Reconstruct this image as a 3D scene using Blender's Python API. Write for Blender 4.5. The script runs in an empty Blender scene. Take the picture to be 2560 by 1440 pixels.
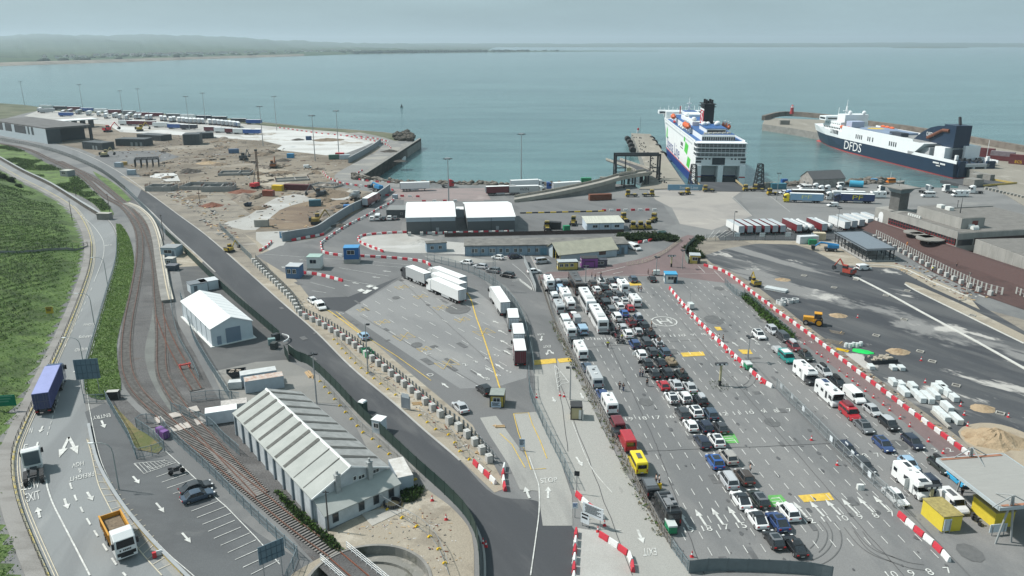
import bpy,math,random
import numpy as np
from mathutils import Vector
from mathutils.geometry import tessellate_polygon
S=bpy.context.scene;C=S.collection;D=bpy.data
R=math.radians;RND=random.Random(7)
#  camera
FPX,CAMH=1950.0,66.0
PITCH=math.atan((720-106)/FPX)
cs,cc=math.sin(PITCH),math.cos(PITCH)
cam=D.objects.new('camera',D.cameras.new('camera'));C.objects.link(cam);S.camera=cam
cam.location=(0,0,CAMH);cam.rotation_euler=(math.pi/2-PITCH,0,0)
cam.data.sensor_width=36;cam.data.lens=36*FPX/2560;cam.data.clip_start=1;cam.data.clip_end=80000
#  sky, sun, exposure
SUN_AZ,SUN_EL=R(-78),R(50)
W=D.worlds.new('World');S.world=W;W.use_nodes=True
nt=W.node_tree;bg=nt.nodes['Background']
sky=nt.nodes.new('ShaderNodeTexSky');sky.sky_type='NISHITA';sky.sun_disc=False
sky.sun_elevation=SUN_EL;sky.sun_rotation=SUN_AZ;sky.air_density=1.0;sky.dust_density=4.0;sky.ozone_density=1.5;sky.altitude=60
hs=nt.nodes.new('ShaderNodeHueSaturation');hs.inputs['Saturation'].default_value=0.62;hs.inputs['Value'].default_value=1.0
tint=nt.nodes.new('ShaderNodeMix');tint.data_type='RGBA';tint.inputs[0].default_value=.8
tint.inputs[7].default_value=(2.25,3.2,3.5,1)
nt.links.new(sky.outputs[0],hs.inputs['Color']);nt.links.new(hs.outputs[0],tint.inputs[6]);tc=nt.nodes.new('ShaderNodeTexCoord');mp0=nt.nodes.new('ShaderNodeMapping');mp0.inputs['Scale'].default_value=(3,3,16);cn=nt.nodes.new('ShaderNodeTexNoise');cn.inputs['Scale'].default_value=1.2;cn.inputs['Detail'].default_value=5
cr=nt.nodes.new('ShaderNodeMapRange');cr.inputs[1].default_value=.35;cr.inputs[2].default_value=.7;cr.inputs[3].default_value=.92;cr.inputs[4].default_value=1.12;vm=nt.nodes.new('ShaderNodeVectorMath');vm.operation='SCALE'
for a,b in((tc.outputs['Generated'],mp0.inputs[0]),(mp0.outputs[0],cn.inputs['Vector']),(cn.outputs[0],cr.inputs[0]),(tint.outputs[2],vm.inputs[0]),(cr.outputs[0],vm.inputs['Scale']),(vm.outputs[0],bg.inputs['Color'])):nt.links.new(a,b)
bg.inputs['Strength'].default_value=0.10
sl=D.lights.new('sun','SUN');sun=D.objects.new('sun',sl);C.objects.link(sun)
sl.energy=3.2;sl.angle=R(2.5);sl.color=(1,.96,.9)
sdir=Vector((math.sin(SUN_AZ)*math.cos(SUN_EL),math.cos(SUN_AZ)*math.cos(SUN_EL),math.sin(SUN_EL)))
sun.rotation_euler=(-sdir).to_track_quat('-Z','Y').to_euler();sun.location=(-200,40,300)
S.view_settings.view_transform='Standard';S.view_settings.look='None';S.view_settings.gamma=1
S.view_settings.exposure=0.7;S.view_settings.use_curve_mapping=False
S.cycles.max_bounces=5;S.cycles.diffuse_bounces=2;S.cycles.glossy_bounces=2;S.cycles.transmission_bounces=2
S.cycles.volume_bounces=0;S.cycles.transparent_max_bounces=6
#  where a photograph pixel lies on the ground
def g(x,y,z=0.0):
 u=(x-1280)/FPX;v=(y-720)/FPX;t=(CAMH-z)/(cs+v*cc)
 return(u*t,(cc-v*cs)*t)
def hz(xb,yb,yt,z0=0.0):
 Y=g(xb,yb,z0)[1];v=(yt-720)/FPX
 return CAMH-Y*(cs+v*cc)/(cc-v*cs)
def hd(a,b,z=0.0):
 A=g(*a,z);B=g(*b,z);return math.atan2(B[1]-A[1],B[0]-A[0])
def dist(a,b,z=0.0):
 A=g(*a,z);B=g(*b,z);return math.hypot(B[0]-A[0],B[1]-A[1])
def q(ox,oy):
 return lambda x,y:(ox+x/4,oy+y/4)
#  materials
def rgb(c):return(c[0],c[1],c[2],1)
def shade(c,k):return tuple(min(1,max(0,x*k))for x in c[:3])
_M={}
def M(name,col,rough=.6,metal=0.0,var=.12,scale=.8,spec=.4,coat=0.0,emit=None,alpha=None,stretch=None,dirt=None):
 if name in _M:return _M[name]
 m=D.materials.new(name);m.use_nodes=True;n=m.node_tree;b=n.nodes['Principled BSDF']
 b.inputs['Roughness'].default_value=rough;b.inputs['Metallic'].default_value=metal
 b.inputs['Specular IOR Level'].default_value=spec;b.inputs['Coat Weight'].default_value=coat
 b.inputs['Base Color'].default_value=rgb(col)
 if var>0:
  geo=n.nodes.new('ShaderNodeNewGeometry');no=n.nodes.new('ShaderNodeTexNoise');no.inputs['Scale'].default_value=scale
  no.inputs['Detail'].default_value=4;no.inputs['Roughness'].default_value=.65
  src=geo.outputs['Position']
  if stretch:
   mp=n.nodes.new('ShaderNodeMapping');mp.inputs['Scale'].default_value=stretch;n.links.new(src,mp.inputs[0]);src=mp.outputs[0]
  n.links.new(src,no.inputs['Vector'])
  rp=n.nodes.new('ShaderNodeValToRGB');rp.color_ramp.elements[0].position=.3;rp.color_ramp.elements[1].position=.7
  rp.color_ramp.elements[0].color=rgb(dirt if dirt else shade(col,1-var));rp.color_ramp.elements[1].color=rgb(col if dirt else shade(col,1+var*.7))
  n.links.new(no.outputs[0],rp.inputs[0]);n.links.new(rp.outputs[0],b.inputs['Base Color'])
 if alpha is not None:b.inputs['Alpha'].default_value=alpha
 if emit:b.inputs['Emission Color'].default_value=rgb(col);b.inputs['Emission Strength'].default_value=emit
 _M[name]=m;return m
def GM(name,base,layers,rough=.85,bump=.0,bscale=3,rot=0.0,fine=.16,fscale=6):
 """ground: base colour, then (colour, noise scale, lo, hi, stretch, strength) layers of real wear, dust and tracks"""
 if name in _M:return _M[name]
 m=D.materials.new(name);m.use_nodes=True;n=m.node_tree;b=n.nodes['Principled BSDF'];L=n.links.new
 b.inputs['Roughness'].default_value=rough;b.inputs['Specular IOR Level'].default_value=.25
 geo=n.nodes.new('ShaderNodeNewGeometry')
 mp=n.nodes.new('ShaderNodeMapping');mp.inputs['Rotation'].default_value=(0,0,-rot);L(geo.outputs['Position'],mp.inputs[0])
 def noise(sc,st,det=6,ro=.62,off=0):
  m2=n.nodes.new('ShaderNodeMapping');m2.inputs['Scale'].default_value=(sc/st,sc,sc);m2.inputs['Location'].default_value=(off,off*.7,0);L(mp.outputs[0],m2.inputs[0])
  no=n.nodes.new('ShaderNodeTexNoise');no.inputs['Scale'].default_value=1;no.inputs['Detail'].default_value=det;no.inputs['Roughness'].default_value=ro
  no.inputs['Distortion'].default_value=.3
  L(m2.outputs[0],no.inputs['Vector']);return no.outputs[0]
 cur=None
 f=noise(fscale,1,3,.7)
 mr=n.nodes.new('ShaderNodeMapRange');mr.inputs[1].default_value=.25;mr.inputs[2].default_value=.75;mr.inputs[3].default_value=1-fine;mr.inputs[4].default_value=1+fine;L(f,mr.inputs[0])
 for i,(col,sc,lo,hi,st,k)in enumerate(layers):
  no=noise(sc,st,off=13.7*(i+1))
  r=n.nodes.new('ShaderNodeMapRange');r.interpolation_type='SMOOTHSTEP';r.inputs[1].default_value=lo;r.inputs[2].default_value=hi;r.inputs[4].default_value=k;L(no,r.inputs[0])
  mx=n.nodes.new('ShaderNodeMix');mx.data_type='RGBA';L(r.outputs[0],mx.inputs[0])
  if cur is None:mx.inputs[6].default_value=rgb(base)
  else:L(cur,mx.inputs[6])
  mx.inputs[7].default_value=rgb(col);cur=mx.outputs[2]
 mu=n.nodes.new('ShaderNodeMix');mu.data_type='RGBA';mu.blend_type='MULTIPLY';mu.inputs[0].default_value=1
 if cur is None:mu.inputs[6].default_value=rgb(base)
 else:L(cur,mu.inputs[6])
 L(mr.outputs[0],mu.inputs[7]);L(mu.outputs[2],b.inputs['Base Color'])
 if bump:
  bp=n.nodes.new('ShaderNodeBump');bp.inputs['Strength'].default_value=bump;bp.inputs['Distance'].default_value=.3
  L(noise(bscale,1,5,.7,5),bp.inputs['Height']);L(bp.outputs[0],b.inputs['Normal'])
 _M[name]=m;return m
def leafmat(*a,**k):
 m=M(*a,**k);n=m.node_tree;b=n.nodes['Principled BSDF']
 if 'Mix Shader' in n.nodes:return m
 t=n.nodes.new('ShaderNodeBsdfTranslucent');x=n.nodes.new('ShaderNodeMixShader');x.inputs[0].default_value=.32
 n.links.new(b.inputs['Base Color'].links[0].from_socket,t.inputs[0]);n.links.new(b.outputs[0],x.inputs[1]);n.links.new(t.outputs[0],x.inputs[2]);n.links.new(x.outputs[0],n.nodes['Material Output'].inputs[0]);return m
WH=M('white_paint',(.74,.76,.76),.45,var=.06)
OFW=M('off_white',(.62,.64,.62),.6,var=.1)
GLS=M('dark_glass',(.02,.025,.03),.06,var=0,spec=.9)
tyre=M('tyre_rubber',(.018,.018,.019),.85,var=.1)
rimm=M('rim_metal',(.34,.35,.36),.35,metal=.6,var=.05)
BKP=M('black_plastic',(.022,.023,.025),.6,var=.15)
STL=M('galvanised_steel',(.36,.38,.39),.5,metal=.5,var=.1)
DST=M('dark_steel',(.035,.04,.045),.6,var=.15)
redp=M('red_plastic',(.50,.035,.045),.5,var=.1)
redl=M('red_lamp',(.35,.012,.012),.3,var=0)
headl=M('lamp_glass',(.72,.74,.74),.15,var=0)
YEL=M('yellow_paint',(.70,.47,.02),.5,var=.1)
orange=M('orange_paint',(.62,.20,.03),.5,var=.12)
conc=M('concrete',(.36,.35,.32),.85,var=.2,scale=.35)
CND=M('dark_concrete',(.22,.215,.2),.85,var=.25,scale=.3)
rust=M('rusty_steel',(.16,.06,.035),.8,var=.35,scale=2)
TI=M('timber',(.45,.32,.18),.8,var=.25,scale=3)
blue=M('blue_paint',(.02,.09,.30),.5,var=.1)
greenp=M('green_paint',(.02,.22,.10),.5,var=.12)
linep=M('road_paint',(.52,.53,.51),.75,var=.35,scale=1.6)
ypaint=M('yellow_road_paint',(.58,.40,.07),.7,var=.25,scale=1.2)
#  mesh builder
class MB:
 def __init__(s):s.v=[];s.f=[];s.m=[]
 def add(s,vs,fs,mi=0):
  o=len(s.v);s.v+=[tuple(p)for p in vs];s.f+=[tuple(o+i for i in f)for f in fs];s.m+=[mi]*len(fs);return s
 def box(s,cx,cy,cz,sx,sy,sz,rz=0.0,mi=0):
  ca,sa=math.cos(rz),math.sin(rz);vs=[]
  for z in(cz,cz+sz):
   for(a,b)in((-1,-1),(1,-1),(1,1),(-1,1)):
    x=a*sx/2;y=b*sy/2;vs.append((cx+x*ca-y*sa,cy+x*sa+y*ca,z))
  return s.add(vs,[(3,2,1,0),(4,5,6,7),(0,1,5,4),(1,2,6,5),(2,3,7,6),(3,0,4,7)],mi)
 def extr(s,prof,y0,y1,mi=0,k0=1.0,k1=1.0):
  n=len(prof);vs=[(x,y0,z)for x,z in prof]+[(x,y1,z)for x,z in prof]
  fs=[tuple(range(n)),tuple(range(2*n-1,n-1,-1))]+[(i,i+n,(i+1)%n+n,(i+1)%n)for i in range(n)]
  return s.add(vs,fs,mi)
 def prism(s,poly,z0,z1,mi=0):
  n=len(poly);vs=[(x,y,z0)for x,y in poly]+[(x,y,z1)for x,y in poly]
  a=sum(poly[i][0]*poly[(i+1)%n][1]-poly[(i+1)%n][0]*poly[i][1]for i in range(n))
  up=tuple(range(n,2*n));dn=tuple(range(n-1,-1,-1))
  fs=[up,dn]+[(i,(i+1)%n,(i+1)%n+n,i+n)for i in range(n)]
  if a<0:fs=[f[::-1]for f in fs]
  return s.add(vs,fs,mi)
 def loft(s,rings,mi=0,cap=True):
  n=len(rings[0]);vs=[p for r in rings for p in r];fs=[]
  for k in range(len(rings)-1):
   for i in range(n):fs.append((k*n+i,k*n+(i+1)%n,(k+1)*n+(i+1)%n,(k+1)*n+i))
  if cap:fs+=[tuple(range(n-1,-1,-1)),tuple((len(rings)-1)*n+i for i in range(n))]
  return s.add(vs,fs,mi)
 def cy(s,x,y,z0,z1,r,n=8,r2=None,mi=0):
  r2=r if r2 is None else r2
  return s.loft([[(x+rr*math.cos(2*math.pi*i/n),y+rr*math.sin(2*math.pi*i/n),z)for i in range(n)]for rr,z in((r,z0),(r2,z1))],mi)
 def tb(s,p,q_,r,n=6,r2=None,mi=0):
  p=Vector(p);q_=Vector(q_);d=(q_-p);r2=r if r2 is None else r2
  if d.length<1e-6:return s
  d.normalize();a=d.orthogonal().normalized();b=d.cross(a)
  return s.loft([[tuple(c+a*(rr*math.cos(2*math.pi*i/n))+b*(rr*math.sin(2*math.pi*i/n)))for i in range(n)]for c,rr in((p,r),(q_,r2))],mi)
 def sph(s,x,y,z,rx,ry,rz,n=10,k=6,mi=0):
  rings=[]
  for j in range(k+1):
   a=-math.pi/2+math.pi*j/k;rr=max(.02,math.cos(a))
   rings.append([(x+rx*rr*math.cos(2*math.pi*i/n),y+ry*rr*math.sin(2*math.pi*i/n),z+rz*math.sin(a))for i in range(n)])
  return s.loft(rings,mi)
 def quad(s,a,b,c,d,mi=0):return s.add([a,b,c,d],[(0,1,2,3)],mi)
 def mk(s,name,mats,parent=None,smooth=False):
  if not isinstance(mats,(list,tuple)):mats=[mats]
  me=D.meshes.new(name);me.from_pydata(s.v,[],s.f)
  for m in mats:me.materials.append(m)
  if len(mats)>1:me.polygons.foreach_set('material_index',s.m)
  if smooth:me.polygons.foreach_set('use_smooth',[True]*len(me.polygons))
  me.update();o=D.objects.new(name,me);C.objects.link(o)
  if parent is not None:o.parent=parent
  return o
def tag(o,lb0,cat,group=None,kind=None):
 if lb0:o['label']=lb0
 if cat:o['category']=cat
 if group:o['group']=group
 if kind:o['kind']=kind
 return o
def T(name,lb0,cat,loc=(0,0,0),rz=0.0,group=None,scale=1.0):
 o=D.objects.new(name,None);C.objects.link(o);o.empty_display_size=.5
 o.location=(loc[0],loc[1],loc[2]if len(loc)>2 else 0);o.rotation_euler=(0,0,rz);o.scale=(scale,)*3
 return tag(o,lb0,cat,group)
def copy_tree(o,parent=None):
 c=o.copy();C.objects.link(c);c.parent=parent
 for ch in _kids.get(o.name)or[x for x in o.children]:copy_tree(ch,c)
 return c
_kids={};_proto={}
def PLC(key,builder,loc,rz,lb0,cat,group=None,scale=1.0):
 """first use builds the thing, later uses copy it with its parts and sub-parts"""
 if key in _proto:o=copy_tree(_proto[key])
 else:
  o=builder();_proto[key]=o
  def reg(x):
   _kids[x.name]=list(x.children)
   for ch in x.children:reg(ch)
  reg(o)
 o.location=(loc[0],loc[1],loc[2]if len(loc)>2 else 0);o.rotation_euler=(0,0,rz);o.scale=(scale,)*3
 for k in('label','category','group'):
  if k in o:del o[k]
 return tag(o,lb0,cat,group)
def ST(o,kind='structure'):o['kind']=kind;return o
def fill(polys,z):
 loops=[[Vector((x,y,0))for x,y in p]for p in polys]
 flat=[v for l in loops for v in l];tri=tessellate_polygon(loops);fs=[]
 for t in tri:
  a,b,c=(flat[i]for i in t)
  if(b-a).cross(c-a).z<0:t=(t[0],t[2],t[1])
  fs.append(tuple(t))
 return[(v.x,v.y,z)for v in flat],fs
def SMO(pts,k=6,closed=False):
 out=[];n=len(pts)
 for i in range(n if closed else n-1):
  def P(j):return pts[j%n]if closed else pts[min(max(j,0),n-1)]
  p0,p1,p2,p3=P(i-1),P(i),P(i+1),P(i+2)
  for s_ in range(k):
   t=s_/k
   out.append(tuple(.5*((2*p1[d])+(-p0[d]+p2[d])*t+(2*p0[d]-5*p1[d]+4*p2[d]-p3[d])*t*t+(-p0[d]+3*p1[d]-3*p2[d]+p3[d])*t**3)for d in range(len(p1))))
 if not closed:out.append(tuple(pts[-1]))
 return out
def px(pts):return[g(*p)for p in pts]
_lay=[0]
def SH(name,pts,mat,world=False,holes=(),z=None,kind='structure',lb0=None):
 if z is None:_lay[0]+=1;z=.0016*_lay[0]
 P=pts if world else px(pts)
 v,f=fill([P]+list(holes),z)
 o=MB().add(v,f).mk(name,mat);tag(o,lb0,None,None,kind);return o
def RIB(mb,line,w,z=.12,h=0.0,mi=0):
 n=len(line);L=[];Rr=[]
 for i in range(n):
  a=line[max(0,i-1)];b=line[min(n-1,i+1)];d=Vector((b[0]-a[0],b[1]-a[1]))
  if d.length<1e-6:d=Vector((1,0))
  d.normalize();nx,ny=-d.y*w/2,d.x*w/2
  L.append((line[i][0]+nx,line[i][1]+ny));Rr.append((line[i][0]-nx,line[i][1]-ny))
 if h==0:
  mb.add([(x,y,z)for x,y in L+Rr],[(i+n,i+n+1,i+1,i)for i in range(n-1)],mi)
 else:
  mb.loft([[(L[i][0],L[i][1],z),(Rr[i][0],Rr[i][1],z),(Rr[i][0],Rr[i][1],z+h),(L[i][0],L[i][1],z+h)]for i in range(n)],mi)
 return mb
def arclen(line):
 s_=[0]
 for a,b in zip(line,line[1:]):s_.append(s_[-1]+math.hypot(b[0]-a[0],b[1]-a[1]))
 return s_
def walk(line,step,start=0.0):
 s_=arclen(line);out=[];d=start;i=0
 while d<=s_[-1]:
  while i<len(s_)-2 and s_[i+1]<d:i+=1
  t=(d-s_[i])/max(1e-6,s_[i+1]-s_[i]);a,b=line[i],line[i+1]
  out.append((a[0]+(b[0]-a[0])*t,a[1]+(b[1]-a[1])*t,math.atan2(b[1]-a[1],b[0]-a[0])));d+=step
 return out
_txt={}
def text_geo(s_):
 if s_ not in _txt:
  cu=D.curves.new('lettering','FONT');cu.body=s_;cu.resolution_u=3
  o=D.objects.new('lettering',cu);C.objects.link(o);bpy.context.view_layer.update()
  me=D.meshes.new_from_object(o.evaluated_get(bpy.context.evaluated_depsgraph_get()))
  vs=[tuple(v.co)for v in me.vertices];fs=[tuple(p.vertices)for p in me.polygons]
  D.objects.remove(o);D.curves.remove(cu);D.meshes.remove(me)
  x0=min(v[0]for v in vs);x1=max(v[0]for v in vs);y0=min(v[1]for v in vs);y1=max(v[1]for v in vs)
  _txt[s_]=([((v[0]-x0)/(x1-x0),(v[1]-y0)/(y1-y0))for v in vs],fs,(x1-x0)/(y1-y0))
 return _txt[s_]
def LET(mb,s_,O,X,Y,mi=0):
 vs,fs,_=text_geo(s_);O,X,Y=Vector(O),Vector(X),Vector(Y)
 mb.add([tuple(O+X*a+Y*b)for a,b in vs],fs,mi);return mb
def gtext(mb,s_,cx,cy,h,head,z=.12,ratio=None,mi=0):
 r=text_geo(s_)[2]*h*(ratio or 1);x=g(cx,cy)
 Y=Vector((math.cos(head),math.sin(head),0));X=Vector((Y.y,-Y.x,0))
 return LET(mb,s_,Vector((x[0],x[1],z))-X*r/2-Y*h/2,X*r,Y*h,mi)
def GAR(mb,P,ln,w,head,z=.12,mi=0):
 ca,sa=math.cos(head),math.sin(head);hw=w*.5;sh=ln*.58;st=w*.17
 pts=[(-ln/2,-st),(-ln/2+sh,-st),(-ln/2+sh,-hw),(ln/2,0),(-ln/2+sh,hw),(-ln/2+sh,st),(-ln/2,st)]
 vs=[(P[0]+x*ca-y*sa,P[1]+x*sa+y*ca,z)for x,y in pts]
 return mb.add(vs,[(0,1,5,6),(1,2,3),(1,3,5),(5,3,4)],mi)
def INS(p,poly):
 c=False;n=len(poly);x,y=p
 for i in range(n):
  (x1,y1),(x2,y2)=poly[i],poly[(i+1)%n]
  if(y1>y)!=(y2>y)and x<(x2-x1)*(y-y1)/(y2-y1)+x1:c=not c
 return c
#  SEA, FAR COAST
SEA=-5.0
m=D.materials.new('sea_water');m.use_nodes=True;n=m.node_tree;b=n.nodes['Principled BSDF']
b.inputs['Base Color'].default_value=(.055,.125,.128,1);b.inputs['Roughness'].default_value=.13;b.inputs['IOR'].default_value=1.33
geo=n.nodes.new('ShaderNodeNewGeometry')
def wn(scale,sx,sy,det):
 mp=n.nodes.new('ShaderNodeMapping');mp.inputs['Scale'].default_value=(sx*scale,sy*scale,1);mp.inputs['Rotation'].default_value=(0,0,.25);n.links.new(geo.outputs['Position'],mp.inputs[0])
 t=n.nodes.new('ShaderNodeTexNoise');t.inputs['Scale'].default_value=1;t.inputs['Detail'].default_value=det;n.links.new(mp.outputs[0],t.inputs['Vector']);return t.outputs[0]
big=wn(.004,.5,1.6,4);sw=wn(.22,.6,1.5,4);rip=wn(.9,.8,1.3,3)
ad=n.nodes.new('ShaderNodeMath');ad.operation='MULTIPLY_ADD';ad.inputs[1].default_value=.45;n.links.new(rip,ad.inputs[0]);n.links.new(sw,ad.inputs[2])
bp=n.nodes.new('ShaderNodeBump');bp.inputs['Strength'].default_value=.7;bp.inputs['Distance'].default_value=.8;n.links.new(ad.outputs[0],bp.inputs['Height']);n.links.new(bp.outputs[0],b.inputs['Normal'])
rp=n.nodes.new('ShaderNodeValToRGB');rp.color_ramp.elements[0].position=.4;rp.color_ramp.elements[0].color=(.052,.125,.135,1);rp.color_ramp.elements[1].position=.6;rp.color_ramp.elements[1].color=(.096,.195,.2,1)
mid_=wn(.025,.35,1.7,5);a2=n.nodes.new('ShaderNodeMath');a2.operation='MULTIPLY_ADD';a2.inputs[1].default_value=.55;n.links.new(mid_,a2.inputs[0]);a3=n.nodes.new('ShaderNodeMath');a3.operation='MULTIPLY';a3.inputs[1].default_value=.45;n.links.new(big,a3.inputs[0]);n.links.new(a3.outputs[0],a2.inputs[2]);n.links.new(a2.outputs[0],rp.inputs[0]);n.links.new(rp.outputs[0],b.inputs['Base Color'])
ST(MB().quad((-26000,-500,SEA),(26000,-500,SEA),(26000,27000,SEA),(-26000,27000,SEA)).mk('sea',m))
hillm=GM('far_fields',(.035,.07,.035),[((.06,.085,.04),.004,.5,.56,2.5,.8),((.018,.035,.022),.007,.54,.58,3,.9),((.10,.10,.06),.006,.63,.66,2,.6)],fine=.1,fscale=.05)
beachm=GM('far_beach',(.22,.20,.17),[((.13,.12,.1),.02,.45,.6,3,.8)],fine=.05)
def at(pxx,dist_,z):return((pxx-1280)/FPX*dist_/cc*1.0,dist_,z)
def zat(y,Yd):
 v=(y-720)/FPX;return CAMH-Yd*(cs+v*cc)/(cc-v*cs)
def lerp(tab,x):
 for(a,va),(b_,vb)in zip(tab,tab[1:]):
  if x<=b_:return va+(vb-va)*(max(x,a)-a)/(b_-a)
 return tab[-1][1]
def coast(name,x0,x1,nx,rows,mat,sd0):
 """rows: functions px-x -> (distance Y, photograph row of the crest there or None with height)"""
 rr=random.Random(sd0);ph=[rr.uniform(0,6.28)for _ in range(12)];vs=[]
 for j,(fy,fz,amp)in enumerate(rows):
  for i in range(nx+1):
   x=x0+(x1-x0)*i/nx;Y=fy(x);z=fz(x,Y)
   z+=amp*sum(math.sin(x*(.011*(k+1)**1.35)+ph[k]+j*1.7)/(k+1)**.8 for k in range(10))*.5
   tp=max(0,min(1,(1250-x)/330))if name=='far_coast' else 1;z=SEA-1+(z-SEA+1)*tp;dp=Y*cc+(CAMH-z)*cs;vs.append(((x-1280)/FPX*dp,Y,z))
 fs=[(j*(nx+1)+i,j*(nx+1)+i+1,(j+1)*(nx+1)+i+1,(j+1)*(nx+1)+i)for j in range(len(rows)-1)for i in range(nx)]
 return ST(MB().add(vs,fs).mk(name,mat))
shore=[(-300,172),(0,165),(250,157),(500,148),(700,142),(900,135),(1100,132),(1300,130),(1480,128.5),(1650,128)]
sky_=[(-300,90),(0,88),(75,83),(300,85),(420,86),(600,93),(750,99),(850,104),(1000,106.5),(1650,107.5)]
def ys(x):return g(x,lerp(shore,x),SEA)[1]
coast('far_coast',-300,1260,300,[(ys,lambda x,Y:SEA-.5,0),(lambda x:ys(x)+60,lambda x,Y:1,.6),(lambda x:ys(x)+250,lambda x,Y:7,2),(lambda x:ys(x)*1.25,lambda x,Y:9,4),(lambda x:5200+x,lambda x,Y:14,8),(lambda x:6500+x,lambda x,Y:lerp([(-300,40),(400,34),(700,18),(1000,10)],x),12),(lambda x:8000+x,lambda x,Y:max(8,zat(lerp(sky_,x)+20,Y)),14),(lambda x:10500+x*.6,lambda x,Y:max(8,zat(lerp(sky_,x)+11,Y)),18),(lambda x:13500,lambda x,Y:max(6,zat(lerp(sky_,x)+1.5,Y)),20),(lambda x:15500,lambda x,Y:0,0)],hillm,3)
coast('beach',-300,760,120,[(lambda x:ys(x)-8,lambda x,Y:SEA+.1,0),(lambda x:ys(x)+35,lambda x,Y:1.5,.2),(lambda x:ys(x)+90,lambda x,Y:4,.5),(lambda x:ys(x)+140,lambda x,Y:2,0)],beachm,4)
coast('sand_spit',880,1650,160,[(ys,lambda x,Y:SEA-.3,0),(lambda x:ys(x)+30,lambda x,Y:-2.5,.3),(lambda x:ys(x)+lerp([(880,700),(1300,260),(1650,40)],x),lambda x,Y:lerp([(880,6),(1400,1),(1650,-4)],x),.6),(lambda x:ys(x)+lerp([(880,1500),(1300,420),(1650,80)],x),lambda x,Y:SEA-1,0)],hillm,8)
coast('far_land',980,2900,300,[(lambda x:12500,lambda x,Y:SEA-1,0),(lambda x:12600,lambda x,Y:0,1.5),(lambda x:14000,lambda x,Y:lerp([(980,16),(2100,20),(2300,34),(2900,20)],x),7),(lambda x:17000,lambda x,Y:lerp([(980,44),(1600,52),(2200,60),(2900,56)],x),9),(lambda x:18500,lambda x,Y:0,0)],hillm,11)
coast('headland',2230,2420,60,[(lambda x:10800,lambda x,Y:SEA-1,0),(lambda x:10850,lambda x,Y:2+10*math.sin(max(0,min(1,(x-2230)/190))*3.14),3),(lambda x:11500,lambda x,Y:12*math.sin(max(0,min(1,(x-2230)/190))*3.14),2),(lambda x:12000,lambda x,Y:SEA-1,0)],hillm,12)
mb=MB();mt=MB();rr=random.Random(5)
for k in range(150):
 x=rr.choice([rr.uniform(110,620),rr.uniform(230,540),rr.uniform(560,900)]);Y=ys(x)*rr.uniform(1.1,1.28);X=(x-1280)/FPX*(Y*cc+57*cs);a=rr.uniform(-.5,.5);w=rr.uniform(8,15)
 mb.box(X,Y,5,w,8,9,a,0);ca,sa=math.cos(a),math.sin(a)
 rw=lambda x_,y_,z_:(X+x_*ca-y_*sa,Y+x_*sa+y_*ca,z_)
 mb.add([rw(-w/2-.5,-4.6,13.9),rw(w/2+.5,-4.6,13.9),rw(w/2+.5,4.6,13.9),rw(-w/2-.5,4.6,13.9),rw(-w/2-.5,0,17.5),rw(w/2+.5,0,17.5)],[(0,1,5,4),(2,3,4,5),(1,2,5),(3,0,4)],1)
tag(mb.mk('far_village',[OFW,M('slate',(.08,.085,.09),.8)]),'pale houses strung along the far shore',None,None,'stuff')
for k in range(520):
 x=rr.choice([rr.uniform(880,1400),rr.uniform(900,1320),rr.uniform(100,900)]);f=rr.uniform(1.03,1.3)if x<880 else rr.uniform(1.008,1.03)
 Y=ys(x)*f;X=(x-1280)/FPX*(Y*cc+57*cs);r_=rr.uniform(8,16)if x<880 else rr.uniform(9,17)*(1-.5*max(0,(x-1150)/250));rz_=r_*rr.uniform(.5,.8)
 mt.sph(X,Y,rr.uniform(3,6)if x<880 else 1+rz_*.4,r_*1.4,r_,rz_,7,4)
tag(mt.mk('far_wood',M('far_leaves',(.022,.042,.024),.9,var=.3,scale=.05)),'dark trees along the far shore',None,None,'stuff')
#  LAND
TT_C,TT_R=(-18.4,83.7),7.8
pit=[(TT_C[0]+TT_R*math.cos(2*math.pi*i/40),TT_C[1]+TT_R*math.sin(2*math.pi*i/40))for i in range(40)]
asph=GM('port_asphalt',(.18,.183,.182),[((.115,.121,.125),.05,.42,.62,1.6,.8),((.205,.207,.2),.035,.55,.68,1.5,.6),((.08,.084,.088),.3,.62,.72,1,.45),((.10,.10,.10),.8,.66,.74,6,.5)],rot=R(96))
shorepx=[(-340,262),(0,258),(60,262),(115,270),(250,275),(400,283),(520,290),(640,303),(690,308),(760,316),(860,322),(960,330),(1020,338),(1036,346),(1030,355),(1052,352),(912,440),(935,453),(1000,456),(1130,458),(1290,460),(1450,463),(1520,459),(1585,462),(1600,474),(1720,470),(1735,466),(1800,463),(1865,466),(1900,462),(1960,464),(2000,458),(2110,452),(2180,456),(2215,466),(2262,472),(2310,468),(2395,470),(2400,452),(2480,434),(2640,470)]
land=px(shorepx)+[(520,360),(520,-60),(-900,-60),(-900,700)]
mb=MB();v,f=fill([land,pit],0.0);mb.add(v,f)
n0=len(land);mb.add([(x,y,0)for x,y in land]+[(x,y,-9)for x,y in land],[(i,(i+1)%n0,(i+1)%n0+n0,i+n0)for i in range(n0)],1)
ST(mb.mk('ground',[asph,CND]))
dirt=GM('site_dirt',(.205,.178,.142),[((.135,.115,.09),.022,.44,.6,1,.95),((.30,.275,.235),.035,.55,.66,3,.7),((.13,.115,.10),.05,.56,.66,9,.8),((.085,.075,.065),.14,.56,.66,1,.85),((.07,.062,.055),.45,.62,.7,1,.7),((.40,.385,.355),.1,.63,.72,6,.7)],bump=.6,bscale=.5,rot=R(30),fine=.22)
pale=GM('pale_concrete',(.36,.36,.345),[((.29,.28,.26),.05,.45,.65,1,.7),((.45,.45,.44),.09,.55,.65,2,.7),((.20,.19,.17),.2,.66,.75,2,.6)])
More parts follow.
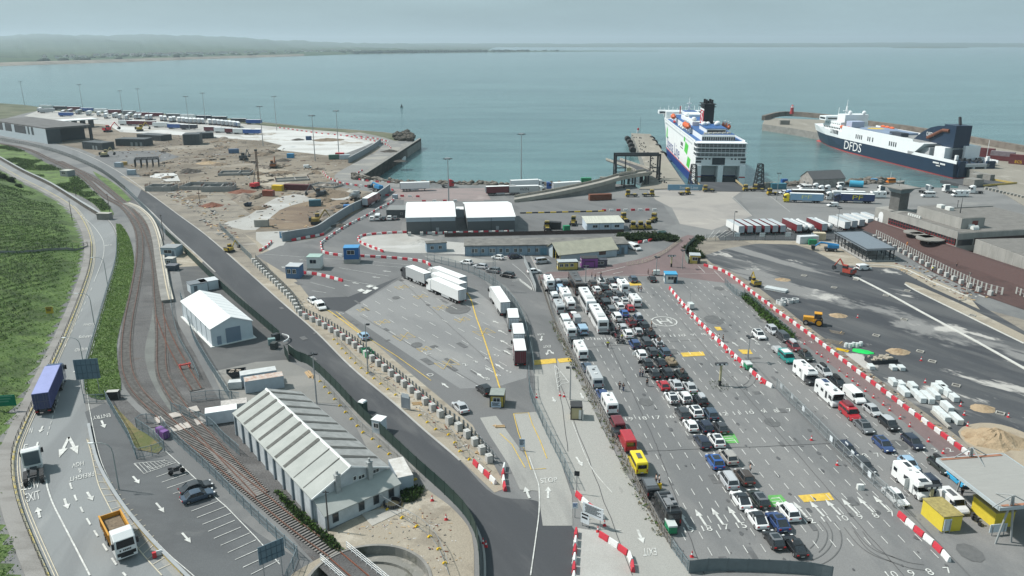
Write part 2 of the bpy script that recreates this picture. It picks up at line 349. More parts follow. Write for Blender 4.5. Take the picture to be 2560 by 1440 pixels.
palew=GM('white_slab',(.50,.51,.50),[((.40,.40,.385),.05,.45,.6,2,.8),((.25,.22,.175),.04,.57,.62,1.5,.85),((.30,.28,.25),.12,.62,.72,2,.7)])
sand=GM('sandy_ground',(.30,.268,.215),[((.21,.185,.15),.18,.5,.66,1,.8),((.42,.39,.33),.1,.55,.66,2,.8),((.17,.15,.12),.6,.64,.74,1,.6)],bump=.5,bscale=1.5,fine=.2)
sand2=GM('works_gravel',(.235,.213,.178),[((.165,.15,.13),.15,.45,.6,2,.9),((.34,.32,.285),.12,.57,.68,2,.8),((.13,.125,.12),.5,.64,.74,1,.7)],bump=.5,bscale=1.5,fine=.25)
NA=GM('new_asphalt',(.058,.062,.068),[((.075,.079,.085),.06,.44,.58,6,.85),((.12,.122,.124),.09,.55,.68,5,.6)],rot=R(122),fine=.12)
mid=GM('mid_asphalt',(.145,.148,.15),[((.11,.114,.117),.08,.45,.6,3,.7),((.19,.19,.187),.06,.56,.68,2,.7),((.17,.17,.165),.3,.66,.74,4,.4)],rot=R(128))
roadg=GM('road_grey',(.215,.228,.232),[((.165,.175,.18),.1,.45,.62,7,.7),((.27,.28,.28),.12,.58,.7,8,.6),((.13,.135,.14),.25,.66,.74,5,.5)],rot=R(100),fine=.12)
lotm=GM('car_lot',(.185,.187,.186),[((.135,.14,.143),.08,.45,.62,3,.8),((.235,.235,.228),.06,.55,.68,2,.6),((.09,.094,.097),.45,.67,.73,1.3,.5)],rot=R(96),fine=.13)
redm=GM('red_asphalt',(.172,.128,.127),[((.14,.108,.108),.1,.45,.62,4,.8),((.21,.17,.165),.08,.57,.68,3,.6)],rot=R(96))
CRD=GM('concrete_road',(.30,.30,.283),[((.21,.212,.205),.09,.45,.62,6,.8),((.32,.315,.295),.1,.56,.68,5,.7),((.15,.15,.145),.3,.65,.73,4,.5)],rot=R(100))
dusty=GM('dusty_new_asphalt',(.048,.052,.059),[((.075,.08,.086),.05,.44,.6,5,.8),((.10,.103,.106),.09,.47,.6,5,.85),((.23,.23,.225),.05,.545,.60,3,.8),((.44,.43,.405),.08,.59,.645,1.8,.85)],rot=R(125),fine=.14)
ballast=GM('ballast',(.115,.114,.114),[((.08,.079,.079),.12,.45,.6,2,.8),((.155,.152,.15),.1,.57,.68,2,.7),((.10,.07,.055),.2,.6,.7,3,.5)],bump=.6,bscale=4,fine=.4,fscale=4)
green=GM('grass_ground',(.105,.165,.052),[((.07,.105,.04),.12,.44,.6,1,.9),((.145,.215,.065),.2,.55,.68,1.5,.8),((.15,.14,.06),.3,.64,.72,2,.5)],bump=.8,bscale=1.2,fine=.35,fscale=2)
rock_shore=GM('shore_ground',(.12,.13,.085),[((.07,.085,.05),.05,.45,.6,2,.9),((.2,.18,.13),.08,.58,.68,2,.7)],bump=.8)
SH('construction_ground',[(0,330),(60,300),(230,300),(420,330),(640,340),(700,345),(880,390),(945,362),(975,378),(905,430),(840,450),(812,458),(860,470),(965,485),(905,530),(790,596),(712,606),(690,640),(655,640),(600,610),(545,560),(470,520),(330,425),(200,372),(100,350),(0,342)],dirt)
SH('shore_bank',[(-300,262),(0,258),(60,262),(115,270),(250,276),(400,284),(520,291),(640,304),(760,317),(860,323),(960,331),(1020,339),(1036,347),(1020,352),(980,352),(940,340),(860,331),(690,317),(640,312),(400,292),(250,284),(100,276),(60,284),(0,300)],rock_shore)
SH('trailer_yard',[(60,290),(100,275),(250,283),(400,291),(640,312),(690,317),(860,331),(930,340),(975,352),(985,364),(965,378),(940,360),(860,345),(760,330),(690,322),(640,320),(640,345),(500,336),(400,328),(270,312),(180,305)],pale)
SH('concrete_slab',[(690,322),(760,329),(850,338),(930,357),(905,368),(860,385),(815,388),(690,374),(705,363),(640,348),(600,340),(640,320)],palew)
SH('concrete_slab',[(270,312),(330,318),(420,326),(500,334),(640,345),(650,352),(560,345),(400,335),(300,330)],palew)
SH('parking_apron',[(235,393),(275,378),(400,376),(450,392),(400,405),(275,412)],mid)
ST(RIB(MB(),[g(*p)for p in SMO([(880,332),(945,347),(977,362),(968,378),(925,402),(885,425),(868,440),(885,452),(950,459),(1010,462)],6)],13,z=.06).mk('haul_road',GM('haul_road_asphalt',(.2,.2,.195),[((.3,.29,.26),.06,.5,.65,2,.8)]),None))
SH('quay_apron',[(1048,353),(985,362),(1000,372),(960,395),(905,425),(890,436),(912,440)],CND)
SH('slab_foundation',[(370,435),(440,432),(452,455),(392,463)],palew)
SH('sand',[(640,420),(720,425),(740,450),(690,470),(640,460)],sand)
SH('dug_earth',[(600,540),(700,505),(880,500),(905,515),(850,560),(760,575),(640,570)],GM('dug_earth',(.20,.155,.11),[((.14,.105,.08),.06,.45,.6,2,.9),((.27,.23,.18),.09,.58,.68,2,.7)],bump=.7,bscale=.4))
SH('dusty_ground',[(570,575),(640,580),(760,575),(850,555),(800,590),(715,604),(690,640),(650,640),(600,610)],pale)
SH('brick_paving',[(985,473),(1210,470),(1230,503),(960,503),(980,490)],GM('pink_paving',(.24,.20,.195),[((.19,.17,.165),.1,.45,.6,2,.8),((.30,.26,.25),.06,.56,.66,1,.7)]))
SH('quay_asphalt',[(1210,500),(1560,496),(1650,500),(1690,560),(1560,600),(1300,600),(1290,530),(1200,530)],mid)
SH('concrete_apron',[(1620,478),(1735,468),(1870,468),(1830,495),(1880,540),(1780,575),(1700,560),(1680,520),(1640,500)],GM('apron_concrete',(.30,.285,.265),[((.24,.23,.22),.05,.45,.62,1,.8),((.36,.34,.31),.07,.56,.66,2,.7),((.15,.15,.15),.3,.66,.74,2,.5)]))
LL=[(-60,372),(0,413),(60,448),(120,478),(180,515),(214,560),(230,610),(226,670),(200,750),(168,830),(130,915),(92,1000),(58,1075),(38,1130),(36,1190),(50,1260),(80,1340),(128,1450),(150,1500)]
LR=[(-40,372),(0,402),(70,438),(160,482),(232,522),(275,560),(291,602),(288,655),(262,745),(236,835),(212,925),(208,965),(222,1060),(245,1160),(285,1240),(345,1320),(410,1390),(478,1450),(520,1500)]
LLs,LRs=SMO(LL,5),SMO(LR,5)
SH('road',LLs+LRs[::-1],roadg)
pathm=GM('path_concrete',(.24,.235,.225),[((.18,.175,.165),.2,.45,.6,3,.8)])
pl=[g(*p)for p in LLs]
def OFS(line,d):
 out=[]
 for i in range(len(line)):
  a=line[max(0,i-1)];b_=line[min(len(line)-1,i+1)];dx,dy=b_[0]-a[0],b_[1]-a[1];L_=math.hypot(dx,dy)or 1
  out.append((line[i][0]-dy/L_*d,line[i][1]+dx/L_*d))
 return out
ST(RIB(MB(),OFS(pl,-1.35),2.1,z=0,h=.16).mk('pavement',pathm))
wr=SMO(LL,5)
ST(RIB(MB(),OFS(pl,-.12),.32,z=0,h=.19).mk('kerb',GM('yellow_worn_kerb',(.34,.32,.24),[((.5,.40,.12),.8,.5,.56,1,.8)])))
SH('car_park',[(212,1030),(262,1008),(275,1015),(300,1060),(335,1110),(345,1150),(420,1148),(470,1185),(560,1265),(640,1330),(745,1398),(760,1440),(700,1500),(520,1500),(420,1390),(350,1310),(290,1235),(250,1150),(228,1080)],GM('dark_car_park',(.105,.112,.117),[((.085,.09,.095),.1,.45,.6,2,.8),((.15,.155,.155),.12,.6,.7,2,.5)]))
hatch=[(225,1090),(235,1130),(250,1165),(290,1240),(350,1318),(412,1385),(482,1450),(440,1450),(370,1365),(300,1275),(262,1210),(243,1160)]
SH('hatched_verge',hatch,GM('verge_concrete',(.27,.275,.265),[((.22,.22,.215),.15,.45,.6,3,.8)]))
SH('railway_ballast',SMO([(-60,345),(60,372),(120,392),(205,425),(300,470),(352,520),(398,600),(422,750),(440,800),(490,890),(548,1000),(600,1070),(660,1140),(760,1260),(800,1325),(880,1372),(960,1450),(880,1480),(800,1420),(690,1300),(640,1262),(560,1190),(430,1060),(345,1010),(296,930),(304,830),(332,700),(345,600),(332,545),(270,475),(200,440),(110,405),(40,380),(-60,360)],4,True),ballast)
SH('gravel_path',SMO([(352,530),(378,610),(388,700),(378,800),(362,880),(378,950),(420,1020),(440,1035),(455,1020),(420,960),(395,890),(390,800),(398,700),(392,610)],4,True),GM('fine_gravel',(.15,.158,.15),[((.12,.125,.12),.2,.45,.6,2,.8)],fine=.3))
SH('shed_yard',[(440,640),(500,640),(560,690),(640,770),(720,850),(720,900),(640,905),(560,960),(500,870),(470,780)],GM('yard_asphalt',(.085,.088,.09),[((.115,.118,.118),.1,.45,.6,2,.8),((.2,.19,.17),.12,.62,.7,2,.6)]))
SH('sandy_yard',[(425,610),(440,600),(510,650),(500,665),(440,668)],sand)
SH('depot_yard',[(530,930),(640,905),(715,900),(800,940),(880,1020),(960,1100),(1050,1180),(1040,1230),(980,1240),(860,1010),(640,1000),(590,1060)],GM('depot_concrete',(.19,.19,.18),[((.24,.235,.22),.1,.45,.6,2,.8),((.13,.13,.125),.15,.6,.7,1,.6)]))
SH('sandy_yard',SMO([(820,1330),(1000,1245),(1045,1215),(1090,1240),(1140,1280),(1180,1340),(1185,1450),(1180,1520),(700,1520),(715,1450),(790,1400),(850,1365)],3,True),sand,holes=[pit])
RL=[(-60,336),(60,358),(150,381),(240,421),(300,462),(370,522),(430,582),(500,645),(600,740),(700,838),(820,952),(940,1060),(1040,1162),(1130,1238),(1180,1300),(1208,1370),(1212,1460),(1205,1520)]
RR=[(-60,326),(60,345),(160,366),(240,398),(310,438),(385,492),(450,540),(520,592),(620,680),(700,752),(790,830),(880,920),(980,1004),(1060,1075),(1150,1152),(1235,1236),(1330,1250),(1358,1265),(1440,1330),(1438,1420),(1436,1520)]
RLs,RRs=SMO(RL,5),SMO(RR,5)
SH('access_road',RLs+RRs[::-1],NA)
ST(RIB(MB(),[g(*p)for p in RRs if p[1]<1160],.35,z=0,h=.13).mk('kerb',pale))
ST(RIB(MB(),[g(*p)for p in RLs if 460<p[1]<690],.4,z=0,h=.13).mk('kerb',pale))
ST(RIB(MB(),[g(*p)for p in RLs if p[1]>1050],.3,z=0,h=.14).mk('kerb',pale))
SH('sandy_verge',[(300,440),(380,490),(450,538),(520,590),(560,626),(620,678),(700,750),(790,828),(880,918),(980,1002),(1060,1072),(1150,1150),(1236,1232),(1262,1222),(1250,1160),(1190,1070),(1100,995),(980,895),(880,810),(800,768),(740,700),(690,640),(640,600),(580,560),(500,500),(400,445)],sand)
SH('access_road',RLs[:24]+RRs[:24][::-1],GM('older_asphalt',(.17,.178,.182),[((.13,.137,.14),.1,.45,.62,6,.8),((.22,.22,.215),.08,.57,.68,5,.6)],rot=R(122)))
SH('rubble_verge',[(300,440),(380,490),(450,538),(520,590),(570,632),(640,690),(690,700),(640,610),(580,560),(500,500),(400,445)],sand2)
SH('rubble_ground',[(470,470),(560,485),(640,545),(640,600),(580,570),(500,505)],sand2)
SH('pale_track',SMO([(560,560),(620,540),(690,495),(800,480),(870,488),(860,500),(790,500),(700,525),(640,575)],3,True),pale)
SH('freight_lot',[(640,640),(700,615),(800,600),(850,555),(950,500),(1010,500),(1000,590),(1060,640),(1200,690),(1290,790),(1330,940),(1340,1040),(1370,1160),(1250,1190),(1180,1060),(1080,975),(980,885),(870,800),(790,765),(740,700)],mid)
SH('lorry_lanes',[(862,780),(1010,692),(1100,680),(1180,720),(1240,765),(1320,900),(1316,945),(1240,968),(1150,972),(1010,880)],GM('lane_asphalt',(.215,.219,.219),[((.18,.184,.186),.1,.45,.62,3,.8),((.26,.26,.253),.08,.57,.68,2,.6),((.1,.104,.107),.4,.68,.74,1.3,.5)],rot=R(128)))
SH('dark_wedge',[(765,746),(872,742),(1000,692),(862,780),(832,776),(800,768)],NA)
SH('gravel_island',[(895,590),(960,582),(1020,582),(1070,600),(1190,610),(1320,630),(1300,645),(1130,635),(1000,632),(930,625),(900,610)],pale)
SH('exit_road',[(1330,640),(1352,690),(1372,750),(1392,830),(1432,910),(1500,1060),(1560,1175),(1640,1310),(1735,1450),(1770,1520),(1560,1520),(1530,1430),(1470,1310),(1420,1190),(1372,1100),(1340,1010),(1335,905),(1328,850),(1310,760),(1262,710),(1180,680),(1080,650),(1060,640),(1150,640),(1250,655)],CRD)
SH('exit_asphalt',[(1180,682),(1262,712),(1310,762),(1330,850),(1336,900),(1425,900),(1392,835),(1372,755),(1350,690),(1325,640),(1240,655),(1160,660),(1070,645)],mid)
SH('concrete_pad',[(1285,1035),(1340,1030),(1365,1075),(1400,1150),(1430,1240),(1432,1315),(1357,1315),(1345,1230),(1320,1150)],CRD)
SH('concrete_pad',[(1200,1045),(1240,1040),(1305,1130),(1330,1165),(1345,1228),(1300,1225),(1270,1160),(1225,1090)],CRD)
SH('worn_ground',[(1440,1320),(1500,1330),(1575,1400),(1590,1500),(1440,1500)],pale)
LOT=[(1362,700),(1450,690),(1690,690),(1745,762),(1850,872),(1940,975),(2090,1135),(2260,1270),(2420,1440),(2500,1520),(1790,1520),(1730,1440),(1690,1380),(1560,1170),(1450,960),(1395,820)]
SH('car_queue_lot',LOT,lotm)
BARL=[(1765,667),(1807,680),(1845,705),(1882,735),(1920,763),(1944,782),(2020,837),(2077,881),(2127,920),(2180,960),(2262,1022),(2330,1072),(2407,1130),(2480,1185)]
LOT2=[(1690,690),(1755,690)]+BARL[1:]+[(2560,1245),(2700,1350),(2700,1520),(2510,1520),(2425,1440),(2262,1268),(2095,1135),(1945,972),(1850,870),(1748,762)]
SH('check_in_lot',LOT2,lotm)
SH('red_road',SMO([(1440,680),(1500,668),(1590,650),(1660,625),(1700,595),(1735,590),(1724,640),(1790,668),(1850,712),(1690,692),(1450,692),(1345,700),(1370,680)],2,True),redm)
SH('red_lane',BARL+[(2430,1192),(2357,1135),(2320,1105),(2249,1047),(2183,996),(2144,965),(2098,929),(2042,886),(2007,857),(1950,815),(1900,765),(1850,715),(1790,690)],redm)
SH('sandy_works',[(1735,600),(1800,590),(1890,600),(2000,605),(2090,610),(2085,640),(2220,690),(2330,730),(2450,770),(2560,800),(2760,860),(2760,1330),(2560,1240)]+BARL[::-1]+[(1740,650)],sand2)
SH('new_works_surface',SMO([(1757,640),(1890,610),(1990,613),(2060,640),(2100,660),(2180,668),(2240,668),(2310,692),(2420,745),(2560,828),(2700,900),(2720,1300),(2560,1212),(2445,1130),(2375,1077),(2310,1030),(2245,982),(2170,928),(2095,872),(1995,797),(1900,722),(1830,680)],2,True),dusty)
SH('sand',[(2045,632),(2088,613),(2160,656),(2236,656),(2300,682),(2420,738),(2450,775),(2330,720),(2240,671),(2180,668),(2100,662)],sand)
SH('sand',[(1850,600),(2090,605),(2085,612),(2050,622),(1990,612),(1880,609)],sand)
SH('median_island',SMO([(2263,711),(2280,709),(2400,760),(2560,838),(2700,905),(2700,925),(2560,858),(2400,782),(2290,728)],3,True),sand)
ST(RIB(RIB(RIB(MB(),px(SMO([(2145,700),(2128,688),(2136,671),(2168,664),(2215,664),(2260,672),(2330,705),(2420,742)],5)),.35,z=0,h=.2),px(SMO([(2128,688),(2220,735),(2320,790),(2450,860),(2600,945)],5)),.8,z=0,h=.2),px(SMO([(2262,711),(2290,728),(2400,782),(2560,860)],5)),.4,z=0,h=.2).mk('kerb',M('new_kerb',(.5,.5,.47),.8,var=.15)))
SH('red_brick_apron',[(2190,570),(2215,560),(2290,600),(2390,650),(2560,720),(2760,800),(2760,850),(2560,775),(2460,740),(2330,680),(2240,625),(2100,580)],GM('brick_paving_red',(.085,.052,.048),[((.065,.042,.04),.3,.45,.6,1,.8)]))
SH('terminal_yard',[(1860,478),(2180,470),(2400,472),(2640,480),(2760,540),(2560,560),(2200,555),(1900,560),(1850,500)],GM('yard_grey',(.19,.192,.19),[((.15,.153,.153),.05,.45,.6,2,.8),((.235,.235,.225),.05,.56,.66,2,.7)]))
SH('red_trailer_bay',[(1790,585),(1830,575),(2200,572),(2190,598),(1800,602)],NA)
#  PAINTED MARKINGS
HL=R(96.0)
MZ=.23
def LDS(name,poly,base,spacing,ks,pitch,dash,w,head,m=linep,skip=0.0,jit=0.0):
 mb=MB();d=(math.cos(head),math.sin(head));nrm=(d[1],-d[0]);r_=random.Random(3)
 for k in ks:
  ox,oy=base[0]+nrm[0]*spacing*k,base[1]+nrm[1]*spacing*k
  for j in range(-60,80):
   p=(ox+d[0]*pitch*j,oy+d[1]*pitch*j)
   if INS(p,poly)and INS((p[0]+d[0]*dash,p[1]+d[1]*dash),poly)and r_.random()>=skip:
    mb.box(p[0]+d[0]*dash/2,p[1]+d[1]*dash/2,MZ-.11,dash,w,.004,head)
 return ST(mb.mk(name,m))
lotp,lot2p=px(LOT),px(LOT2)
shr=[(1400,720),(1690,712),(1745,780),(1940,1000),(2250,1280),(2380,1400),(1755,1400),(1690,1360),(1560,1150),(1450,930),(1405,820)]
LDS('lane_markings',px(shr),g(1693.7,1314),2.5,range(-14,22),3.65,1.75,.11,HL,skip=.04)
LDS('lane_markings',px([(1700,705),(1820,706),(1960,830),(2130,985),(2440,1215),(2440,1290),(2270,1255),(2100,1110),(1960,970),(1760,765)]),g(1693.7,1314),2.5,range(8,40),3.65,1.6,.10,HL,skip=.04)
mb=MB()
B_,C_,D_,R_,A_=q(1280,780),q(1280,1080),q(1920,1080),q(1920,780),q(1280,480)
NUMS=[(B_,'19',735,278),(B_,'18',850,275),(B_,'17',955,272),(B_,'12',1500,245),(B_,'11',1600,243),(B_,'10',1695,240),(B_,'9',1800,233),(B_,'8',1905,225),(B_,'19',1168,1075),(B_,'18',1305,1067),(B_,'17',1440,1060),(B_,'16',1575,1052),(B_,'12',2112,1025),(B_,'11',2240,1018),(B_,'10',2375,1010),(B_,'9',2510,1000),(R_,'8',75,995),(R_,'7',210,985),(C_,'19',1765,985),(C_,'18',1945,970),(C_,'17',2115,955),(C_,'15',2290,940),(D_,'12',410,893),(D_,'11',575,878),(D_,'10',745,868),(D_,'9',915,853),(D_,'8',1070,840),(D_,'7',1235,825),(D_,'7',1795,1390),(D_,'8',1610,1405),(D_,'9',1430,1420),(D_,'10',1235,1432),(D_,'8',965,240),(D_,'7',1090,235),(D_,'6',1250,225),(D_,'5',1388,210),(D_,'4',1530,200),(D_,'3',1660,185),(D_,'2',1810,183),(R_,'2',425,305),(R_,'3',320,308),(B_,'5',2445,322),(B_,'4',2555,325)]
for f,s_,x,y in NUMS:
 p=f(x,y);gtext(mb,s_,p[0]+1,p[1],1.3,HL-R(2),MZ-.1,1.0)
ST(mb.mk('lane_numbers',linep))
mb=MB()
for f,pts,ln in((C_,[(1545,880),(1715,880),(1885,860),(2050,845),(2215,830),(2550,800)],4.2),(D_,[(320,780),(485,770),(645,755),(810,745),(970,730),(1130,718)],4.2)):
 for x,y in pts:GAR(mb,g(*f(x,y)),ln,1.0,HL+R(3),MZ-.1)
for x,y in((2310,285),(2420,280),(2230,325)):GAR(mb,g(*B_(x,y)),3,.8,HL+R(8),MZ-.1)
ST(mb.mk('lane_arrows',linep))
mb=MB()
hc=g(1660.5,804.5);d1=(math.cos(HL),math.sin(HL));hr=3.05
ring=[(hc[0]+hr*math.cos(a),hc[1]+hr*math.sin(a)*1.12)for a in[2*math.pi*i/36 for i in range(37)]]
RIB(mb,ring,.32,z=MZ-.1);gtext(mb,'H',1660.5,804.5,3.6,HL+R(6),MZ-.1,1.05)
ST(mb.mk('helipad_marking',linep))
def patch(name,pts,m,z=MZ-.12):return ST(MB().add([(x,y,z)for x,y in px(pts)],[tuple(range(len(pts)))]).mk(name,m))
for pts in([(1701,883),(1757,880),(1763,890),(1708,893)],[(1994,1240),(2073,1233),(2086,1251),(2010,1257)],[(1568,707),(1600,707),(1605,714),(1573,715)],[(2485-640,875),(2515-640,875),(2522-640,886),(2497-640,886)],[(1333,902),(1388,897),(1393,908),(1334,914)],[(1393,898),(1424,895),(1430,905),(1398,908)],[(1785,818),(1800,818),(1808,826),(1793,827)]):
 patch('yellow_box_marking',pts,ypaint)
gp=M('green_road_paint',(.12,.36,.10),.7,var=.3,scale=1)
gt=MB()
for pts in([(1803,1087),(1835,1085),(1848,1108),(1812,1110)],[(1920,1240),(1952,1238),(1966,1254),(1930,1272),(1920,1262)],[(1722,968),(1738,966),(1752,988),(1728,990)],[(1640,880),(1655,878),(1664,895),(1648,897)]):
 patch('green_box_marking',pts,gp)
 P=px(pts);A0,B0,D0=Vector(P[0]),Vector(P[1]),Vector(P[3])
 for k in(.25,.5,.75):
  p_=A0+(D0-A0)*k+(B0-A0)*.15;e=A0+(D0-A0)*k+(B0-A0)*.8
  RIB(gt,[tuple(p_),tuple(e)],.16,z=MZ-.1)
ST(gt.mk('green_box_lines',linep))
mb=MB();Z1,Z3=q(0,480),q(0,1080);Z2=q(0,780)
def QTX(s_,O,X,Y,z=.12):
 o,x,y=(Vector((*g(*p),z))for p in(O,X,Y));LET(mb,s_,o,x-o,y-o)
QTX('FREIGHT',Z3(942,400),Z3(690,460),Z3(945,442));QTX('&',Z3(815,368),Z3(780,372),Z3(818,410));QTX('HGV',Z3(838,294),Z3(722,322),Z3(840,335))
QTX('SLOW',Z3(206,592),Z3(398,566),Z3(206,510));QTX('EXIT',Z3(255,712),Z3(410,670),Z3(245,628))
QTX('SLOW',Z2(962,115),Z2(838,118),Z2(955,138));QTX('RAMPS',Z2(935,232),Z2(795,240),Z2(925,258));QTX('AHEAD',Z2(895,358),Z2(755,370),Z2(885,388))
QTX('ENTRY',Z2(1100,1018),Z2(925,1048),Z2(1110,1052));QTX('SLOW',Z1(1122,525),Z1(1045,532),Z1(1118,537))
QTX('E',Z2(225,1392),Z2(262,1388),Z2(245,1330));QTX('N',Z2(290,1218),Z2(322,1214),Z2(300,1165))
def arw(a,b,w=1.0):
 A,B=g(*a),g(*b);GAR(mb,((A[0]+B[0])/2,(A[1]+B[1])/2),math.hypot(B[0]-A[0],B[1]-A[1]),w,math.atan2(B[1]-A[1],B[0]-A[0]),.12)
arw(Z3(690,55),Z3(592,262),1.4);arw(Z3(690,55),Z3(780,225),1.4);arw(Z3(400,862),Z3(375,758),1.0);arw(Z3(645,672),Z3(682,775),1.0);arw(Z3(872,605),Z3(930,692),1.0)
arw(Z3(1562,715),Z3(1645,812),.85);arw(Z3(1822,1015),Z3(1910,1115),.85);arw(Z3(1330,448),Z3(1395,522),.9);arw(Z2(1015,1090),Z2(1050,1165),1.0);arw(Z2(430,1145),Z2(400,1210),.9);arw(Z2(380,1305),Z2(362,1370),.9)
def tri(pts):mb.add([(x,y,.12)for x,y in px(pts)],[(0,1,2)])
for a in((Z2(745,555),Z2(790,545),Z2(760,562)),(Z2(730,608),Z2(770,608),Z2(748,590)),(Z2(785,605),Z2(812,602),Z2(800,585)),(Z2(590,578),Z2(640,562),Z2(600,572))):tri(a)
for a,b in((700,515),(720,575)),((745,635),(768,692)),((805,755),(832,808)),((868,868),(905,932)),((942,990),(980,1050)),((1028,1122),(1072,1192)),((1118,1265),(1165,1333)),((1228,1410),(1260,1445)):
 RIB(mb,[g(*Z3(*a)),g(*Z3(*b))],.26,z=.12)
RIB(mb,px(SMO([Z3(462,480),Z3(478,570),Z3(530,720),Z3(620,900),Z3(740,1130),Z3(900,1440)])),.22,z=.12)
RIB(mb,px(SMO([Z1(320,0),Z1(520,90),Z1(740,190),Z1(900,310),Z1(1000,430),Z1(1040,530),Z1(1030,660),Z1(980,800),Z1(940,900)],6)),.14,z=.12)
lr=px(LRs);RIB(mb,[p for p in OFS(lr,.55)][15:],.12,z=.12)
for i in range(9):RIB(mb,[g(*Z1(920-i*32,960+i*70)),g(*Z1(908-i*32,990+i*70))],.12,z=.12)
RIB(mb,px([Z2(800,0),Z2(720,100),Z2(650,260),Z2(560,420)]),.06,z=.12)
for i in range(8):RIB(mb,[g(*Z2(600-i*17,820+i*55)),g(*Z2(594-i*17,850+i*55))],.12,z=.12)
ST(mb.mk('road_markings',linep))
mb=MB()
RIB(mb,OFS(pl,.5)[20:],.12,z=.12);RIB(mb,OFS(pl,.85)[20:],.12,z=.12)
hl=[Z3(868,70),Z3(905,190),Z3(940,340),Z3(985,530),Z3(1060,690),Z3(1160,870),Z3(1270,1010),Z3(1390,1180),Z3(1500,1310),Z3(1620,1440)]
hr_=[Z3(905,100),Z3(990,265),Z3(1085,420),Z3(1190,590),Z3(1290,700),Z3(1390,830),Z3(1490,960),Z3(1590,1090),Z3(1720,1260),Z3(1880,1440)]
RIB(mb,px(SMO(hl,4)),.14,z=.12)
for k in range(22):
 t=k*(len(hl)-1)/22;i=int(t);f_=t-i;a=(hl[i][0]+(hl[i+1][0]-hl[i][0])*f_,hl[i][1]+(hl[i+1][1]-hl[i][1])*f_);t2=max(0,t-.35);i=int(t2);f_=t2-i
 b_=(hr_[i][0]+(hr_[i+1][0]-hr_[i][0])*f_,hr_[i][1]+(hr_[i+1][1]-hr_[i][1])*f_);A,B=g(*a),g(b_[0]-3,b_[1]+1);RIB(mb,[A,B],.1,z=.12)
ST(mb.mk('verge_markings',M('cream_paint',(.50,.46,.36),.7,var=.2)))
mb=MB()
for a,b in((1565,455),(1705,405)),((1618,508),(1880,420)),((1670,567),(1945,473)),((1732,623),(1850,585)),((1790,682),(1830,668)),((1855,740),(2125,635)),((1915,797),(2190,693)),((1970,862),(2255,752)),((2025,930),(2310,818)),((2083,1000),(2350,888)),((2140,1070),(2410,957)),((2207,1140),(2500,1015)),((2280,1212),(2560,1085)),((2352,1283),(2640,1155)),((2430,1360),(2720,1225)),((2510,1430),(2790,1290)):
 RIB(mb,[g(*Z3(*a)),g(*Z3(*b))],.11,z=.12)
RIB(mb,px([Z3(1340,320),Z3(1440,422),Z3(1760,310),Z3(1650,290),Z3(1340,320)]),.1,z=.12);RIB(mb,px([Z3(1470,345),Z3(1520,375),Z3(1690,315),Z3(1640,282)]),.1,z=.12)
for k in range(9):RIB(mb,[g(*Z3(1350+k*38,320-k*3)),g(*Z3(1440+k*36,420-k*12))],.07,z=.12)
RIB(mb,px([Z3(1650,190),Z3(1900,420),Z3(2200,700),Z3(2260,750),Z3(2560,1060),Z3(2800,1330)]),.13,z=.12)
ST(mb.mk('parking_lines',linep))
HF=hd((1144,762),(1074,727))
LDS('lorry_lane_markings',px([(868,782),(1010,696),(1095,690),(1230,775),(1305,895),(1306,940),(1240,960),(1150,965),(1015,872)]),g(979,731),3.6,range(-14,16),7.6,2.9,.13,HF)
mb=MB();Q2=q(640,480);Q3=q(640,780)
for a,b in((2425,115),(2365,92)),((2480,210),(2420,185)),((2515,322),(2440,285)),((2550,430),(2475,385)),((2480,578),(2390,520)),((2375,608),(2290,560)),((2285,670),(2205,612)),((1925,762),(1855,712)):arw(tuple(Q3(*a)),tuple(Q3(*b)),1.0)
for s_,x,y in('C',850,18),('D',1745,632),('C',1715,418),('2',2090,530),('3',2195,502),('4',2300,470),('5',2405,438),('8',2310,672),('6',2420,635),('5',2528,600):gtext(mb,s_,*Q3(x,y),1.4,HF,.12)
for pts,on in(([(1010,985),(1055,970),(1095,990),(1045,1003)],0),([(1095,945),(1140,932),(1180,945),(1130,960)],0),([(1060,1015),(1110,980),(1165,985),(1100,1022)],0),([(1160,965),(1190,948),(1228,962),(1195,980)],0)):
 mb.add([(x,y,.12)for x,y in px([Q2(*p)for p in pts])],[(0,1,2,3)])
for pts in([(0,620),(700,668),(1160,690)],[(430,680),(500,690)],[(1000,720),(1480,758)],[(830,760),(1330,845)],[(1180,700),(1560,735)],[(480,800),(890,905)],[(880,880),(1200,940)],[(540,905),(790,970)],[(560,990),(700,1010)]):
 RIB(mb,px([Q2(*p)for p in pts]),.13,z=.12)
for a,b in((505,690),(428,680)),((320,765),(248,750)),((400,718),(330,705)),((1350,800),(1265,792)),((1240,862),(1160,850)),((1030,922),(960,908)),((935,945),(880,932)):arw(Q2(*a),Q2(*b),.9)
E2=q(1280,780)
def qt(s_,O,X,Y):QTX(s_,O,X,Y)
qt('CAR',E2(322,215),E2(250,222),E2(325,232));qt('EXIT',E2(385,335),E2(308,340),E2(388,358))
arw(E2(300,245),E2(288,298),.9);arw(E2(365,383),E2(345,438),.9);arw(E2(370,383),E2(420,428),.9);arw(E2(405,855),E2(432,908),.9);arw(E2(685,815),E2(715,878),.9)
arw(C_(642,255),C_(705,350),1.0);arw(C_(1255,982),C_(1315,1125),1.1);arw(C_(175,668),C_(130,555),1.1);arw(C_(360,668),C_(362,552),1.1)
qt('STOP',C_(290,520),C_(458,505),C_(280,470));qt('EXIT',C_(1440,1165),C_(1305,1170),C_(1450,1240))
RIB(mb,px(SMO([E2(425,530),E2(440,650),E2(460,780)])),.13,z=.12);RIB(mb,px([E2(425,530),E2(500,620),E2(570,710)]),.13,z=.12)
for k in range(5):RIB(mb,px([E2(432+k*5,585+k*45),E2(465+k*8,570+k*38),E2(475+k*22,590+k*30)]),.12,z=.12)
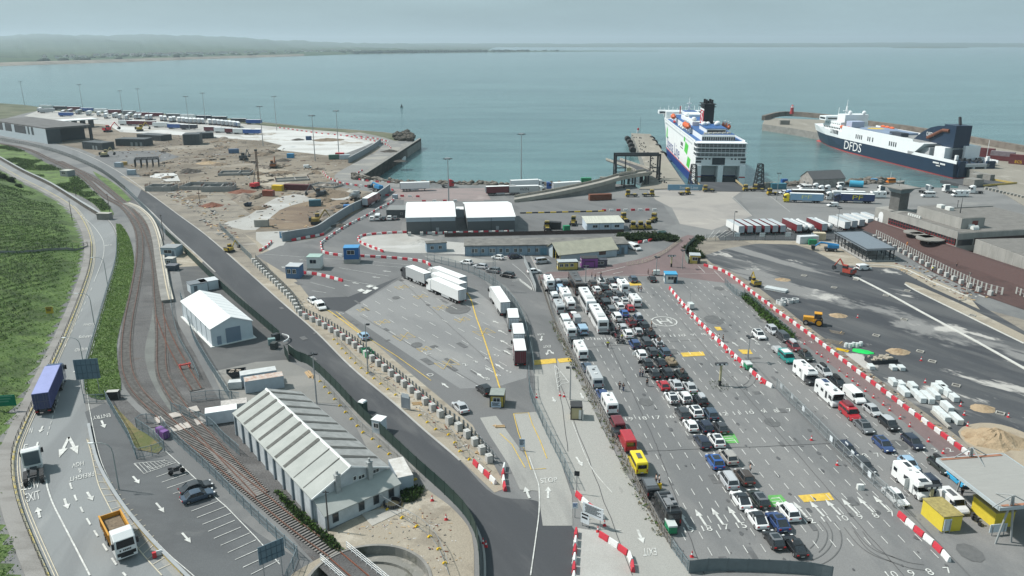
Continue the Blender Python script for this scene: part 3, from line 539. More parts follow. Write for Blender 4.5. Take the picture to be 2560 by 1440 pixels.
RIB(mb,px(SMO([E2(600,1100),C_(640,0),C_(720,210),C_(800,370),C_(900,500),C_(1000,610)])),.12,z=.12)
RIB(mb,px(SMO([C_(170,250),C_(240,450),C_(270,560),C_(270,800),C_(240,1050),C_(185,1440)])),.16,z=.12)
RIB(mb,px([C_(1000,990),C_(1090,985)]),.13,z=.12)
for y0 in(0,1):pass
RIB(mb,px(SMO([A_(0,720),A_(100,800),A_(180,890),A_(220,990)])),.12,z=.12)
for k in range(6):RIB(mb,px([A_(0,850+k*10),A_(75,870+k*4),A_(200,965+k*4)]),.1,z=.12)
RIB(mb,px([A_(850,815),A_(1130,750)]),.2,z=.12);RIB(mb,px([A_(820,780),A_(930,765)]),.2,z=.12);RIB(mb,px([A_(1010,820),A_(1110,800)]),.2,z=.12)
RIB(mb,px([A_(280,850),A_(2100,815)]),.1,z=.12);RIB(mb,px([A_(1860,740),A_(1930,810)]),.12,z=.12);RIB(mb,px([A_(2020,790),A_(2120,890)]),.12,z=.12)
for x0,x1 in((2340,2440),(2440,2520)):pass
for a,b in(([(1610,1320),(1640,1400)]),([(2400,720),(2560,655)]),([(2330,470),(2380,500)])):pass
for k in range(5):RIB(mb,[g(*A_(1960+k*40,470-k*4)),g(*A_(2020+k*60,388-k*1))],.14,z=.12)
RIB(mb,px([(1880,540),(1830,492)]),.15,z=.12);RIB(mb,px([(1920,487),(1975,530)]),.12,z=.12)
ST(mb.mk('yard_markings',linep))
mb=MB()
for pts in([(2090,985),(2150,1080),(2200,1250),(2290,1500),(2440,1970)],[(1710-640+1220,0)]and[(690,1180),(760,1210),(1000,1390),(1080,1440)]):
 RIB(mb,px(SMO([Q2(*p)for p in pts],4)),.28,z=.12)
RIB(mb,px([Q3(800,0),Q3(1100,250),Q3(1400,440),Q3(1750,690)]),.16,z=.12)
for f,x,y,w in((Q2,1455,955,3),(Q2,1645,1050,3),(Q2,1845,1160,3),(Q2,1260,1305,3),(Q2,1070,1180,2.5),(Q3,1480,250,4),(Q3,1680,375,2.5),(Q3,1910,525,4),(Q3,2280,205,4),(Q2,2060,1280,3)):
 c=g(*f(x,y));d_=(math.cos(HF),math.sin(HF));n_=(-d_[1],d_[0]);k=w/2
 K=lambda a,b_:(c[0]+d_[0]*a*k+n_[0]*b_*k,c[1]+d_[1]*a*k+n_[1]*b_*k)
 for a,b_ in(((-1,-1),(1,1)),((-1,1),(1,-1)),((-1,-1),(1,-1)),((-1,1),(1,1)),((-1,0),(1,0))):RIB(mb,[K(*a),K(*b_)],.09,z=.12)
G1=q(1280,780)
for pts in([(15,1020),(165,1012),(200,1120),(280,1290),(350,1470)],[(15,1020),(60,1200),(130,1400),(190,1580),(340,1570)],[(-120,1220),(0,1330),(60,1440),(130,1560)]):RIB(mb,px([G1(*p)for p in pts]),.14,z=.12)
ST(mb.mk('yellow_lines',ypaint))
mb=MB();tm=M('tyre_marks',(.115,.118,.119),.8,var=.2)
for f,pts in((D_,[(430,900),(500,1000),(480,1100),(420,1170)]),(D_,[(580,900),(640,1020),(620,1150),(500,1260),(300,1310),(0,1300)]),(D_,[(860,1000),(1000,1180),(1200,1290),(1400,1360),(1580,1390)]),(D_,[(760,960),(900,1130),(1060,1240),(1320,1330)]),(R_,[(-240,520),(-180,600),(-200,700),(-300,760)])):
 for o_ in(0,.3):RIB(mb,OFS(px(SMO([f(*p)for p in pts],6)),o_*4),.14,z=.11)
for x,y,r_ in((1614,1006,1.2),(2015,914,1.3),(1683,880,1.1),(2247,1113,1.2),(1145,773,2.8),(1042,863,1.1),(990,745,.9),(2425,1383,1.4),(1930,1057,1.2),(1797,722,1.2),(1786,800,2.2)):
 c=g(x,y);mb.add([(c[0]+r_*1.2*math.cos(a),c[1]+r_*math.sin(a)*1.5,.11)for a in[2*math.pi*i/9 for i in range(9)]],[tuple(range(9))])
ST(mb.mk('tyre_marks',tm))
#  RAILWAY
railm=M('rail_steel',(.165,.09,.068),.6,metal=.3,var=.4,scale=.3);sleep=M('sleeper',(.20,.19,.18),.9,var=.35,scale=1)
_trk=[]
def track(pts,gauge=1.75,lb0='track',sl=.62,rm=None):
 line=px(SMO(pts,8));root=T('railway_track',lb0,'railway track',(*line[len(line)//2],0));b0=(root.location.x,root.location.y)
 loc=[(x-b0[0],y-b0[1])for x,y in line];mb=MB();_trk.append(1)
 for x,y,a in walk(loc,sl):mb.box(x,y,.05,.26,gauge+1.0,.14+.009*len(_trk),a)
 o=mb.mk('sleepers',sleep,root)
 for s_ in(-1,1):
  RIB(MB(),OFS(loc,s_*gauge/2),.13,z=.19+.009*len(_trk),h=.16).mk('rail',rm or railm,root)
 return line
rustr=M('rusty_rail',(.17,.065,.04),.7,metal=.2,var=.35,scale=.4)
t1=track([(-60,352),(60,371),(130,402),(205,441),(262,491),(312,522),(345,575),(350,640),(338,720),(322,800),(315,870),(320,930),(345,980),(395,1032),(445,1078),(540,1152),(600,1203),(651,1244),(712,1296),(772,1342),(835,1387)],lb0='long railway track curving down to the turntable')
track([(150,404),(230,446),(300,500),(356,560),(385,640),(395,740),(403,830),(405,920),(420,965),(455,1022),(485,1058),(515,1092),(570,1152),(622,1205),(655,1240)],lb0='middle railway track running beside the platform')
track([(399,790),(415,832),(435,875),(460,920),(478,952),(492,976)],lb0='short siding track ending at the red buffer stop',rm=rustr)
pitwall=MB();n_=40
pitwall.loft([[(TT_C[0]+r_*math.cos(2*math.pi*i/n_),TT_C[1]+r_*math.sin(2*math.pi*i/n_),z)for i in range(n_)]for r_,z in((TT_R,0.05),(TT_R,-1.3),(TT_R-1.5,-1.32),(TT_R-1.55,-1.7),(.05,-1.72))],cap=False)
ST(pitwall.mk('turntable_pit',GM('pit_concrete',(.20,.20,.185),[((.10,.105,.08),.25,.45,.6,1,.9),((.3,.29,.26),.3,.58,.68,1,.7)])))
ribbon_ring=[(TT_C[0]+(TT_R+.2)*math.cos(2*math.pi*i/60),TT_C[1]+(TT_R+.2)*math.sin(2*math.pi*i/60))for i in range(61)]
ST(RIB(MB(),ribbon_ring,.4,z=0,h=.14).mk('pit_kerb',CND))
a_=hd((835,387+1000),(897,1440));p0=g(835,1387)
tt=T('turntable_bridge','railway turntable bridge with white railings across its round pit','turntable',(p0[0],p0[1],0),a_);LB=14.5
MB().box(LB/2,0,-.6,LB,3.0,.62).mk('deck',GM('deck_plates',(.16,.19,.21),[((.24,.27,.29),.6,.5,.56,1,.8)]),tt)
for s_ in(-1,1):
 MB().box(LB/2,s_*.875,.03,LB,.13,.16).mk('rail',rustr,tt)
 mb=MB()
 for k in range(13):mb.box(k*LB/12,s_*2.0,-.3,.08,.08,1.45)
 for z in(.35,.72,1.08):mb.box(LB/2,s_*2.0,z,LB,.06,.07)
 mb.mk('railing',WH,tt)
bs=g(463,922);tr=T('buffer_stop','red steel buffer stop at the end of the short siding','buffer stop',(*bs,0),hd((460,915),(475,945)))
rd=M('buffer_red',(.55,.10,.09),.5,var=.1);mb=MB()
for s_ in(-1,1):mb.box(-.6,s_*.9,.2,2.4,.22,.25).box(.3,s_*.9,.2,.22,.22,1.2)
mb.mk('frame',rd,tr);MB().box(.45,0,.95,.3,2.4,.35).mk('beam',rd,tr)
mb=MB()
for pts in([(422,1038),(452,1030),(458,1042),(432,1048)],[(466,1024),(492,1017),(500,1030),(476,1034)],[(385,1048),(402,1043),(414,1056),(396,1062)],[(414,1078),(428,1071),(445,1079),(424,1086)],[(436,1068),(452,1061),(468,1073),(448,1080)],[(458,1062),(470,1057),(482,1070),(470,1074)],[(485,1052),(502,1044),(518,1056),(494,1066)]):
 P=px(pts);mb.prism(P,.02,.3)
ST(mb.mk('level_crossing',M('crossing_panels',(.40,.37,.34),.8,var=.2,scale=.4)))
plat=px(SMO([(316,512),(345,525),(375,555),(392,600),(402,660),(412,720),(420,757)],6))
pr=T('station_platform','narrow curved railway platform with pale edges beside the tracks','platform',(*plat[10],0));L0=plat[10]
loc=[(x-L0[0],y-L0[1])for x,y in plat]
RIB(MB(),loc,3.0,z=0,h=.85).mk('slab',CND,pr);RIB(MB(),OFS(loc,1.2),.5,z=.852,h=.02).mk('edge_strip',M('platform_edge',(.5,.47,.4),.8,var=.15),pr);RIB(MB(),OFS(loc,.4),.25,z=.852,h=.02).mk('edge_line',M('platform_line',(.5,.44,.32),.8,var=.15),pr)
#  HILLSIDE
def seg_d(p,line):
 best=1e9;sg=1
 for a,b_ in zip(line,line[1:]):
  dx,dy=b_[0]-a[0],b_[1]-a[1];L2=dx*dx+dy*dy or 1;t=max(0,min(1,((p[0]-a[0])*dx+(p[1]-a[1])*dy)/L2))
  ex,ey=p[0]-a[0]-dx*t,p[1]-a[1]-dy*t;d=ex*ex+ey*ey
  if d<best:best=d;sg=1 if dx*ey-dy*ex<0 else-1
 return math.sqrt(best),sg
from mathutils import noise as mno
edge=[g(*p)for p in SMO(LL,3)]
def hill_z(x,y,d):
 k=max(0,min(1,(d-2.6)/6));k=k*k*(3-2*k)
 return k*(min(14,.33*max(0,d-2.6))+.7*mno.noise(Vector((x*.07,y*.07,0)))+.5*k*mno.noise(Vector((x*.25,y*.25,3))))
GX=np.arange(-420,-40,2.2);GY=np.arange(46,440,2.2);vs=[];idx={};fs=[];dg={}
for i,x in enumerate(GX):
 for j,y in enumerate(GY):
  d,s_=seg_d((x,y),edge)
  if s_>0 and 1.6<d<90:dg[i,j]=d;idx[i,j]=len(vs);vs.append((x,y,hill_z(x,y,d)-.02))
for(i,j)in idx:
 if all(k in idx for k in((i+1,j),(i,j+1),(i+1,j+1))):fs.append((idx[i,j],idx[i+1,j],idx[i+1,j+1],idx[i,j+1]))
ST(MB().add(vs,fs).mk('hillside',green,None,True))
strip=[g(*p)for p in SMO([(290,560),(305,565),(325,600),(335,660),(322,740),(305,800),(292,860),(295,920),(302,975),(262,1000),(215,985),(214,930),(238,840),(265,745),(290,655),(293,602)],3)]
SH('grass_strip',strip,green,True,z=.11)
bank=[g(*p)for p in SMO([(0,360),(60,378),(120,410),(190,440),(230,475),(258,500),(285,535),(262,540),(240,515),(200,490),(160,476),(120,456),(70,432),(20,405),(-20,385),(-60,370),(-60,352)],3)]
SH('grass_bank',bank,green,True,z=.112)
SH('grass_bank',[(232,428),(270,448),(300,470),(328,500),(318,505),(285,478),(240,440)],green,z=.11)
SH('grass_bank',[(285,1000),(300,1015),(340,1060),(345,1075),(395,1100),(410,1118),(395,1135),(345,1125),(318,1090),(285,1025)],GM('dry_grass',(.17,.145,.07),[((.10,.12,.045),.3,.45,.6,1,.9),((.26,.22,.13),.4,.58,.7,1,.7)],bump=.6),z=.113)
SH('gravel_beside_track',[(265,990),(300,985),(345,1030),(395,1068),(345,1075),(300,1030)],ballast,z=.114)
def LV(name,pts_fn,n,size,mats,lb0,kind='stuff',sd0=1,per=3):
 """a mass of leaf-sized faces growing from the ground"""
 r_=np.random.default_rng(sd0);P=pts_fn(n,r_);n=len(P);P=np.repeat(P,per,0);m_=len(P)
 hgt=r_.random(m_)*P[:,3]*size*1.25
 P=P[:,:3]+r_.normal(0,1,(m_,3))*np.array([size*.55,size*.55,0])*P[:,3:4];P[:,2]+=hgt
 a=r_.uniform(0,6.283,m_);tl=r_.uniform(-1.35,1.35,m_);s_=size*r_.uniform(.28,.62,m_)
 ux=np.stack([np.cos(a),np.sin(a),np.zeros(m_)],1)*s_[:,None];vy=np.stack([-np.sin(a)*np.sin(tl),np.cos(a)*np.sin(tl),np.cos(tl)*.9+.1],1)*s_[:,None]
 V=np.stack([P-ux*.6,P+ux*.6,P+ux*.25+vy,P-ux*.25+vy*.9],1).reshape(-1,3)
 me=D.meshes.new(name);me.vertices.add(len(V));me.vertices.foreach_set('co',V.ravel().astype(np.float32))
 me.loops.add(len(V));me.loops.foreach_set('vertex_index',np.arange(len(V),dtype=np.int32));me.polygons.add(m_)
 me.polygons.foreach_set('loop_start',np.arange(0,len(V),4,dtype=np.int32));me.polygons.foreach_set('loop_total',np.full(m_,4,dtype=np.int32))
 mats=mats if isinstance(mats,list)else[mats]
 for mm in mats:me.materials.append(mm)
 if len(mats)>1:me.polygons.foreach_set('material_index',r_.integers(0,len(mats),m_).astype(np.int32))
 me.update();me.validate();o=D.objects.new(name,me);C.objects.link(o);return tag(o,lb0,None,None,kind)if kind else o
gorse=[leafmat('gorse_leaf',(.030,.047,.023),.85,var=.35,scale=.3,spec=.15),leafmat('bramble_leaf',(.046,.071,.030),.85,var=.3,scale=.4,spec=.15),leafmat('fern_leaf',(.075,.14,.035),.85,var=.3,scale=.4,spec=.15)]
grassl=[leafmat('grass_blade',(.095,.175,.045),.85,var=.3,scale=.3,spec=.15),leafmat('grass_blade_light',(.145,.22,.06),.85,var=.3,scale=.5,spec=.15)]
dk=list(dg.items())
_fp=sorted(px([(-40,702),(60,672),(130,648),(180,632),(216,618)]))
def fpath(x):return lerp(_fp,x)if x>_fp[0][0]-9 else-99
def scrub(n,r_):
 out=[]
 while len(out)<n:
  (i,j),d=dk[r_.integers(len(dk))];x=GX[i]+r_.uniform(-1.1,1.1);y=GY[j]+r_.uniform(-1.1,1.1)
  if d<7 or abs(y-fpath(x))<2.2 or x<-1.0*y*.70-25:continue
  v_=mno.noise(Vector((x*.035,y*.035,1.3)))+.6*mno.noise(Vector((x*.11,y*.11,4)))+min(.35,(d-9)*.05)
  if v_>0:out.append((x,y,hill_z(x,y,d),min(1.3,.35+v_*.9)))
 return np.array(out)
LV('hillside_scrub',scrub,42000,.5,gorse,'dark gorse and bramble scrub on the hillside',sd0=2,per=2)
def tufts(n,r_):
 out=[]
 while len(out)<n:
  (i,j),d=dk[r_.integers(len(dk))];x=GX[i]+r_.uniform(-1.1,1.1);y=GY[j]+r_.uniform(-1.1,1.1)
  if d<3 or abs(y-fpath(x))<1.6 or x<-1.0*y*.70-25 or y>260:continue
  out.append((x,y,hill_z(x,y,d),r_.uniform(.4,.9)))
 return np.array(out)
LV('hillside_grass',tufts,24000,.4,grassl+gorse[2:],'long grass on the hillside',sd0=3,per=2)
def IPL(poly,zf=.1,lo=.5,hi=1.1,test=None):
 xs=[p[0]for p in poly];ys_=[p[1]for p in poly]
 def f(n,r_):
  out=[]
  while len(out)<n:
   x=r_.uniform(min(xs),max(xs));y=r_.uniform(min(ys_),max(ys_))
   if INS((x,y),poly)and(test is None or test(x,y)):out.append((x,y,zf,r_.uniform(lo,hi)))
  return np.array(out)
 return f
LV('strip_grass',IPL(strip,lo=.3,hi=.6),11000,.36,grassl,'tall bright grass between the road and the railway',sd0=4,per=2)
LV('bank_scrub',IPL(bank,test=lambda x,y:mno.noise(Vector((x*.05,y*.05,8)))>.05,hi=1.1),9000,.6,gorse,'low scrub on the railway bank',sd0=5,per=2)
ivy=px([(1540,580),(1600,585),(1690,590),(1680,603),(1640,612),(1600,618),(1565,606)])
for k in range(9):
 c_=g(1560+k*14.5,592+abs(4-k)*.6+(k%3)*3);o=LV('shrub',IPL([(c_[0]+2.6*math.cos(a),c_[1]+2.6*math.sin(a))for a in[i*.785 for i in range(8)]],lo=.4,hi=.95),260,1.2,gorse[:2],None,None,sd0=20+k)
 tag(o,'dark green shrub in the hedge clump beside the parked white van','shrub','shrubs in the hedge behind the open shed')
for k in range(12):
 c_=g(1863+k*9.6,745+k*8.8);o=LV('shrub',IPL([(c_[0]+.9*math.cos(a),c_[1]+2.0*math.sin(a))for a in[i*.785 for i in range(8)]],lo=.5,hi=1.0),200,.9,[gorse[1],grassl[0]],None,None,sd0=40+k)
 tag(o,'leafy green shrub in the hedge strip along the grey fence','shrub','shrubs in the hedge strip of the check-in lot')
for k in range(7):
 c_=g(1722+abs(k-3)*9,598+k*8.5-(6 if k>4 else 0));o=LV('shrub',IPL([(c_[0]+1.5*math.cos(a),c_[1]+2.3*math.sin(a))for a in[i*.785 for i in range(8)]],lo=.4,hi=.9),150,.9,gorse[:2],None,None,sd0=60+k)
 tag(o,'green bush along the curved fence by the yellow kiosk','shrub','bushes along the curved fence')
wv=px(SMO([(690,1230),(740,1275),(770,1300),(800,1330),(830,1350),(850,1375),(830,1372),(790,1335),(745,1300)],3,True))
LV('weeds',IPL(wv,lo=.3,hi=.8),700,.6,gorse,'green weeds along the foot of the old goods shed',sd0=9)
LV('weeds',IPL(px([(1000,1235),(1030,1220),(1058,1228),(1040,1252),(1010,1258)]),lo=.3,hi=.8),350,.6,gorse,'green weeds beside the small container',sd0=10)
LV('weeds',IPL([p for p in OFS([g(1383+i*13.6,806+i*27)for i in range(21)],.3)]+[p for p in OFS([g(1383+i*13.6,806+i*27)for i in range(21)],-1.0)][::-1],lo=.3,hi=.7),420,.42,[leafmat('dry_weed',(.15,.13,.075),.9,var=.3),gorse[2],leafmat('straw_weed',(.22,.19,.12),.9,var=.3)],'dry weeds along the timber fence of the queue lot',sd0=12)
LV('weeds',IPL([(g(1797,965)[0]+2*math.cos(a),g(1797,965)[1]+3*math.sin(a))for a in[i*.785 for i in range(8)]],lo=.2,hi=.5),60,.28,gorse,'weeds at the foot of the floodlight post',sd0=13)
for k,(x,y,h_)in enumerate(((10,462,5),(30,466,4),(48,480,3.2),(-10,450,6))):
 c_=g(x,y);t_=T('tree',('taller','middle','smallest','edge')[k]+' dark shrubby tree beside the hill road at the left edge','tree',(*c_,0),0,'dark trees beside the hill road')
 tb=MB().tb((0,0,0),(.2,0,h_*.6),.18,6,.08).tb((.1,0,h_*.35),(.9,.3,h_*.75),.08,5,.03).tb((.1,0,h_*.4),(-.8,.2,h_*.8),.08,5,.03);tb.mk('trunk',M('bark',(.06,.05,.04),.9),t_)
 r_=np.random.default_rng(70+k)
 def crown(n,rr_):
  a=rr_.uniform(0,6.28,n);u=rr_.random(n)**.5;zz=rr_.uniform(.35,1,n);w_=np.sin(zz*2.6)*h_*.42
  return np.stack([u*w_*np.cos(a),u*w_*np.sin(a),zz*h_-.4,np.ones(n)*.8],1)
 o=LV('crown',crown,420,.8,gorse[:2],None,None,sd0=80+k);o.parent=t_
mb=MB();r_=random.Random(21);pm_=M('asphalt_patch',(.115,.118,.12),.8,var=.25,scale=.7);sm_=M('tar_seam',(.07,.072,.075),.7,var=.3)
for k in range(46):
 p=g(r_.uniform(1450,2350),r_.uniform(720,1420))
 if INS(p,lotp)or INS(p,lot2p):mb.box(p[0],p[1],.1,r_.uniform(.5,3.5),r_.uniform(.4,1.6),.012,HL+R(r_.choice([0,0,90])))
for k in range(30):
 p=g(r_.uniform(700,1300),r_.uniform(690,950));mb.box(p[0],p[1],.1,r_.uniform(.6,4),r_.uniform(.4,1.6),.012,HF)
ST(mb.mk('asphalt_patches',pm_));mb=MB()
for a,b_ in(((1500,810),(1640,1110)),((1640,1110),(1760,1440)),((1700,800),(2040,1190)),((2040,1190),(2260,1440)),((1400,960),(1580,1440)),((1000,700),(1250,930)),((900,790),(1200,965)),((830,830),(1230,1120)),((700,680),(1000,640)),((1460,870),(1750,850)),((1600,1130),(2080,1110)),((1390,900),(1420,1130))):
 A,B=g(*a),g(*b_);n_=14;RIB(mb,[(A[0]+(B[0]-A[0])*i/n_+r_.uniform(-.12,.12),A[1]+(B[1]-A[1])*i/n_+r_.uniform(-.12,.12))for i in range(n_+1)],.09,z=.112)
ST(mb.mk('tar_seams',sm_));mb=MB()
for k in range(170):
 p=g(r_.uniform(1420,2420),r_.uniform(720,1430));s_=r_.uniform(.12,.5)
 if INS(p,lotp)or INS(p,lot2p):mb.add([(p[0]+s_*r_.uniform(.6,1)*math.cos(a),p[1]+s_*1.6*r_.uniform(.6,1)*math.sin(a),.113)for a in[2*math.pi*i/8 for i in range(8)]],[tuple(range(8))])
ST(mb.mk('oil_stains',M('oil_stain',(.09,.092,.095),.6,var=.3)))
#  BUILDINGS
def frame(a,b,c=None):
 A,B=g(*a),g(*b);h=math.atan2(B[1]-A[1],B[0]-A[0]);Wd=math.hypot(B[0]-A[0],B[1]-A[1]);dep=0
 if c:Cc=g(*c);dep=-(Cc[0]-A[0])*math.sin(h)+(Cc[1]-A[1])*math.cos(h)
 return A,h,Wd,dep
BG=M('window_glass',(.03,.036,.042),.15,var=.2,scale=.3,spec=.6)
def WN(par,x,z,w,h,y=0.0,side='f',fr=None,gl=None):
 """a framed window proud of the wall: sides f(ront, y=0), l(eft, x=const), r(ight), b"""
 mb=MB();mg=MB()
 def bx(m_,u,zz,ww,hh,t,off):
  if side in 'fb':
   s_=-1 if side=='f' else 1;m_.box(u+ww/2,y+s_*(off+t/2),zz,ww,t,hh)
  else:
   s_=-1 if side=='l' else 1;m_.box(y+s_*(off+t/2),u+ww/2,zz,t,ww,hh)
 bx(mb,x-.08,z-.08,w+.16,.08,.07,.005);bx(mb,x-.08,z+h,w+.16,.08,.07,.005);bx(mb,x-.08,z,.08,h,.07,.005);bx(mb,x+w,z,.08,h,.07,.005)
 if w>.8:bx(mb,x+w/2-.03,z,.06,h,.06,.005)
 if h>1.3:bx(mb,x,z+h*.5-.03,w,.06,.06,.008)
 o=mb.mk('window',fr or OFW,par);bx(mg,x,z,w,h,.02,.012);mg.mk('pane',gl or BG,o);return o
def door(par,x,w,h,y=0.0,side='f',m=None,z=0.0):
 mb=MB();s_=-1 if side in 'fl' else 1
 if side in 'fb':mb.box(x+w/2,y+s_*.03,z+.03,w,.06,h)
 else:mb.box(y+s_*.03,x+w/2,z+.03,.06,w,h)
 o=mb.mk('door',m or M('door_grey',(.12,.14,.16),.6),par);hb=MB()
 if side in 'fb':hb.box(x+w*.88,y+s_*.085,z+1.0,.04,.05,.2)
 else:hb.box(y+s_*.085,x+w*.88,z+1.0,.05,.04,.2)
 hb.mk('handle',STL,o);return o
def gable(name,lb0,cat,fr_,eave,ridge,wallm,roofm,along='y',over=.25,skirt=None,roof_t=.14):
 A,h,Wd,dep=fr_;t=T(name,lb0,cat,(*A,0),h);mb=MB()
 if along=='y':mb.loft([[(0,y,-.1),(Wd,y,-.1),(Wd,y,eave),(Wd/2,y,ridge),(0,y,eave)]for y in(0,dep)])
 else:mb.loft([[(x,0,-.1),(x,dep,-.1),(x,dep,eave),(x,dep/2,ridge),(x,0,eave)]for x in(0,Wd)])
 mb.mk('wall',wallm,t);rb=MB()
 sl=(ridge-eave)/((Wd if along=='y' else dep)/2)
 for s_ in(0,1):
  if along=='y':
   x0=-over if s_==0 else Wd+over;z0=eave-over*sl
   rb.loft([[(x0,y,z0+.02),(Wd/2,y,ridge+.02),(Wd/2,y,ridge+roof_t),(x0,y,z0+roof_t)]for y in(-over,dep+over)])
  else:
   y0=-over if s_==0 else dep+over;z0=eave-over*sl
   rb.loft([[(x,y0,z0+.02),(x,dep/2,ridge+.02),(x,dep/2,ridge+roof_t),(x,y0,z0+roof_t)]for x in(-over,Wd+over)])
 o=rb.mk('roof',roofm,t);return t,Wd,dep,o
lightm=M('pale_cladding',(.50,.56,.60),.55,var=.05)
whiter=M('white_roofing',(.72,.74,.74),.5,var=.05,scale=.2)
fr_=frame((532,867),(634,845),(471,791));ev=hz(532,867,823)
t,Wd,dep,rf=gable('white_shed','white gabled shed with one grey roller door beside the railway','shed',fr_,ev,ev+1.9,lightm,whiter)
MB().box(Wd*.52,-.04,.05,Wd*.36,.08,ev*.86).mk('roller_door',M('blue_grey_shutter',(.16,.21,.27),.5,var=.08,scale=3,stretch=(1,1,12)),t)
door(t,Wd*.12,.95,2.2,m=M('shutter_door',(.2,.25,.31),.5))
mb=MB()
for k in range(7):mb.box(-.05,dep*(k+.02)/6.05,0,.12,.16,ev-.15)
mb.mk('wall_ribs',M('rib_grey',(.62,.66,.68),.6),t);MB().box(Wd/2,dep/2,-.02,Wd+1.1,dep+1.1,.2).mk('plinth',OFW,t)
mb=MB()
for k in range(9):
 for s_ in(-1,1):
  mb.loft([[(Wd/2+s_*(Wd/2+.2),y,ev+.03),(Wd/2,y,ev+2.02),(Wd/2,y,ev+2.08),(Wd/2+s_*(Wd/2+.2),y,ev+.09)]for y in(dep*k/8-.06,dep*k/8+.06)])
mb.mk('roof_seams',M('seam_grey',(.62,.64,.65),.5),rf)
for k,(x,y,c_)in enumerate(((495,727,(.16,.18,.2)),(522,721,(.5,.53,.55)))):
 A=g(x,y);o=T('flat_roofed_hut',('grey flat-roofed hut behind the white shed','pale flat-roofed hut at the back corner of the white shed')[k],'hut',(*A,0),fr_[1],'flat roofed huts behind the white shed')
 MB().box(0,0,0,4.6,3.6,2.5).mk('wall',lightm,o);MB().box(0,0,2.5,4.9,3.9,.15).mk('roof',M('hut_roof_%d'%k,c_,.7),o);door(o,-1.4,.9,2,-1.8)
aw=M('whitewashed_wall',(.52,.56,.58),.8,var=.22,scale=.5,dirt=(.34,.37,.39));ar=M('asbestos_roof',(.36,.378,.36),.8,var=.2,scale=.35,stretch=(1,1,1),dirt=(.29,.31,.295));ard=M('weathered_roof_shaded',(.29,.30,.295),.85,var=.25,scale=.6)  # ard: same weathered roof, darkened to paint shade on the right slope
A,h,Wl,_=frame((815,1326),(1000,1243));A0=g(787,1306);dv=(math.cos(h),math.sin(h))
Lw=dist((787,1306),(592,1085));ld=math.hypot(A0[0]-A[0],A0[1]-A[1]);ev=hz(787,1306,1246);rg=ev+2.6
gs=T('goods_shed','long old whitewashed goods shed with striped gabled roof and front lean-to','shed',(*A0,0),h);Wd=Wl*1.0
Bk=g(592,1085);yb=-(Bk[0]-A0[0])*math.sin(h)+(Bk[1]-A0[1])*math.cos(h);xs_=(Bk[0]-A0[0])*math.cos(h)+(Bk[1]-A0[1])*math.sin(h)
skw=lambda x,y:(x+xs_*y/yb,y)
def shp(pts):return[(*skw(x,y),z)for x,y,z in pts]
mb=MB();mb.loft([shp([(0,y,-.1),(Wd,y,-.1),(Wd,y,ev),(Wd/2,y,rg),(0,y,ev)])for y in(0,yb)]);mb.mk('wall',aw,gs)
for s_,mm in((0,ar),(1,ard)):
 x0=-.3 if s_==0 else Wd+.3
 rb=MB();rb.loft([shp([(x0,y,ev-.06),(Wd/2,y,rg+.03),(Wd/2,y,rg+.17),(x0,y,ev+.1)])for y in(-.3,yb+.3)]);ro=rb.mk('roof',mm,gs);sb=MB()
 for k in range(9):
  y=yb*(.09+k*.106);w_=.42
  e=.28 if(s_==0 and k<2)else 0
  if s_==0 and k<2:w_=.12
  sb.loft([shp([(x0+(Wd/2-x0)*.03,yy,ev+.12+.03),(Wd/2-(Wd/2-x0)*.02,yy,rg+.17),(Wd/2-(Wd/2-x0)*.02,yy,rg+.2),(x0+(Wd/2-x0)*.03,yy,ev+.2)])for yy in(y,y+w_*2)])
 sb.mk('roof_lights',M('dark_roof_light',(.085,.088,.082),.75,var=.4,scale=1.5),ro)
MB().loft([shp([(Wd/2-.28,y,rg+.1),(Wd/2+.28,y,rg+.1),(Wd/2,y,rg+.32)])for y in(-.32,yb+.32)]).mk('ridge',M('ridge_white',(.6,.62,.61),.7),gs)
MB().loft([[(-.3,-.32,ev-.1),(Wd/2,-.32,rg+.0),(Wd/2,-.32,rg+.25),(-.3,-.32,ev+.15)],[(-.3,-.22,ev-.1),(Wd/2,-.22,rg+.0),(Wd/2,-.22,rg+.25),(-.3,-.22,ev+.15)]]).loft([[(Wd+.3,-.32,ev-.1),(Wd/2,-.32,rg+.0),(Wd/2,-.32,rg+.25),(Wd+.3,-.32,ev+.15)],[(Wd+.3,-.22,ev-.1),(Wd/2,-.22,rg+.0),(Wd/2,-.22,rg+.25),(Wd+.3,-.22,ev+.15)]]).mk('barge_board',WH,gs)
mb=MB()
for k in range(10):p_=skw(-.12,yb*k/9.2+.3);mb.box(p_[0],p_[1],0,.35,.4,ev-.2,math.atan2(xs_,yb)*-1)
mb.mk('buttress',M('grey_buttress',(.22,.26,.29),.8,var=.15),gs)
lt=MB();lw=Wl;xo=(A[0]-A0[0])*math.cos(h)+(A[1]-A0[1])*math.sin(h);yo=-(A[0]-A0[0])*math.sin(h)+(A[1]-A0[1])*math.cos(h);le=2.35
lt.loft([[(x,yo,-.1),(x,0,-.1),(x,0,3.6),(x,yo,le)]for x in(xo,xo+lw)]);lto=lt.mk('lean_to',aw,gs)
MB().loft([[(x,yo-.3,le-.05),(x,.0,3.62),(x,.0,3.74),(x,yo-.3,le+.09)]for x in(xo-.2,xo+lw+.2)]).mk('lean_to_roof',ar,lto)
for fx in(.13,.47,.67,.88):WN(lto,xo+lw*fx-.4,.75,.8,1.25,yo,fr=M('dark_frame',(.09,.10,.11),.7))
WN(gs,Wd*.53,4.15,.45,.6,0);WN(gs,Wd*.60,3.95,1.0,.55,0);WN(gs,Wd*.80,3.95,1.0,.55,0)
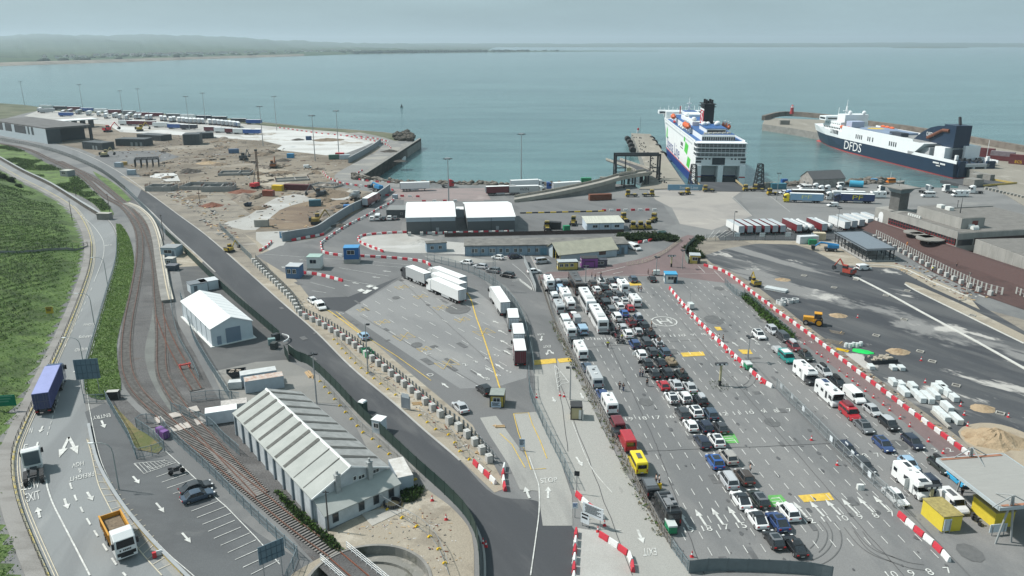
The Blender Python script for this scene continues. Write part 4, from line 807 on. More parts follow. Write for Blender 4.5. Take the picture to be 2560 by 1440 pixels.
for fx in(.31,.74):MB().box(Wd*fx,-.3,3.0,.75,.6,3.3).box(Wd*fx,-.3,6.3,.9,.75,.15).box(Wd*fx,-.3,6.45,.3,.3,.5).mk('chimney',M('chimney_stone',(.33,.35,.35),.85,var=.25,scale=1.5),gs)
gw=M('charcoal_cladding',(.085,.095,.10),.6,var=.06,scale=2,stretch=(8,8,.1));gb=M('blue_grey_band',(.30,.36,.41),.6,var=.05)
for k,(a,b_,top,fr2)in enumerate((((1017,586),(1139,583),545,508),((1169,582),(1287,579),545,505))):
 A,h,Wd,_=frame(a,b_);ev=hz(a[0],a[1],top);dep=28.0;rg=ev+1.2
 t=T('warehouse',('left grey warehouse with bright white roof and dark lower cladding','right grey warehouse with bright white roof and dark lower cladding')[k],'warehouse',(*A,0),h,'pair of white roofed warehouses')
 MB().box(Wd/2,dep/2,0,Wd,dep,ev).mk('wall',gw,t);MB().box(Wd/2,-.03,ev*.76,Wd+.06,.06,ev*.24).mk('band',gb,t)
 MB().loft([[(x,-.35,ev+.0),(x,dep/2,rg+.9),(x,dep+.35,ev),(x,dep+.35,ev+.2),(x,dep/2,rg+1.1),(x,-.35,ev+.2)]for x in(-.3,Wd+.3)]).mk('roof',whiter,t)
 MB().box(Wd*.5,-.08,0,.12,.12,ev).mk('downpipe',M('pipe_dark',(.03,.03,.035),.6),t)
 for fx in(.6,):door(t,Wd*fx,1.1,2.2,m=M('grey_door',(.25,.27,.28),.6))
bluew=M('blue_grey_panels',(.21,.29,.36),.7,var=.15,scale=1.2,stretch=(6,6,.3));flatr=M('mossy_flat_roof',(.20,.195,.18),.9,var=.35,scale=.5,dirt=(.10,.10,.095))
A,h,Wd,_=frame((1163,640),(1400,637));t=T('office_range','long low blue-grey office range with weathered flat roof','office building',(*A,0),h);dep=9;ht=3.2;W2=Wd*1.72
MB().box(W2/2,dep/2,0,W2,dep,ht).mk('wall',bluew,t);MB().box(W2/2,dep/2,ht,W2+.7,dep+.7,.35).mk('roof',flatr,t)
mb=MB()
for k in range(22):mb.box(k*W2/21,-.05,0,.14,.1,ht)
mb.mk('wall_ribs',M('blue_rib',(.12,.17,.22),.7),t)
for fx in(.04,.06,.1,.15,.165,.21,.25,.3,.33,.38,.43):WN(t,W2*fx,1.1,.85,1.2)
for fx in(.89,.93):WN(t,W2*fx,1.1,.85,1.2)
door(t,W2*.46,2.0,2.3,m=M('teal_door',(.10,.22,.30),.6));door(t,W2*.96,1,2.2)
A,h,Wd,dp=frame((1067,632),(1117,629));t=T('site_office','blue-grey cabin with brown roof at the left end of the office range','cabin',(*A,0),h)
MB().box(Wd/2,1.7,0,Wd,3.4,3).mk('wall',bluew,t);MB().box(Wd/2,1.7,3,Wd+.3,3.7,.25).mk('roof',flatr,t);WN(t,Wd*.2,1.1,1,1);WN(t,Wd*.6,1.1,1,1)
A,h,Wd,dp=frame((966,545),(1017,545));t=T('annex','low charcoal annex attached at the left of the white-roofed warehouses','annex',(*A,0),h)
MB().box(Wd/2,5,0,Wd,9,3).mk('wall',gw,t);MB().box(Wd/2,5,3,Wd,9.2,.2).mk('roof',M('annex_roof',(.2,.21,.21),.8),t);WN(t,Wd*.7,1.4,.8,.6)
A,h,Wd,dp=frame((1139,545),(1165,545));t=T('link_block','small pale block between the two white-roofed warehouses','annex',(*A,0),h);MB().box(Wd/2,3,0,Wd,5,3.2).mk('wall',lightm,t);MB().box(Wd/2,3,3.2,Wd,5.2,.2).mk('roof',whiter,t)
beige=M('lichen_roof',(.36,.355,.28),.85,var=.2,scale=.5,stretch=(1,1,1),dirt=(.27,.27,.22));slw=M('grey_blue_sheet',(.36,.42,.46),.7,var=.12,scale=1)
A,h,Wd,dep=frame((1399,655),(1542,640),(1358,637));ev=hz(1399,655,638);rg=hz(1378,646,608)
t=T('open_shed','open-ended shed with a long beige lichened roof','shed',(*A,0),h)
MB().box(Wd/2,.06,0,Wd,.12,ev).box(Wd/2,dep-.06,0,Wd,.12,ev).mk('side_wall',slw,t)
MB().loft([[(x,0,0),(x,dep,0),(x,dep,ev),(x,dep/2,rg),(x,0,ev)]for x in(Wd-.12,Wd)]).mk('end_wall',slw,t)
MB().loft([[(x,dep*.55,.0),(x,dep,0),(x,dep,ev),(x,dep*.55,rg-.25)]for x in(-.05,.07)]).loft([[(x,0,ev-.1),(x,dep/2,rg-.1),(x,dep/2,rg),(x,0,ev)]for x in(-.05,.05)]).mk('gable_sheet',slw,t)
mb=MB()
for y in(.1,dep*.33,dep*.55):mb.box(.15,y,0,.22,.22,ev+.4)
mb.mk('post',M('yellow_post',(.45,.36,.08),.6),t)
for s_ in(0,1):MB().loft([[(x,(-.4 if s_==0 else dep+.4),ev-.05),(x,dep/2,rg+.05),(x,dep/2,rg+.2),(x,(-.4 if s_==0 else dep+.4),ev+.1)]for x in(-.6,Wd+.4)]).mk('roof',beige,t)
MB().box(Wd*.74,-.05,.9,Wd*.12,.08,ev*.6).mk('shutter',M('brown_shutter',(.10,.06,.05),.7),t)
A,h,Wd,_=frame((1467,580),(1559,578));ev=hz(1467,580,559);t=T('prefab_office','white flat-topped prefab with three windows among the yellow tugs','prefab',(*A,0),h);dep=9.5
MB().box(Wd/2,dep/2,0,Wd,dep,ev).mk('wall',M('prefab_white',(.45,.53,.60),.6,var=.06),t);MB().loft([[(x,-.3,ev+.02),(x,dep+.3,ev+.5),(x,dep+.3,ev+.7),(x,-.3,ev+.2)]for x in(-.3,Wd+.3)]).mk('roof',M('cream_roof',(.46,.47,.41),.8,var=.15,stretch=(4,.2,1),scale=.5),t)
for fx in(.16,.47,.75):WN(t,Wd*fx,ev*.5,1.7,.9)
mb=MB()
for fx in(.33,.65):mb.box(Wd*fx,-.03,0,.12,.06,ev)
mb.mk('joint',M('joint_dark',(.1,.12,.14),.7),t);door(t,-.0+dep*.1,.9,2,0,'l')
A,h,Wd,dep=frame((120,360),(234,350),(0,342));ev=hz(120,360,320);t=T('terminal_shell','dark flat-roofed terminal building still under construction with white panels','building',(*A,0),h);dep=dist((120,360),(0,338))*1.1
nb=hd((120,360),(0,339));dx,dy=math.cos(nb-h),math.sin(nb-h)
Lb=dist((120,360),(-20,335));ex,ey=dx*Lb,dy*Lb;kd=M('dark_cladding',(.045,.055,.06),.6,var=.1);pal=M('pale_panel',(.42,.48,.51),.6,var=.06)
quadp=[(0,0),(Wd,0),(Wd+ex,ey),(ex,ey)]
MB().prism([(0,0),(Wd*.3,0),(Wd*.3+dx*Wd*.4,dy*Wd*.4),(Wd+dx*Wd*.4,dy*Wd*.4),(Wd+ex,ey),(ex,ey)],0,ev-1.2).mk('wall',kd,t)
MB().prism(quadp,ev-1.2,ev).mk('roof',M('membrane_roof',(.12,.12,.12),.85,var=.3,scale=.2),t)
MB().prism([(Wd-1.6,0),(Wd,0),(Wd+dx*1.6,dy*1.6),(Wd-1.6+dx*1.6,dy*1.6)],0,ev-1.2).mk('corner_pillar',kd,t)
ox,oy=-math.sin(0),0
n_x,n_y=-dy,dx
if n_x*1>0:n_x,n_y=-n_x,-n_y
def wallstrip(f0,f1,z0,z1,off,mm,nm):
 MB().prism([(ex*f0,ey*f0),(ex*f1,ey*f1),(ex*f1+n_x*off,ey*f1+n_y*off),(ex*f0+n_x*off,ey*f0+n_y*off)],z0,z1).mk(nm,mm,t)
wallstrip(0,1,0,ev*.42,.12,pal,'panel');wallstrip(0,.2,ev*.42,ev*.92,.12,pal,'panel')
for f0,f1 in((.24,.27),(.3,.33),(.53,.58),(.7,.74),(.97,1)):wallstrip(f0,f1,ev*.42,ev*.92,.12,pal,'panel')
for f0,f1 in((.34,.52),(.59,.69),(.75,.96)):wallstrip(f0,f1,ev*.42,ev*.9,.06,BG,'window')
A2=g(180,322);t=T('entrance_canopy','pale flat canopy on dark glazed posts behind the terminal shell','canopy',(*A2,0),h)
MB().box(0,6,6,42,14,.7).mk('roof',whiter,t)
for k in range(6):MB().box(-16+k*6.4,2,0,3.2,3,6).mk('post',kd,t)
def darkbox(a,b_,dep,y_top,lb0,name='plant_building',doors=0):
 A,h,Wd,_=frame(a,b_);ht=hz(a[0],a[1],y_top);t=T(name,lb0,'building',(*A,0),h)
 mb=MB().box(Wd/2,dep/2,0,Wd,dep,ht);mb.mk('wall',M('anthracite',(.05,.062,.066),.6,var=.1),t);MB().box(Wd/2,dep/2,ht,Wd+.1,dep+.1,.22).mk('parapet',M('anthracite_edge',(.075,.085,.09),.6),t)
 mb=MB()
 for k in range(int(Wd/2.2)):mb.box((k+.5)*2.2,-.04,0,.18,.08,ht)
 mb.mk('wall_ribs',M('anthracite_rib',(.025,.03,.034),.6),t)
 for k in range(doors):MB().box(Wd*(.55+.16*k),-.06,0,1.6,.08,2.6).mk('door',M('pale_door',(.22,.25,.26),.6),t)
darkbox((207,372),(257,376),9,355,'smallest dark plant building with two pale doors near the curving road',doors=2)
darkbox((290,365),(363,366),10,348,'wide low dark plant building behind the parking apron',doors=3)
darkbox((343,349),(402,353),10,336,'ribbed dark plant building at the edge of the trailer yard')
darkbox((459,363),(500,362),12,337,'tall square dark block in the middle of the construction site')
darkbox((499,347),(535,345),10,334,'low dark block directly behind the tall square one')
A,h,Wd,_=frame((338,420),(397,417));t=T('building_skeleton','bare steel frame of a small building beside the parking apron','steel frame',(*A,0),h);ht=hz(338,420,401);mb=MB()
for x in range(5):
 for y in(0,4.5,9):mb.box(Wd*x/4,y,0,.35,.35,ht)
for y in(0,4.5,9):mb.box(Wd/2,y,ht,Wd+.3,.35,.4)
for x in range(5):mb.box(Wd*x/4,4.5,ht-.02,.3,9,.35)
mb.mk('columns_and_beams',DST,t)
A,h,Wd,dep=frame((2087,612),(2162,655),(2135,590));ht=hz(2162,655,627)
t=T('steel_pavilion','long pavilion with bare dark steel frame and grey roof deck','pavilion',(*g(2164,654),0),hd((2164,654),(2232,652)));Wd=dist((2164,654),(2232,652));dl=dist((2164,654),(2087,609));hh=hd((2164,654),(2087,609))-t.rotation_euler.z
vx,vy=math.cos(hh)*dl,math.sin(hh)*dl;mb=MB();bw=MB()
for k in range(10):
 f_=k/9
 for x in(0,Wd):mb.box(x+vx*f_,vy*f_,.3,.25,.25,ht-.3,hh)
 for z in(1.2,2.3):pass
for x in(0,Wd):
 for z in(1.0,2.0,3.0):mb.tb((x,0,z),(x+vx,vy,z),.09,4)
for k in range(4):mb.box(Wd*(k+.5)/4,0,.3,.2,.2,ht-.3);mb.box(Wd*(k+.5)/4+vx,vy,.3,.2,.2,ht-.3)
for z in(1.0,2.0):mb.tb((0,0,z),(Wd,0,z),.09,4)
mb.mk('steel_frame',DST,t);MB().prism([(-.5,-.5),(Wd+.5,-.5),(Wd+vx+.5,vy+.5),(vx-.5,vy+.5)],ht,ht+.35).mk('roof_deck',M('blue_grey_deck',(.16,.19,.22),.5,var=.08),t)
MB().prism([(-.4,-.4),(Wd+.4,-.4),(Wd+vx+.4,vy+.4),(vx-.4,vy+.4)],0,.32).mk('base',pale,t)
mb=MB()
for(a,b_)in(((-.5,-.5),(vx-.5,vy+.5)),((Wd+.5,-.5),(Wd+vx+.5,vy+.5)),((-.5,-.5),(Wd+.5,-.5)),((vx-.5,vy+.5),(Wd+vx+.5,vy+.5))):mb.tb((*a,ht+.55),(*b_,ht+.55),.12,4)
mb.mk('edge_rail',DST,t)
tc=M('board_concrete',(.33,.325,.305),.85,var=.16,scale=.4,stretch=(1,1,.35),dirt=(.24,.24,.225));troof=M('gravel_roof',(.165,.16,.15),.9,var=.2,scale=.5);rdf=M('dark_red_frame',(.20,.03,.03),.5)
A0=g(2212,577);B0=g(2385,636);th=math.atan2(B0[1]-A0[1],B0[0]-A0[0]);Ln=math.hypot(B0[0]-A0[0],B0[1]-A0[1])
tt_=T('ferry_terminal','grey concrete ferry terminal with a red-framed window band and roof blocks','terminal building',(*A0,0),th)
H1=7.0;dep=45
MB().box(Ln/2,dep/2,5.1,Ln,dep,H1-5.1).box(Ln/2,dep/2,.8,Ln,dep,1.9).mk('wall',tc,tt_)
MB().box(Ln/2,dep/2+.5,0,Ln-1,dep-1,5.08).mk('recessed_wall',M('dark_brick',(.08,.055,.05),.8),tt_)  # dark brown brick set back behind the concrete bands
MB().box(Ln/2,dep/2,H1,Ln-.6,dep-.6,.12).mk('roof',troof,tt_)
MB().box(Ln/2,.12,H1,Ln,.25,.5).box(.12,dep/2,H1,.25,dep,.5).mk('parapet',tc,tt_)
wb=MB().box(Ln/2,.32,2.72,Ln-1.6,.1,2.36).mk('window_band',BG,tt_);mb=MB()
for k in range(26):mb.box(.9+k*(Ln-1.8)/25,.22,2.72,.14,.12,2.36)
mb.box(Ln/2,.22,2.75,Ln-1.6,.1,.3).box(Ln/2,.22,4.0,Ln-1.6,.1,.14).mk('frame',rdf,wb)
MB().box(Ln+.06,3.3,.9,.2,6.6,6.1).mk('end_bay',tc,tt_);MB().box(Ln+.2,3.3,2.9,.1,5.6,2.0).mk('end_bay_window',BG,tt_)
up=MB().box(Ln*.55,9.8,H1,21,9,3.6).mk('roof_block',tc,tt_);MB().box(Ln*.55,9.8,H1+3.6,20.4,8.4,.1).mk('roof_block_top',troof,up);door(up,9.5,2.2,2.6,Ln*.55+10.52,'r',M('dark_red_door',(.16,.04,.035),.6),H1)
for k in range(2):MB().box(Ln*.55-6+k*4,11,H1+3.7,2.2,1.8,1.1).mk('air_unit',OFW,tt_)
MB().tb((Ln*.55+3,11,H1+3.7),(Ln*.55+3,11,H1+9),.18,5,.06).mk('antenna',DST,tt_)
for k in range(2):
 mb=MB();x0=Ln*.86+k*1.7
 mb.loft([[(x0+.8*math.cos(a)*s_,8+yy,H1+.2+1.3*math.sin(a)*s_)for a in[i*math.pi/6 for i in range(7)]]for yy,s_ in((0,1),(2.2,1))]);mb.mk('roof_cowl',OFW,tt_)
mb=MB()
for k in range(6):mb.box(Ln*.2+k*1.1,3.5,H1+.12,.7,.5,.8)
mb.mk('roof_vents',OFW,tt_)
Wg=[g(2432,640),g(2560,690),g(2760,770)];A1=Wg[0];wh=math.atan2(Wg[2][1]-A1[1],Wg[2][0]-A1[0])
wg=T('terminal_wing','long blank concrete wing of the terminal running out of frame on the right','building',(*A1,0),wh);MB().box(38,20,0,76,40,5.6).mk('wall',tc,wg);MB().box(38,20,5.6,75,39.4,.15).mk('roof',troof,wg)
mb=MB()
for k in range(22):mb.box(k*3.5,-.02,0,.1,.06,5.6)
mb.mk('panel_joints',M('joint_pale',(.42,.42,.4),.8),wg)
for x,y in((20,12),(26,16),(34,10)):MB().cy(x,y,5.7,6.3,1.5,12).mk('roof_light',OFW,wg)
bk=T('brick_plinth_wall','sloping dark red brick plinth in front of the terminal','wall',(*A0,0),th);MB().loft([[(x,-7.5,.02),(x,0,.02),(x,0,2.6),(x,-2,2.6)]for x in(-8,Ln+40)]).mk('brick_face',M('dark_red_brick',(.075,.045,.042),.85,var=.15,scale=2),bk)
cn=T('entrance_canopy','rounded concrete entrance canopy half way along the terminal','canopy',(*g(2305,612),0),th)
MB().cy(-4,-.5,3.3,3.7,3.4,20).cy(5,-1.5,3.3,3.7,4.4,20).box(.5,-1,3.28,8,4,.42).mk('roof',CND,cn);MB().cy(-3,-1,0,3.3,.3,8).cy(5,-2,0,3.3,.3,8).mk('post',CND,cn)
a=g(2186,566);ct=T('control_tower','concrete port control tower with glazed top room','tower',(*a,0),th+R(8))
MB().box(4.5,4.5,0,10.5,9,7.2).mk('base',tc,ct);MB().box(5.4,4.5,7.2,4.4,4.4,7.3).mk('shaft',M('tower_concrete',(.12,.12,.115),.85,var=.2),ct)
MB().loft([[(5.4+s_*2.3*k,4.5+q_*2.3*k,z)for s_,q_ in((-1,-1),(1,-1),(1,1),(-1,1))]for z,k in((13.6,1.0),(15.4,1.5))]).mk('control_room_window',M('tower_glass',(.15,.21,.23),.15,spec=.6),ct)
MB().box(5.4,4.5,15.4,9.2,9.2,.35).mk('roof',CND,ct);MB().cy(4.5,4.5,15.7,18.8,.06,5).mk('antenna',DST,ct)
ar_=MB();ar_.prism([(0,0)],0,0)if 0 else None
MB().extr([(-1.1,2.2),(1.1,2.2),(1.1,5),(.7,5.8),(0,6.1),(-.7,5.8),(-1.1,5)],-.06,0).mk('arched_panel',WH,ct).location=(2.4,0,0)
A,h,Wd,dep=frame((2030,470),(2111,466));ev=hz(2030,470,458);t,Wd,dep,_r=gable('boathouse','stone-gabled boathouse with grey slate roof on the quay','boathouse',(A,h,Wd,10),4.0,7.2,M('rubble_stone',(.30,.29,.27),.85,var=.3,scale=1),M('slate_roof',(.085,.09,.095),.8,var=.15,scale=1),along='x');WN(t,3,1.2,1,1.2,0,'l');WN(t,6,1.2,1,1.2,0,'l')
def KI(name,lb0,cat,P,rz,Wd,dep,ht,wallm,roofm,wins=2,doorm=None,over=.1,trim=None,group=None,base=None,sidewin=1):
 t=T(name,lb0,cat,(*P,0),rz,group);z0=0
 if base:MB().box(0,0,0,Wd*1.05,dep*1.05,base).mk('base_blocks',conc,t);z0=base
 MB().box(0,0,z0,Wd,dep,ht).mk('wall',wallm,t);MB().box(0,0,z0+ht,Wd+2*over,dep+2*over,.14).mk('roof',roofm,t)
 for k in range(wins):WN(t,-Wd/2+Wd*(k+.3)/wins*.8,z0+ht*.45,Wd*.8/wins*.6,ht*.34,-dep/2)
 for k in range(sidewin):WN(t,-dep/2+dep*(k+.25)/sidewin*.9,z0+ht*.45,dep*.5/sidewin,ht*.34,-Wd/2,'l')
 if doorm:door(t,Wd*.22,.85,min(2,ht*.82),-dep/2,'f',doorm,z0)
 if trim:
  for sx in(-1,1):
   for sy in(-1,1):MB().box(sx*Wd/2,sy*dep/2,z0,.16,.16,ht).mk('corner_trim',trim,t)
  mb=MB();mb.box(0,-dep/2-.03,z0+ht-.22,Wd,.07,.22).box(0,-dep/2-.03,z0,Wd,.07,.18).mk('edge_trim',trim,t)
 return t
yk=M('kiosk_yellow',(.62,.50,.05),.5,var=.08);mossr=M('mossy_yellow_roof',(.38,.32,.12),.85,var=.35,scale=1.5,dirt=(.2,.17,.07));graym=M('grey_roof',(.36,.40,.42),.7,var=.1);blk=M('black_trim',(.03,.03,.032),.6)
KI('ticket_kiosk','yellow and black kiosk with sign board at the freight lot gate','kiosk',g(1244,1010),R(-4),2.6,3.0,2.5,M('dull_yellow',(.42,.33,.06),.6,var=.15),M('green_grey_roof',(.24,.27,.25),.8,var=.15),1,None,trim=blk)
KI('ticket_kiosk','black-roofed cream and black booth with a white door on the exit road','kiosk',g(1440,1043),R(-2),2.0,2.2,2.6,M('cream_panel',(.42,.37,.22),.6),M('black_roof',(.04,.042,.045),.7),0,OFW,trim=blk)
KI('ticket_kiosk','yellow flat kiosk with mossy roof and sign on its end, nearest the camera','kiosk',g(2350,1306),HL+R(92),2.9,4.6,2.5,yk,mossr,1,None,sidewin=2)
KI('ticket_kiosk','yellow kiosk standing under the grey canopy','kiosk',g(2478,1296),HL+R(92),3.0,4.6,2.5,yk,mossr,2,None,sidewin=2)
KI('ticket_kiosk','small weathered yellow kiosk at the top of the red road by the bushes','kiosk',g(1736,656),R(-8),3.2,3.4,2.6,M('dull_kiosk_yellow',(.46,.37,.1),.6,var=.15),graym,1,blk)
KI('site_cabin','yellow-walled cabin with pale roof below the open shed','cabin',g(1418,672),R(6),6.0,3.0,2.5,M('dull_kiosk_yellow',(.46,.37,.1),.6),graym,3,None,trim=blk)
t=KI('site_cabin','purple container cabin with dark front frames beside the yellow-walled cabin','cabin',g(1472,666),R(4),5.0,3.0,2.9,M('purple_panel',(.20,.06,.24),.6),M('black_roof',(.04,.042,.045),.7),0)
mb=MB();mb.box(0,-1.62,0,3,.1,.12).box(-1.5,-1.62,0,.12,.1,2).box(1.5,-1.62,0,.12,.1,2).box(0,-1.62,2,3,.1,.12).mk('front_frame',blk,t)
KI('site_cabin','dark grey low cabin on the right of the purple one','cabin',g(1500,664),R(4),4.0,2.6,2.0,M('dark_cabin',(.06,.06,.085),.6),M('dark_cabin_roof',(.05,.055,.07),.7),1)
KI('check_booth','blue-roofed white booth with open front in the queue lot','booth',g(1675,705),R(-3),3.4,3.2,2.7,OFW,M('sky_blue_roof',(.05,.30,.52),.5,var=.06),1,blk,trim=M('blue_trim',(.05,.22,.36),.5))
KI('check_booth','bright blue square booth raised on pale blocks','booth',g(881,655),R(4),4.6,4.0,3.6,M('strong_blue',(.02,.11,.30),.6,var=.08),M('light_blue_roof',(.07,.26,.5),.6),1,base=1.4)
KI('check_booth','white booth with pale green roof and dark red poster','booth',g(789,671),R(-2),4.0,4.0,3.4,OFW,M('sage_roof',(.30,.42,.38),.7),1,base=.6)
KI('check_booth','blue and white booth with pale roof at the left end of the lanes','booth',g(738,692),R(-4),4.0,4.0,3.6,M('dull_blue',(.07,.15,.28),.6),M('pale_grey_roof',(.42,.45,.47),.7),2)
KI('guard_hut','small white guard hut with window beside the green mesh fence','hut',g(949,1078),R(-22),1.9,1.9,2.5,lightm,WH,1,None)
KI('site_office','pale blue-grey hut with flat grey roof by the platform fence','hut',g(431,638),R(-3),5.0,5.0,3.0,M('hut_blue',(.34,.42,.48),.7),M('hut_grey_roof',(.26,.28,.29),.8),1,M('hut_door',(.14,.18,.22),.6))
KI('shelter','small glazed shelter with pale roof on the platform','shelter',g(428,662),R(-5),2.6,2.4,2.2,M('shelter_grey',(.25,.28,.3),.6),M('shelter_roof',(.45,.45,.42),.7),1)
KI('shelter','dark low shelter with blue corner further down the platform','shelter',g(432,675),R(-5),3.0,2.6,1.6,M('shelter_dark',(.07,.09,.11),.6),M('shelter_roof_dark',(.12,.13,.15),.7),0)
KI('signal_hut','pale green-roofed hut on the grassy bank by the far track','hut',g(170,440),R(-24),5.5,4.5,3.0,M('hut_stone',(.22,.24,.25),.8),M('hut_pale_roof',(.40,.42,.38),.8),1)
KI('gate_box','stone box with yellow notice beside the railway bridge','hut',g(263,548),R(-6),5.0,2.6,2.4,M('gate_stone',(.22,.21,.19),.85,var=.2),conc,0)
P=g(2470,1290);cn=T('check_in_canopy','large flat grey canopy on slanted white masts over the check-in lanes','canopy',(*P,0),HL+R(92));
zt=5.6;MB().prism([(-6.5,-6.6),(4.4,-6.6),(4.4,6.4),(-6.5,6.4)],zt,zt+.4).mk('roof',M('canopy_grey',(.30,.30,.285),.6,var=.08,scale=.6,stretch=(1,6,1)),cn)
fas=MB()
for(x0,y0,x1,y1)in((-6.6,-6.7,4.5,-6.7),(-6.6,6.5,4.5,6.5)):fas.box((x0+x1)/2,y0,zt-.05,x1-x0,.18,.5)
fas.box(-6.65,0,zt-.05,.18,13.2,.5).box(4.55,0,zt-.05,.18,13.2,.5).mk('fascia',M('canopy_edge',(.38,.43,.45),.5),cn)
MB().box(-1,6.2,zt+.42,10,.5,.05).box(-1,-6.3,zt+.42,10,.5,.05).mk('rust_gutter',M('rust_gutter_brown',(.33,.16,.1),.8,var=.3),cn)
for(x,y)in((-4.5,6.2),(2.6,6.2),(-1,-6.5)):
 mb=MB();mb.tb((x-1.2,y,0),(x,y,zt+2),.16,6).tb((x+1.2,y,0),(x,y,zt+2),.16,6).tb((x,y,zt+2),(x-2.8,y,zt+.4),.08,5).tb((x,y,zt+2),(x+2.8,y,zt+.4),.08,5).tb((x,y,zt+2),(x,y-3 if y>0 else y+3,zt+.4),.08,5);mb.mk('mast',M('mast_grey',(.30,.32,.32),.5),cn)
#  PIERS
def quay(name,pts,z0,z1,lb0,mtop,wallm_=None):
 P=px(pts);c=P[0];t=T(name,lb0,'pier',(*c,0));L_=[(x-c[0],y-c[1])for x,y in P]
 MB().prism(L_,z0,z1).mk('pier_wall',wallm_ or CND,t);v,f=fill([L_],z1+.01);MB().add(v,f).mk('pier_deck',mtop,t);return t,c
pierm=GM('pier_concrete',(.245,.23,.198),[((.22,.205,.175),.08,.45,.62,3,.9),((.36,.34,.30),.1,.57,.68,2,.6),((.13,.12,.10),.5,.67,.74,1.5,.8)],rot=R(85))
t,c=quay('ferry_pier',[(1598,474),(1640,474),(1720,472),(1700,445),(1660,385),(1626,336),(1578,334),(1592,365),(1606,400),(1618,435)],-8,.35,'long concrete ferry pier alongside the white ferry',pierm)
mb=MB();r_=random.Random(4)
for k in range(60):
 f_=r_.random();p=g(1600+f_*70-r_.random()*20,340+f_*120);
 if INS(p,px([(1598,474),(1720,472),(1626,336),(1578,334)])):mb.box(p[0]-c[0],p[1]-c[1],.36,.6,.5,.5,r_.random()*3)
mb.mk('bollard_posts',DST,t)
for k,(x,y)in enumerate(((1571,345),(1576,353),(1580,362),(1583,372),(1632,345),(1638,353),(1647,365),(1660,384))):
 p=g(x,y);o=MB().tb((p[0],p[1],-1.0),(p[0]+.01,p[1]+6,-1.0),2.0,12).mk('rubber_fender',tyre);tag(o,'big black rubber fender hanging on the '+('left' if k<4 else 'right')+' side of the ferry pier','fender','rubber fenders of the ferry pier')
p=g(1592,331);t=T('beacon','small red and white beacon post at the outer end of the ferry pier','beacon',(p[0],p[1]-6,.35));MB().box(0,0,0,1.6,1.6,2).mk('base',WH,t);MB().box(0,0,2,1.2,1.2,1.6).mk('lantern',redp,t);MB().cy(1.5,0,0,12,.09,5).mk('antenna',DST,t)
t,c=quay('harbour_pier',[(1906,311),(1990,323),(2052,334),(2300,392),(2480,440),(2500,480),(2700,600),(3000,700),(3000,455),(2760,405),(2560,380),(2300,330),(2150,312),(2050,300),(1940,296),(1912,298)],-8,.3,'long harbour pier curving out behind the navy blue freight ferry',pierm)
ow=px([(1908,301),(1960,290),(2060,297),(2160,313),(2300,333),(2560,381),(2760,407),(3000,458)]);wo=[(x-c[0],y-c[1])for x,y in ow]
RIB(MB(),SMO(wo,4),3.0,z=0,h=4.2).mk('parapet_wall',GM('sea_wall_stone',(.175,.155,.135),[((.12,.105,.09),.2,.45,.6,2,.9)]),t)
p=g(1978,296);lh=T('lighthouse','small red harbour lighthouse on the pier head','lighthouse',(*p,4),0,None,.75);MB().cy(0,0,0,7,2.6,10,1.7).mk('tower',M('lighthouse_red',(.33,.04,.045),.6,var=.1),lh);MB().cy(0,0,7,7.5,2.4,10).mk('gallery',redp,lh);MB().cy(0,0,7.5,9.6,1.2,8).mk('lantern',headl,lh);MB().cy(0,0,9.6,11,1.5,8,.1).mk('dome',redp,lh)
p=g(1960,312);t=T('pier_hut','low stone hut below the red lighthouse','hut',(p[0],p[1],.3));MB().box(0,0,0,8,4,3.4).mk('wall',CND,t);MB().box(0,0,3.4,8.4,4.4,.3).mk('roof',conc,t)
def boat(P,rz,lb0,hullc,cabc,L_=12,cat='boat'):
 t=T('workboat',lb0,cat,(P[0],P[1],SEA),rz);w=L_*.32
 MB().loft([[(x,w/2*k,-.2),(x,w/2*k*1.1,z),(x,-w/2*k*1.1,z),(x,-w/2*k,-.2)]for x,k,z in((-L_/2,.85,1.2),(-L_*.2,1,1.2),(L_*.2,.95,1.5),(L_*.42,.5,1.9),(L_/2,.06,2.1))]).mk('hull',hullc,t)
 MB().box(-L_*.08,0,1.2,L_*.3,w*.6,2.3).mk('wheelhouse',cabc,t);MB().box(-L_*.08,0,2.5,L_*.305,w*.61,.6).mk('window',BG,t);MB().cy(-L_*.1,0,3.5,6.5,.06,5).mk('mast',WH,t);MB().box(-L_*.35,0,1.1,L_*.2,w*.5,.5).mk('deck_gear',rust,t)
boat(g(1970,318,SEA),R(170),'small red workboat with white cabin moored under the pier head',redp,WH,14)
boat(g(998,402,SEA),R(60),'white motor boat moored at the dark quay wall of the construction site',WH,OFW,13)
boat(g(2230,462,SEA),R(10),'grey and orange pilot boat on the slipway behind the control tower',CND,orange,14)
t=T('harbour_buoy','lone dark navigation buoy out on the open water','buoy',(*g(1004,268,SEA),SEA));MB().cy(0,0,-.3,.8,1.6,10).mk('float',DST,t);MB().cy(0,0,.8,4,.8,6,.15).mk('tower',DST,t)
ql=px([(1050,351),(912,441)]);t=T('quay_wall','dark sheet-piled quay wall running out from the construction site','wall',(*ql[0],0));lq=[(0,0),(ql[1][0]-ql[0][0],ql[1][1]-ql[0][1])]
MB().box(0,0,0,.1,.1,.1)if 0 else None
mb=MB()
for x,y,a in walk(lq,3.0):mb.box(x,y,-7,1.9,1.2,8.3,a)
mb.mk('sheet_piles',GM('pile_dark',(.055,.05,.045),[((.10,.09,.075),.3,.5,.6,1,.8)]),t);RIB(MB(),lq,1.4,z=1.3,h=.25).mk('capping',CND,t)
